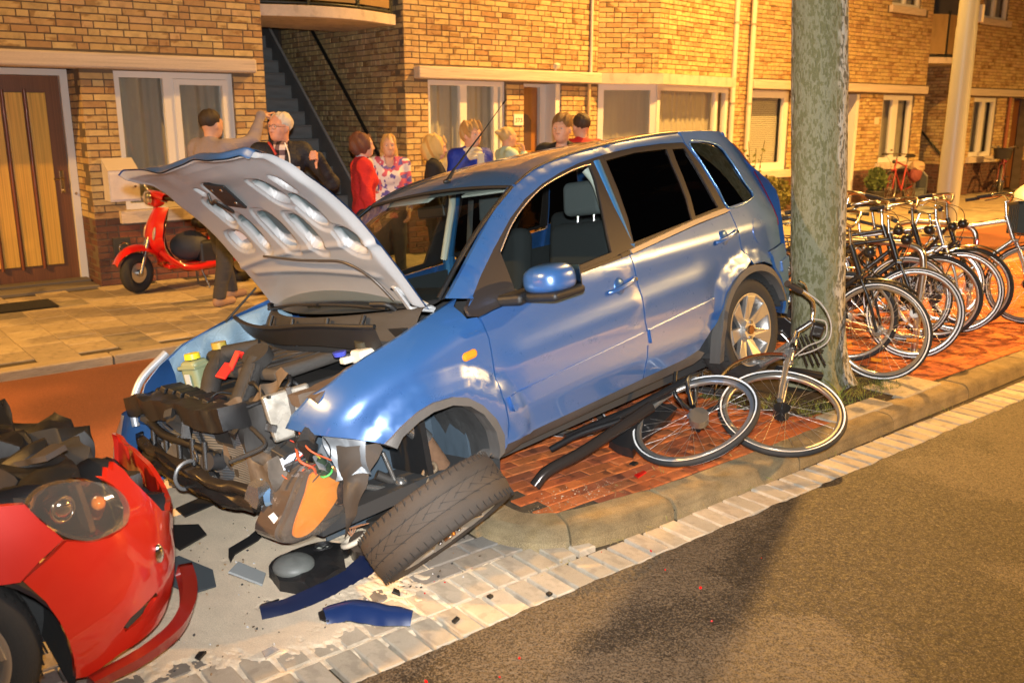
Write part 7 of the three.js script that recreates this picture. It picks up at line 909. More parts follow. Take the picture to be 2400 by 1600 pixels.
const ell = (c, r) => (x, y, z) => (Math.sqrt(((x - c[0]) / r[0]) ** 2 + ((y - c[1]) / r[1]) ** 2 + ((z - c[2]) / r[2]) ** 2) - 1) * Math.min(...r);
function bounds(C, pad) { const lo = [1e9, 1e9, 1e9], hi = [-1e9, -1e9, -1e9]; for (const [a, b, r0, r1] of C) for (const [p, r] of [[a, r0], [b, r1]]) for (let i = 0; i < 3; i++) { lo[i] = Math.min(lo[i], p[i] - r - pad); hi[i] = Math.max(hi[i], p[i] + r + pad); } return [lo, hi]; }
const skinM = (r, g, b) => mat([r, g, b], 0.55, 0, { bumpMap: rep(T.grain, 4), bumpScale: 0.0006 });
function headGeo() { // centred on the middle of the head, face to +z
  const skull = ell([0, 0.022, -0.012], [0.076, 0.098, 0.096]), face = ell([0, -0.03, 0.028], [0.062, 0.088, 0.066]), jaw = ell([0, -0.082, 0.040], [0.044, 0.034, 0.048]), earL = ell([0.078, -0.012, -0.006], [0.012, 0.032, 0.02]), earR = ell([-0.078, -0.012, -0.006], [0.012, 0.032, 0.02]), nose = capsF([[[0, 0.018, 0.088], [0, -0.030, 0.108], 0.009, 0.014], [[-0.012, -0.034, 0.094], [0.012, -0.034, 0.094], 0.009, 0.009]], 0.01), brow = capsF([[[-0.042, 0.026, 0.076], [0.042, 0.026, 0.076], 0.013, 0.013]], 0.01), lip = capsF([[[-0.020, -0.064, 0.084], [0.020, -0.064, 0.084], 0.0075, 0.0075]], 0.01), cheek = capsF([[[-0.04, -0.02, 0.058], [-0.036, -0.035, 0.06], 0.022, 0.022], [[0.04, -0.02, 0.058], [0.036, -0.035, 0.06], 0.022, 0.022]], 0.01), soc = capsF([[[-0.031, 0.006, 0.100], [-0.031, 0.006, 0.100], 0.014, 0.014]], 0.01), soc2 = capsF([[[0.031, 0.006, 0.100], [0.031, 0.006, 0.100], 0.014, 0.014]], 0.01), neck = capsF([[[0, -0.08, -0.02], [0, -0.19, -0.035], 0.052, 0.058]], 0.01);
  return (x, y, z) => { let m = smin(skull(x, y, z), face(x, y, z), 0.05); m = smin(m, jaw(x, y, z), 0.03); m = smin(m, cheek(x, y, z), 0.02); m = smin(m, brow(x, y, z), 0.02); m = smin(m, nose(x, y, z), 0.012); m = smin(m, lip(x, y, z), 0.010); m = smin(m, earL(x, y, z), 0.008); m = smin(m, earR(x, y, z), 0.008); m = -smin(-m, soc(x, y, z), 0.014); m = -smin(-m, soc2(x, y, z), 0.014); return smin(m, neck(x, y, z), 0.03); };
}
const HEAD = nets(headGeo(), [-0.11, -0.21, -0.13], [0.11, 0.14, 0.14], 0.006);
const hairs = {
  short: [[[0, 0.045, -0.022], [0.086, 0.094, 0.103]], 0.004, 60, [[0, -0.045, 0.085], [0.085, 0.115, 0.075]], -0.055],
  swoop: [[[0, 0.055, -0.012], [0.090, 0.100, 0.108]], 0.014, 30, [[0, -0.05, 0.095], [0.09, 0.112, 0.078]], -0.04],
  white: [[[0, 0.04, -0.026], [0.090, 0.092, 0.102]], 0.008, 45, [[0, -0.015, 0.095], [0.085, 0.112, 0.09]], -0.06],
  bob: [[[0, 0.02, -0.028], [0.105, 0.13, 0.115]], 0.020, 28, [[0, -0.06, 0.095], [0.078, 0.125, 0.085]], -0.14],
  long: [[[0, 0.01, -0.025], [0.096, 0.135, 0.112]], 0.012, 34, [[0, -0.05, 0.095], [0.076, 0.122, 0.085]], -0.26],
  curly: [[[0, 0.0, -0.02], [0.118, 0.145, 0.125]], 0.034, 26, [[0, -0.055, 0.11], [0.078, 0.115, 0.09]], -0.19],
  tousled: [[[0, 0.04, -0.02], [0.105, 0.115, 0.112]], 0.032, 30, [[0, -0.06, 0.10], [0.08, 0.112, 0.085]], -0.10],
  bun: [[[0, 0.035, -0.022], [0.082, 0.096, 0.102]], 0.005, 50, [[0, -0.03, 0.09], [0.085, 0.112, 0.08]], -0.05],
};
function hairGeo(style) { const [[c, r], ns, nf, [fc, fr], low] = hairs[style], e = ell(c, r), f = ell(fc, fr), tail = style === 'long' ? capsF([[[0.06, -0.06, -0.04], [0.075, -0.24, -0.01], 0.05, 0.03], [[-0.05, -0.06, -0.06], [-0.06, -0.2, -0.05], 0.05, 0.03]], 0.03) : style === 'bun' ? capsF([[[0, 0.05, -0.125], [0, 0.06, -0.15], 0.03, 0.026]], 0.01) : null;
  return nets((x, y, z) => { let m = e(x, y, z); if (tail) m = smin(m, tail(x, y, z), 0.02); m += ns * (vnoise(x * nf + 90, y * nf * 0.45 + z * nf * 0.8 + 90, 4096, 5) - 0.5) * 2; m = Math.max(m, low - y); return Math.max(m, -f(x, y, z)); }, [-0.17, -0.32, -0.2], [0.17, 0.2, 0.14], 0.0085); }
// a hand as palm and five fingers: w wrist, d finger direction, n palm normal (away from the palm side), curl 0..1
function handCaps(w, d, n, side, curl, opt = {}) {
  const W = V(...w), D = V(...d).normalize(), Nn = V(...n).normalize(), S = D.clone().cross(Nn).normalize().multiplyScalar(side), C = [], at = (a, b, c) => W.clone().addScaledVector(D, a).addScaledVector(S, b).addScaledVector(Nn, c).toArray();
  for (let i = 0; i < 4; i++) C.push([at(0.0, (i - 1.5) * 0.012, 0), at(0.085, (i - 1.5) * 0.019, 0), 0.017, 0.0115]);
  const len = [0.078, 0.086, 0.080, 0.062];
  for (let i = 0; i < 4; i++) { const cu = (opt.point === i ? 0.05 : curl) * 1.35, b = (i - 1.5) * 0.02; let p = at(0.085, b, 0), a = 0; const seg = [0.45, 0.32, 0.26]; let x = 0.085, c = 0; for (let k = 0; k < 3; k++) { a += cu; const L = len[i] * seg[k]; x += Math.cos(a) * L; c -= Math.sin(a) * L; const q = at(x, b, c); C.push([p, q, 0.0095 - k * 0.0008, 0.009 - k * 0.0008]); p = q; } }
  const tu = opt.thumbUp ? 1 : 0; const t0 = at(0.025, -0.03, -0.006), t1 = tu ? at(0.05, -0.062, -0.008) : at(0.06, -0.048, -0.022), t2 = tu ? at(0.055, -0.105, -0.004) : at(0.085, -0.045, -0.038); C.push([t0, t1, 0.014, 0.011], [t1, t2, 0.011, 0.009]); return C;
}
function person(label, x, z, face, h, o) {
  const y0 = o.y ?? 0.07, g = thing('person', label, 'person', [x, y0, z], Math.atan2(face[0], face[1]), 'onlookers on the pavement'), k = h / 1.75, s = (p) => p.map((v) => v * k), L = (p) => s(p), fem = o.fem ? 0.9 : 1, sh = 0.185 * (o.fem ? 0.88 : 1);
  const J = { pel: [0, 0.94, 0], chest: [0, 1.28, 0.0], neck: [0, 1.48, -0.005], hipL: [0.09, 0.92, 0], hipR: [-0.09, 0.92, 0], kneeL: [0.10, 0.50, 0.02], kneeR: [-0.10, 0.50, 0.02], ankL: [0.105, 0.09, -0.01], ankR: [-0.105, 0.09, -0.01], shL: [sh, 1.425, -0.01], shR: [-sh, 1.425, -0.01], elL: [sh + 0.06, 1.14, -0.02], elR: [-sh - 0.06, 1.14, -0.02], wrL: [sh + 0.05, 0.90, 0.06], wrR: [-sh - 0.05, 0.90, 0.06], ...(o.J || {}) };
  for (const q of Object.keys(J)) J[q] = s(J[q]); const R = (r) => r * k;
  const head = s([0, 1.63, 0.015]), torso = (e) => [[[R(0.075), J.chest[1] + R(0.06), 0], [R(0.055), J.pel[1] + R(0.04), 0], R(0.105 * fem + e), R(0.10 * fem + e)], [[-R(0.075), J.chest[1] + R(0.06), 0], [-R(0.055), J.pel[1] + R(0.04), 0], R(0.105 * fem + e), R(0.10 * fem + e)], [J.shL, J.shR, R(0.062 + e), R(0.062 + e)], ...(o.fem ? [[[R(0.07), R(1.27), R(0.07)], [-R(0.07), R(1.27), R(0.07)], R(0.06 + e), R(0.06 + e)]] : [])];
  const arms = (e) => [[J.shL, J.elL, R(0.052 + e), R(0.042 + e)], [J.elL, J.wrL, R(0.042 + e), R(0.03 + e)], [J.shR, J.elR, R(0.052 + e), R(0.042 + e)], [J.elR, J.wrR, R(0.042 + e), R(0.03 + e)]], legs = (e) => [[J.hipL, J.kneeL, R(0.085 + e), R(0.058 + e)], [J.kneeL, J.ankL, R(0.056 + e), R(0.04 + e)], [J.hipR, J.kneeR, R(0.085 + e), R(0.058 + e)], [J.kneeR, J.ankR, R(0.056 + e), R(0.04 + e)], [J.hipL, J.hipR, R(0.09 + e), R(0.09 + e)]];
  const bodyC = [...torso(-0.01), ...arms(-0.008), ...legs(-0.012), [s([0, 1.44, -0.01]), s([0, 1.53, 0]), R(0.062), R(0.052)]], hm = new THREE.Matrix4().compose(V(...head), new THREE.Quaternion().setFromEuler(new THREE.Euler(o.nod || 0, o.turn || 0, o.tilt || 0, 'YXZ')), V(k, k, k)), hg = HEAD.clone().applyMatrix4(hm);
  const geos = [nets(capsF(bodyC, R(0.035)), ...bounds(bodyC, 0.03), 0.02), hg];
  for (const [w, e, sd, q] of [[J.wrL, J.elL, 1, o.handL || {}], [J.wrR, J.elR, -1, o.handR || {}]]) { const d = q.d || [w[0] - e[0], w[1] - e[1], w[2] - e[2]], hc = handCaps(w, d, q.n || [sd, 0, 0.2], sd * (q.flip || 1), q.curl ?? 0.35, q); geos.push(nets(capsF(hc, 0.006), ...bounds(hc, 0.012), 0.006)); }
  mesh('body', geos.map((q) => nx(q)), o.skin || skinM(0.60, 0.33, 0.22), g);
  const topC = [...torso(0.018), ...arms(0.016), [s([0, 1.40, -0.01]), s([0, 1.475, -0.01]), R(0.085), R(0.07)], [s([0.05, 0.98, 0]), s([0.05, 0.84, 0]), R(0.125 * fem), R(0.125 * fem)], [s([-0.05, 0.98, 0]), s([-0.05, 0.84, 0]), R(0.125 * fem), R(0.125 * fem)]];
  const tf = capsF(topC, R(0.04), 0.016, 13), nk = ell(s([0, 1.50, o.open ? 0.07 : 0.045]), s(o.open ? [0.06, 0.12, 0.09] : [0.062, 0.055, 0.075])); mesh(o.topName || 'top', nets((a, b, c) => Math.max(tf(a, b, c), -nk(a, b, c), R(0.80) - b), ...bounds(topC, 0.04), 0.014), o.top, g);
  if (o.shirt) { const sc = [[s([0, 1.20, 0.075]), s([0, 1.44, 0.045]), R(0.075), R(0.07)], [s([0, 1.44, -0.01]), s([0, 1.50, -0.01]), R(0.072), R(0.068)]]; mesh('shirt', nets(capsF(sc, 0.03, 0.008, 18), ...bounds(sc, 0.03), 0.012), o.shirt, g); }
  const trC = legs(0.022), lf = capsF(trC, R(0.03), 0.018, 11); mesh('trousers', nets((a, b, c) => Math.max(lf(a, b, c), R(0.07) - b), ...bounds(trC, 0.04), 0.018), o.legs || mat([0.03, 0.03, 0.035], 0.9), g);
  for (const a of [J.ankL, J.ankR]) { const c = [[[a[0], R(0.045), a[2] - R(0.03)], [a[0], R(0.035), a[2] + R(0.15)], R(0.045), R(0.036)], [[a[0], R(0.09), a[2]], [a[0], R(0.05), a[2]], R(0.045), R(0.045)]]; const f = capsF(c, 0.03); mesh('shoe', nets((p, q, r) => Math.max(f(p, q, r), 0.004 - q), ...bounds(c, 0.03), 0.012), o.shoes || mat([0.05, 0.04, 0.035], 0.6), g); }
  mesh('hair', hairGeo(o.hair).applyMatrix4(hm), mat(o.hairC, 0.6, 0, { bumpMap: rep(T.brushed, 8, 2), bumpScale: 0.004 }), g);
  const ft = (name, gs, m) => mesh(name, join(gs).applyMatrix4(hm), m, g);
  ft('eye', [sph(0.0105, -0.031, 0.004, 0.0815), sph(0.0105, 0.031, 0.004, 0.0815)], mat([0.55, 0.5, 0.46], 0.25)); ft('iris', [sph(0.0055, -0.031, 0.004, 0.0885), sph(0.0055, 0.031, 0.004, 0.0885)], mat([0.03, 0.03, 0.03], 0.2)); ft('eyebrow', [rod([-0.046, 0.026, 0.083], [-0.017, 0.030, 0.090], 0.0045), rod([0.046, 0.026, 0.083], [0.017, 0.030, 0.090], 0.0045)], mat(o.browC || o.hairC.map((v) => v * 0.6), 0.8)); ft('lips', [tube([[-0.022, -0.062, 0.086], [0, -0.0605, 0.0945], [0.022, -0.062, 0.086]], 0.005, 12, 6), tube([[-0.018, -0.068, 0.086], [0, -0.070, 0.0935], [0.018, -0.068, 0.086]], 0.005, 12, 6)], mat([0.42, 0.14, 0.11], 0.5));
  if (o.glasses) ft('glasses', [-1, 1].flatMap((q) => [xf(new THREE.TorusGeometry(0.024, 0.002, 6, 24).scale(1.15, 0.85, 1), { p: [q * 0.033, 0.003, 0.104] }), rod([q * 0.06, 0.006, 0.102], [q * 0.083, 0.005, 0.0], 0.002, 0.002, 6)]).concat([rod([-0.008, 0.008, 0.106], [0.008, 0.008, 0.106], 0.002, 0.002, 6)]), mat([0.10, 0.09, 0.08], 0.3, 0.7));
  if (o.extra) o.extra(g, k, hm, J); return g;
}
const knit = (r, g, b) => mat([r, g, b], 0.95, 0, { bumpMap: rep(T.soft, 6), bumpScale: 0.008 });
person('man in a mauve-grey sweater pointing up towards the stairs', 3.30, -8.58, [0.93, -0.36], 1.81, { top: knit(0.27, 0.23, 0.25), topName: 'sweater', hair: 'short', hairC: [0.035, 0.022, 0.015], shoes: mat([0.30, 0.18, 0.12], 0.7), J: { elR: [-0.26, 1.49, 0.25], wrR: [-0.22, 1.71, 0.41], kneeL: [0.10, 0.50, 0.12], ankL: [0.105, 0.09, 0.20], kneeR: [-0.10, 0.50, -0.02], ankR: [-0.105, 0.09, -0.14] }, handR: { d: [0.05, 0.25, 1], n: [-0.2, 1, -0.2], curl: 0.5, point: 0 }, legs: mat([0.045, 0.042, 0.045], 0.9, 0, { bumpMap: rep(T.soft, 5), bumpScale: 0.006 }) });
const plaid = mat(0xffffff, 0.9, 0, { map: rep(tex(128, (u, v) => { const a = Math.floor(u * 8) % 2, b = Math.floor(v * 8) % 2; return a && b ? [0.85, 0.78, 0.75] : a || b ? [0.42, 0.34, 0.36] : [0.13, 0.08, 0.1]; }, true), 1.4) });
person('white-haired man in glasses and dark jacket giving a thumbs-up', 3.60, -7.74, [-0.42, 0.85], 1.79, { top: mat([0.014, 0.015, 0.022], 0.7, 0, { bumpMap: rep(T.soft, 6), bumpScale: 0.008 }), topName: 'jacket', shirt: plaid, open: true, hair: 'white', hairC: [0.62, 0.55, 0.46], browC: [0.5, 0.42, 0.34], glasses: true, turn: -0.75, skin: skinM(0.62, 0.30, 0.20), J: { elL: [0.42, 1.16, 0.06], wrL: [0.31, 1.38, 0.20] }, handL: { d: [-0.35, 0.25, 0.9], n: [0.9, 0.1, 0.35], curl: 0.95, thumbUp: true, flip: 1 }, extra: (g, k) => { mesh('zip', tube([[0.035, 1.50, 0.075], [0.065, 1.40, 0.115], [0.07, 1.25, 0.145], [0.07, 1.0, 0.15]].map((p) => p.map((v) => v * k)), 0.006, 30, 6), mat([0.8, 0.8, 0.8], 0.5), g); mesh('collar_trim', tube([[-0.10, 1.50, 0.03], [-0.07, 1.46, 0.09], [-0.04, 1.40, 0.12]].map((p) => p.map((v) => v * k)), 0.012, 16, 6), mat([0.5, 0.05, 0.04], 0.6), g); mesh('jacket_emblem', xf(rbox(0.05, 0.06, 0.006, 0.002), { p: [0.13 * k, 1.27 * k, 0.135 * k], r: [0, 0.5, 0] }), mat([0.62, 0.45, 0.32], 0.7), g); } });
person('woman in a red cardigan with brown bobbed hair', 4.46, -7.82, [0.93, 0.30], 1.60, { fem: true, top: knit(0.60, 0.025, 0.022), topName: 'cardigan', hair: 'bob', hairC: [0.13, 0.045, 0.025], shirt: mat([0.55, 0.5, 0.5], 0.9), open: true, extra: (g, k) => { mesh('choker', xf(new THREE.TorusGeometry(0.062 * k, 0.008, 8, 28), { p: [0, 1.50 * k, 0.0], r: [1.45, 0, 0] }), mat([0.01, 0.01, 0.015], 0.6), g); mesh('brooch', sph(0.012, 0.08 * k, 1.28 * k, 0.135 * k), chrome, g); } });
const blouse = mat(0xffffff, 0.9, 0, { map: rep(tex(128, (u, v) => { const n = fbm(u, v, 12, 3, 7), m = fbm(u, v, 9, 2, 17); return n > 0.60 ? [0.38, 0.34, 0.62] : m > 0.62 ? [0.75, 0.36, 0.45] : [0.86, 0.82, 0.82]; }, true), 0.9) });
person('blonde woman in a white and purple patterned blouse by the brick corner', 5.12, -8.42, [-0.45, 0.9], 1.57, { fem: true, top: blouse, topName: 'blouse', hair: 'long', hairC: [0.50, 0.30, 0.11], open: true });
person('curly blonde woman in a black top looking along the car roof', 5.02, -7.42, [0.75, 0.55], 1.58, { fem: true, top: mat([0.012, 0.011, 0.013], 0.9), hair: 'curly', hairC: [0.62, 0.40, 0.13], nod: 0.1 });
person('woman with tousled hair, cream scarf and blue jacket', 5.42, -7.38, [-0.2, 0.95], 1.70, { fem: true, top: mat([0.02, 0.045, 0.35], 0.6, 0, { bumpMap: rep(T.soft, 6), bumpScale: 0.008 }), topName: 'jacket', hair: 'tousled', hairC: [0.42, 0.25, 0.09], turn: 0.35, extra: (g, k) => { for (let i = 0; i < 3; i++) mesh('scarf', xf(jitter(new THREE.TorusGeometry((0.078 + i * 0.006) * k, 0.028, 10, 30), 0.02, 14, i), { p: [0, (1.47 - i * 0.028) * k, 0.012], r: [1.35 + i * 0.1, 0, 0] }), mat([0.66, 0.58, 0.42], 0.95), g); mesh('scarf_end', jitter(new THREE.BoxGeometry(0.07, 0.34, 0.025, 4, 12, 2), 0.02, 12).translate(0.04 * k, 1.28 * k, 0.15 * k), mat([0.66, 0.58, 0.42], 0.95), g); } });
person('woman with a blonde bun and pale green top, hand to her mouth', 6.70, -8.42, [0.9, 0.25], 1.64, { fem: true, top: mat([0.42, 0.58, 0.52], 0.9), hair: 'bun', hairC: [0.52, 0.38, 0.17], J: { elR: [-0.20, 1.22, 0.20], wrR: [-0.06, 1.43, 0.20], elL: [0.22, 1.16, 0.12], wrL: [0.02, 1.14, 0.24] }, handR: { d: [0.2, 1, -0.1], n: [-0.2, 0, 1], curl: 0.45 } });
person('young man in a black top with swept brown hair', 5.97, -6.66, [-0.85, 0.42], 1.83, { y: 0.01, top: mat([0.016, 0.015, 0.014], 0.85), hair: 'swoop', hairC: [0.20, 0.11, 0.04] });
person('dark-haired person in a red jacket behind the young man', 6.72, -7.2, [0.3, -0.95], 1.78, { top: mat([0.50, 0.02, 0.02], 0.7), topName: 'jacket', hair: 'short', hairC: [0.05, 0.03, 0.02] });
// ---------------------------------------------------------------- debris on the ground
const blueDark = mat([0.007, 0.013, 0.045], 0.45, 0, { clearcoat: 0.6, clearcoatRoughness: 0.2 });
{ // black lamp housing with two round openings
  const h = thing('lamp_housing', 'broken black headlamp housing with two round sockets lying on the powder', 'debris', [1.50, 0.006, -3.20], 0.55);
  mesh('shell', [jitter(sheet([[-0.16, -0.12], [0.02, -0.17], [0.10, -0.10], [0.20, -0.08], [0.19, 0.03], [0.10, 0.09], [0.0, 0.13], [-0.10, 0.12], [-0.17, 0.02]], (x, y, d) => [x, 0.075 - 0.8 * (x * x + y * y) - d, -y], { holes: [[...Array(16)].map((_, i) => [0.10 + 0.036 * Math.cos(i * 0.3927), -0.01 + 0.036 * Math.sin(i * 0.3927)])], step: 0.03, flange: 0.05, flip: true }), 0.02, 11, 3)], plastic, h);
  mesh('socket_dome', [xf(sph(0.085, 0, 0, 0, 1, 0.5, 1, 24), { p: [-0.07, 0.062, -0.02] })], mat([0.14, 0.15, 0.14], 0.5, 0, { map: rep(T.mottle, 2) }), h); mesh('socket_rim', [xf(new THREE.TorusGeometry(0.038, 0.006, 8, 26), { p: [0.10, 0.072, 0.01], r: [1.5, 0, 0] })], plastic, h); mesh('socket_floor', [xf(cyl(0.034, 0.034, 0.004, 20), { p: [0.10, 0.055, 0.01] })], mat([0.45, 0.46, 0.40], 0.6), h); mesh('socket_bar', [xf(box(0.068, 0.004, 0.004), { p: [0.10, 0.062, 0.01] }), xf(box(0.004, 0.004, 0.068), { p: [0.11, 0.063, 0.01] })], plastic, h);
}
{ const o = thing('light_bulb_unit', 'brown glass lamp unit with torn wires beside the front wheel', 'debris', [1.73, 0.006, -3.16]); mesh('unit', [xf(cyl(0.05, 0.058, 0.09, 22), { p: [0, 0.06, 0], r: [0.5, 0, 0.4] })], mat([0.06, 0.045, 0.035], 0.2, 0.2), o); mesh('collar', [xf(new THREE.TorusGeometry(0.052, 0.012, 8, 24), { p: [-0.025, 0.09, -0.02], r: [1.2, 0.3, 0] })], mat([0.6, 0.52, 0.40], 0.6), o); mesh('glass_shard', [jitter(grid(8, 8, (u, v) => [0.03 + 0.09 * u, 0.02 + 0.09 * v, -0.02 + 0.05 * u]), 0.03, 14)], mat([0.55, 0.36, 0.14], 0.2, 0), o); for (let i = 0; i < 4; i++) mesh('wire', tube([[-0.03, 0.10, -0.02], [-0.05 + i * 0.015, 0.14, -0.03], [-0.03 + i * 0.02, 0.16, 0.01]], 0.003, 12, 5), mat([0.35, 0.16, 0.08], 0.5), o); }
function bumperStrip(label, pts, w, twist, m, m2) { // a torn, curved band of bumper skin
  const o = thing('bumper_piece', label, 'debris', [pts[0][0], 0.004, pts[0][1]]), c = new THREE.CatmullRomCurve3(pts.map((p) => V(p[0] - pts[0][0], p[2] || 0.02, p[1] - pts[0][1])));
  const f = (off) => jitter(grid(40, 8, (u, v) => { const p = c.getPoint(u), t = c.getTangent(u), s = V(-t.z, 0, t.x).normalize(), k = v - 0.5, ww = w * (0.65 + 0.5 * Math.sin(u * 2.6 + 0.3)) ; return [p.x + s.x * k * ww, p.y + off + twist * (k + 0.5) * ww + 0.02 * (1 - 4 * k * k), p.z + s.z * k * ww]; }), 0.012, 14, 3);
  mesh('skin', f(0.004), m, o); mesh('backing', f(0.0), m2, o); return o;
}
bumperStrip('long torn strip of dark blue bumper in front of the loose wheel', [[1.20, -2.97, 0.03], [1.36, -2.93, 0.03], [1.52, -2.95, 0.035], [1.70, -3.03, 0.04], [1.84, -3.16, 0.06]], 0.15, -0.9, blueDark, plastic);
bumperStrip('short dark blue bumper moulding on the pale gutter blocks', [[1.38, -2.83, 0.02], [1.46, -2.80, 0.035], [1.54, -2.72, 0.03], [1.63, -2.62, 0.02]], 0.085, -0.4, mat([0.010, 0.026, 0.10], 0.3, 0, { clearcoat: 1 }), plastic);
function shard(label, x, z, pts, m, hgt = 0.01, turn = 0, tilt = 0) { const o = tag(mesh('plastic_shard', jitter(extr(pts, 0.006, 0.0015), 0.006, 30).rotateX(-Math.PI / 2 + tilt).rotateY(turn), m), label, 'debris', 'broken plastic pieces'); o.position.set(x, hgt, z); return o; }
shard('long ragged black plastic splinter pointing at the lamp housing', 1.28, -3.47, [[0, 0], [0.05, 0.03], [0.20, 0.045], [0.36, 0.10], [0.38, 0.14], [0.18, 0.085], [0.06, 0.075], [0.02, 0.03]], plastic, 0.012, 0.35, 0.2);
shard('grey angular plastic bracket under the red bumper', 1.05, -3.30, [[0, 0], [0.10, -0.03], [0.16, 0.05], [0.12, 0.20], [0.03, 0.22], [-0.02, 0.1]], mat([0.05, 0.062, 0.07], 0.5), 0.02, 0.4, 0.3); shard('black plastic flap beside the red bumper', 1.15, -3.70, [[0, 0], [0.15, 0.02], [0.17, 0.10], [0.08, 0.16], [0, 0.1]], plastic, 0.02, 0.3, 0.25); shard('curved black wing of plastic behind the red bumper', 1.28, -4.0, [[0, 0], [0.2, 0.02], [0.26, 0.06], [0.15, 0.1], [0, 0.08]], plastic, 0.03, 0.2, 0.2);
shard('clear grey plastic plate standing in the powder', 1.30, -3.20, [[0, 0], [0.09, 0.01], [0.10, 0.13], [0.01, 0.14]], mat([0.28, 0.30, 0.30], 0.25), 0.015, 0.9, 0.35); shard('black clip on the powder', 1.22, -3.03, [[0, 0], [0.03, -0.005], [0.09, 0.02], [0.05, 0.02], [0.02, 0.03]], plastic, 0.012, 0.1); shard('flat black chip on the grey pavers', 0.92, -2.86, [[0, 0], [0.04, 0.01], [0.03, 0.03], [0.0, 0.02]], plastic, 0.008, 0.4); shard('black rubber crumb in front of the loose wheel', 1.69, -2.80, [[0, 0], [0.03, 0.005], [0.035, 0.025], [0.01, 0.03]], plastic, 0.008, 1, 0.3); shard('black bracket end beside the blue moulding', 1.38, -2.80, [[0, 0], [0.06, 0.01], [0.05, 0.04], [0.09, 0.06], [0.03, 0.07], [0, 0.04]], plastic, 0.008, 0.4); shard('red plastic lens piece on the brick island', 3.16, -2.93, [[0, 0], [0.09, 0.008], [0.10, 0.025], [0.02, 0.03]], redLens, ISL + 0.008, 0.2); shard('black square cap on the brick island', 3.27, -3.06, [[0, 0], [0.035, 0], [0.035, 0.03], [0, 0.03]], plastic, ISL + 0.008, 0.2); shard('silver shard on the pale gutter blocks', 1.10, -2.72, [[0, 0], [0.06, -0.005], [0.05, 0.02], [0.015, 0.03]], mat([0.6, 0.58, 0.55], 0.25, 0.7), 0.01, 0.4, 0.3); shard('oval black plug on the pale gutter blocks', 1.74, -2.50, [[0, 0], [0.03, -0.004], [0.035, 0.008], [0.005, 0.012]], plastic, 0.009, 0.5); shard('small black nut on the pale gutter blocks', 1.95, -2.56, [[0, 0], [0.018, 0], [0.02, 0.014], [0.002, 0.016]], plastic, 0.009, 0.2); shard('black lump at the road edge', 2.14, -2.43, [[0, 0], [0.02, 0], [0.022, 0.014], [0.004, 0.016]], plastic, 0.009, 0.2);
// crumbs too small to pick apart: glass, plastic, red lens bits, straw
function crumbs(name, label, n, geo, m, f, cs) { const im = new THREE.InstancedMesh(geo, m, n), m4 = new THREE.Matrix4(), c = new THREE.Color(); for (let i = 0; i < n; i++) { const [x, y, z, s] = f(i); m4.compose(V(x, y, z), new THREE.Quaternion().setFromEuler(new THREE.Euler(rr(0, 6), rr(0, 6), rr(0, 6))), V(s * rr(0.5, 1.5), s * rr(0.4, 1), s * rr(0.5, 1.5))); im.setMatrixAt(i, m4); const q = cs[i % cs.length]; im.setColorAt(i, c.setRGB(...q)); } im.name = name; im.userData = { kind: 'stuff', label }; scene.add(im); }
const ico = new THREE.IcosahedronGeometry(1, 0);
crumbs('debris_crumbs', 'crumbs of plastic and glass scattered over the bay', 240, ico, mat(0xffffff, 0.5), () => { const a = rnd(), x = rr(0.7, 2.2), z = rr(-4.0, -2.75); return [x, 0.009, z, rr(0.0015, 0.006)]; }, [[0.02, 0.02, 0.02], [0.02, 0.02, 0.02], [0.10, 0.07, 0.04], [0.5, 0.5, 0.5], [0.25, 0.16, 0.08]]);
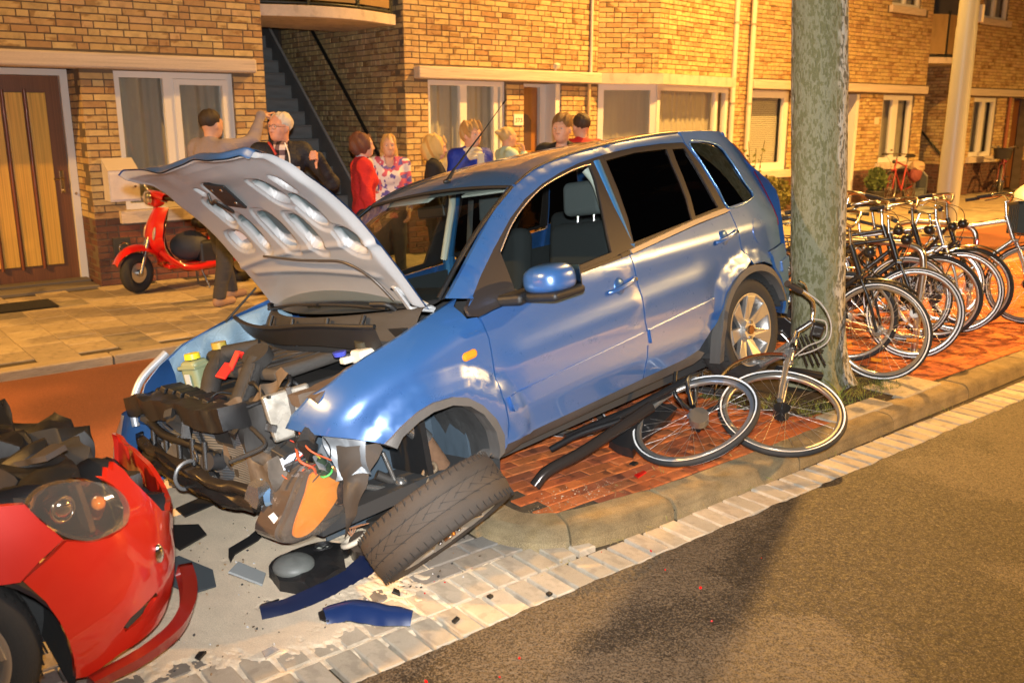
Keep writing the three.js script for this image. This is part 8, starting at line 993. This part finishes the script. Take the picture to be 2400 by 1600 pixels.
crumbs('sand_crumbs', 'pale sand and grit on the brick island', 260, ico, mat(0xffffff, 0.9), () => { const a = rr(0, 6.28), r = Math.sqrt(rnd()); return rnd() < 0.6 ? [2.80 + 0.30 * r * Math.cos(a), ISL + 0.002, -2.98 + 0.10 * r * Math.sin(a), rr(0.001, 0.0035)] : [rr(2.4, 4.5), ISL + 0.002, rr(-3.1, -2.83), rr(0.001, 0.003)]; }, [[0.36, 0.28, 0.17], [0.22, 0.17, 0.10], [0.45, 0.38, 0.27]]);
crumbs('straw', 'dry straw and leaf litter along the kerb', 160, new THREE.BoxGeometry(6, 0.5, 0.5), mat(0xffffff, 0.9), () => { const x = rr(2.2, 6), k = rnd() < 0.5; return [x, k ? 0.006 : ISL + 0.004, k ? -2.60 - 0.02 * (x - 2.4) * 0.3 + rr(-0.03, 0.02) : rr(-3.0, -2.84), rr(0.002, 0.005)]; }, [[0.40, 0.30, 0.10], [0.25, 0.26, 0.06], [0.32, 0.22, 0.1]]);
crumbs('red_lens_bits', 'tiny red lens splinters on the blocks and the road', 24, ico, redLens.clone(), () => [rr(1.0, 3.2), 0.007, rr(-2.9, -1.9), rr(0.003, 0.007)], [[1, 1, 1]]);
{ const d = thing('door_mat', 'dark doormat in front of the wooden front door', 'mat', [1.62, 0.072, -9.55]); mesh('mat', [rbox(0.75, 0.02, 0.42, 0.008, 0, 0.01, 0)], mat([0.02, 0.018, 0.016], 0.98, 0, { bumpMap: rep(T.grit, 6), bumpScale: 0.01 }), d); }
// ---------------------------------------------------------------- across the road, mirrored in the car and the windows
{
  struct('far_pavement', bx(-60, 90, -0.1, 0.1, 9.2, 24.0), conc(0.32, 0.29, 0.24), 'pavement across the road');
  const h = thing('brick_terrace', 'brick terrace across the road behind the photographer', 'house', [0, 0, 24]); mesh('wall', [bx(-30, 60, 0, 8, 0, 0.3)], PLINTH[2], h);
  for (let i = 0; i < 14; i++) { const x = -26 + i * 6; const w = mesh('window', join(frameBars(x, x + 2.2, 0.9, 2.4, 0.08, -0.05, 0.0).map((g) => g)), whiteM, h); mesh('pane', bx(x + 0.08, x + 2.12, 0.98, 2.32, -0.02, -0.015), mat([0.03, 0.03, 0.03], 0.05), w); mesh('door', bx(x + 3.2, x + 4.1, 0.1, 2.3, -0.04, -0.002), mat([0.1, 0.05, 0.03], 0.4), h); }
}
renderer.render(scene, camera);
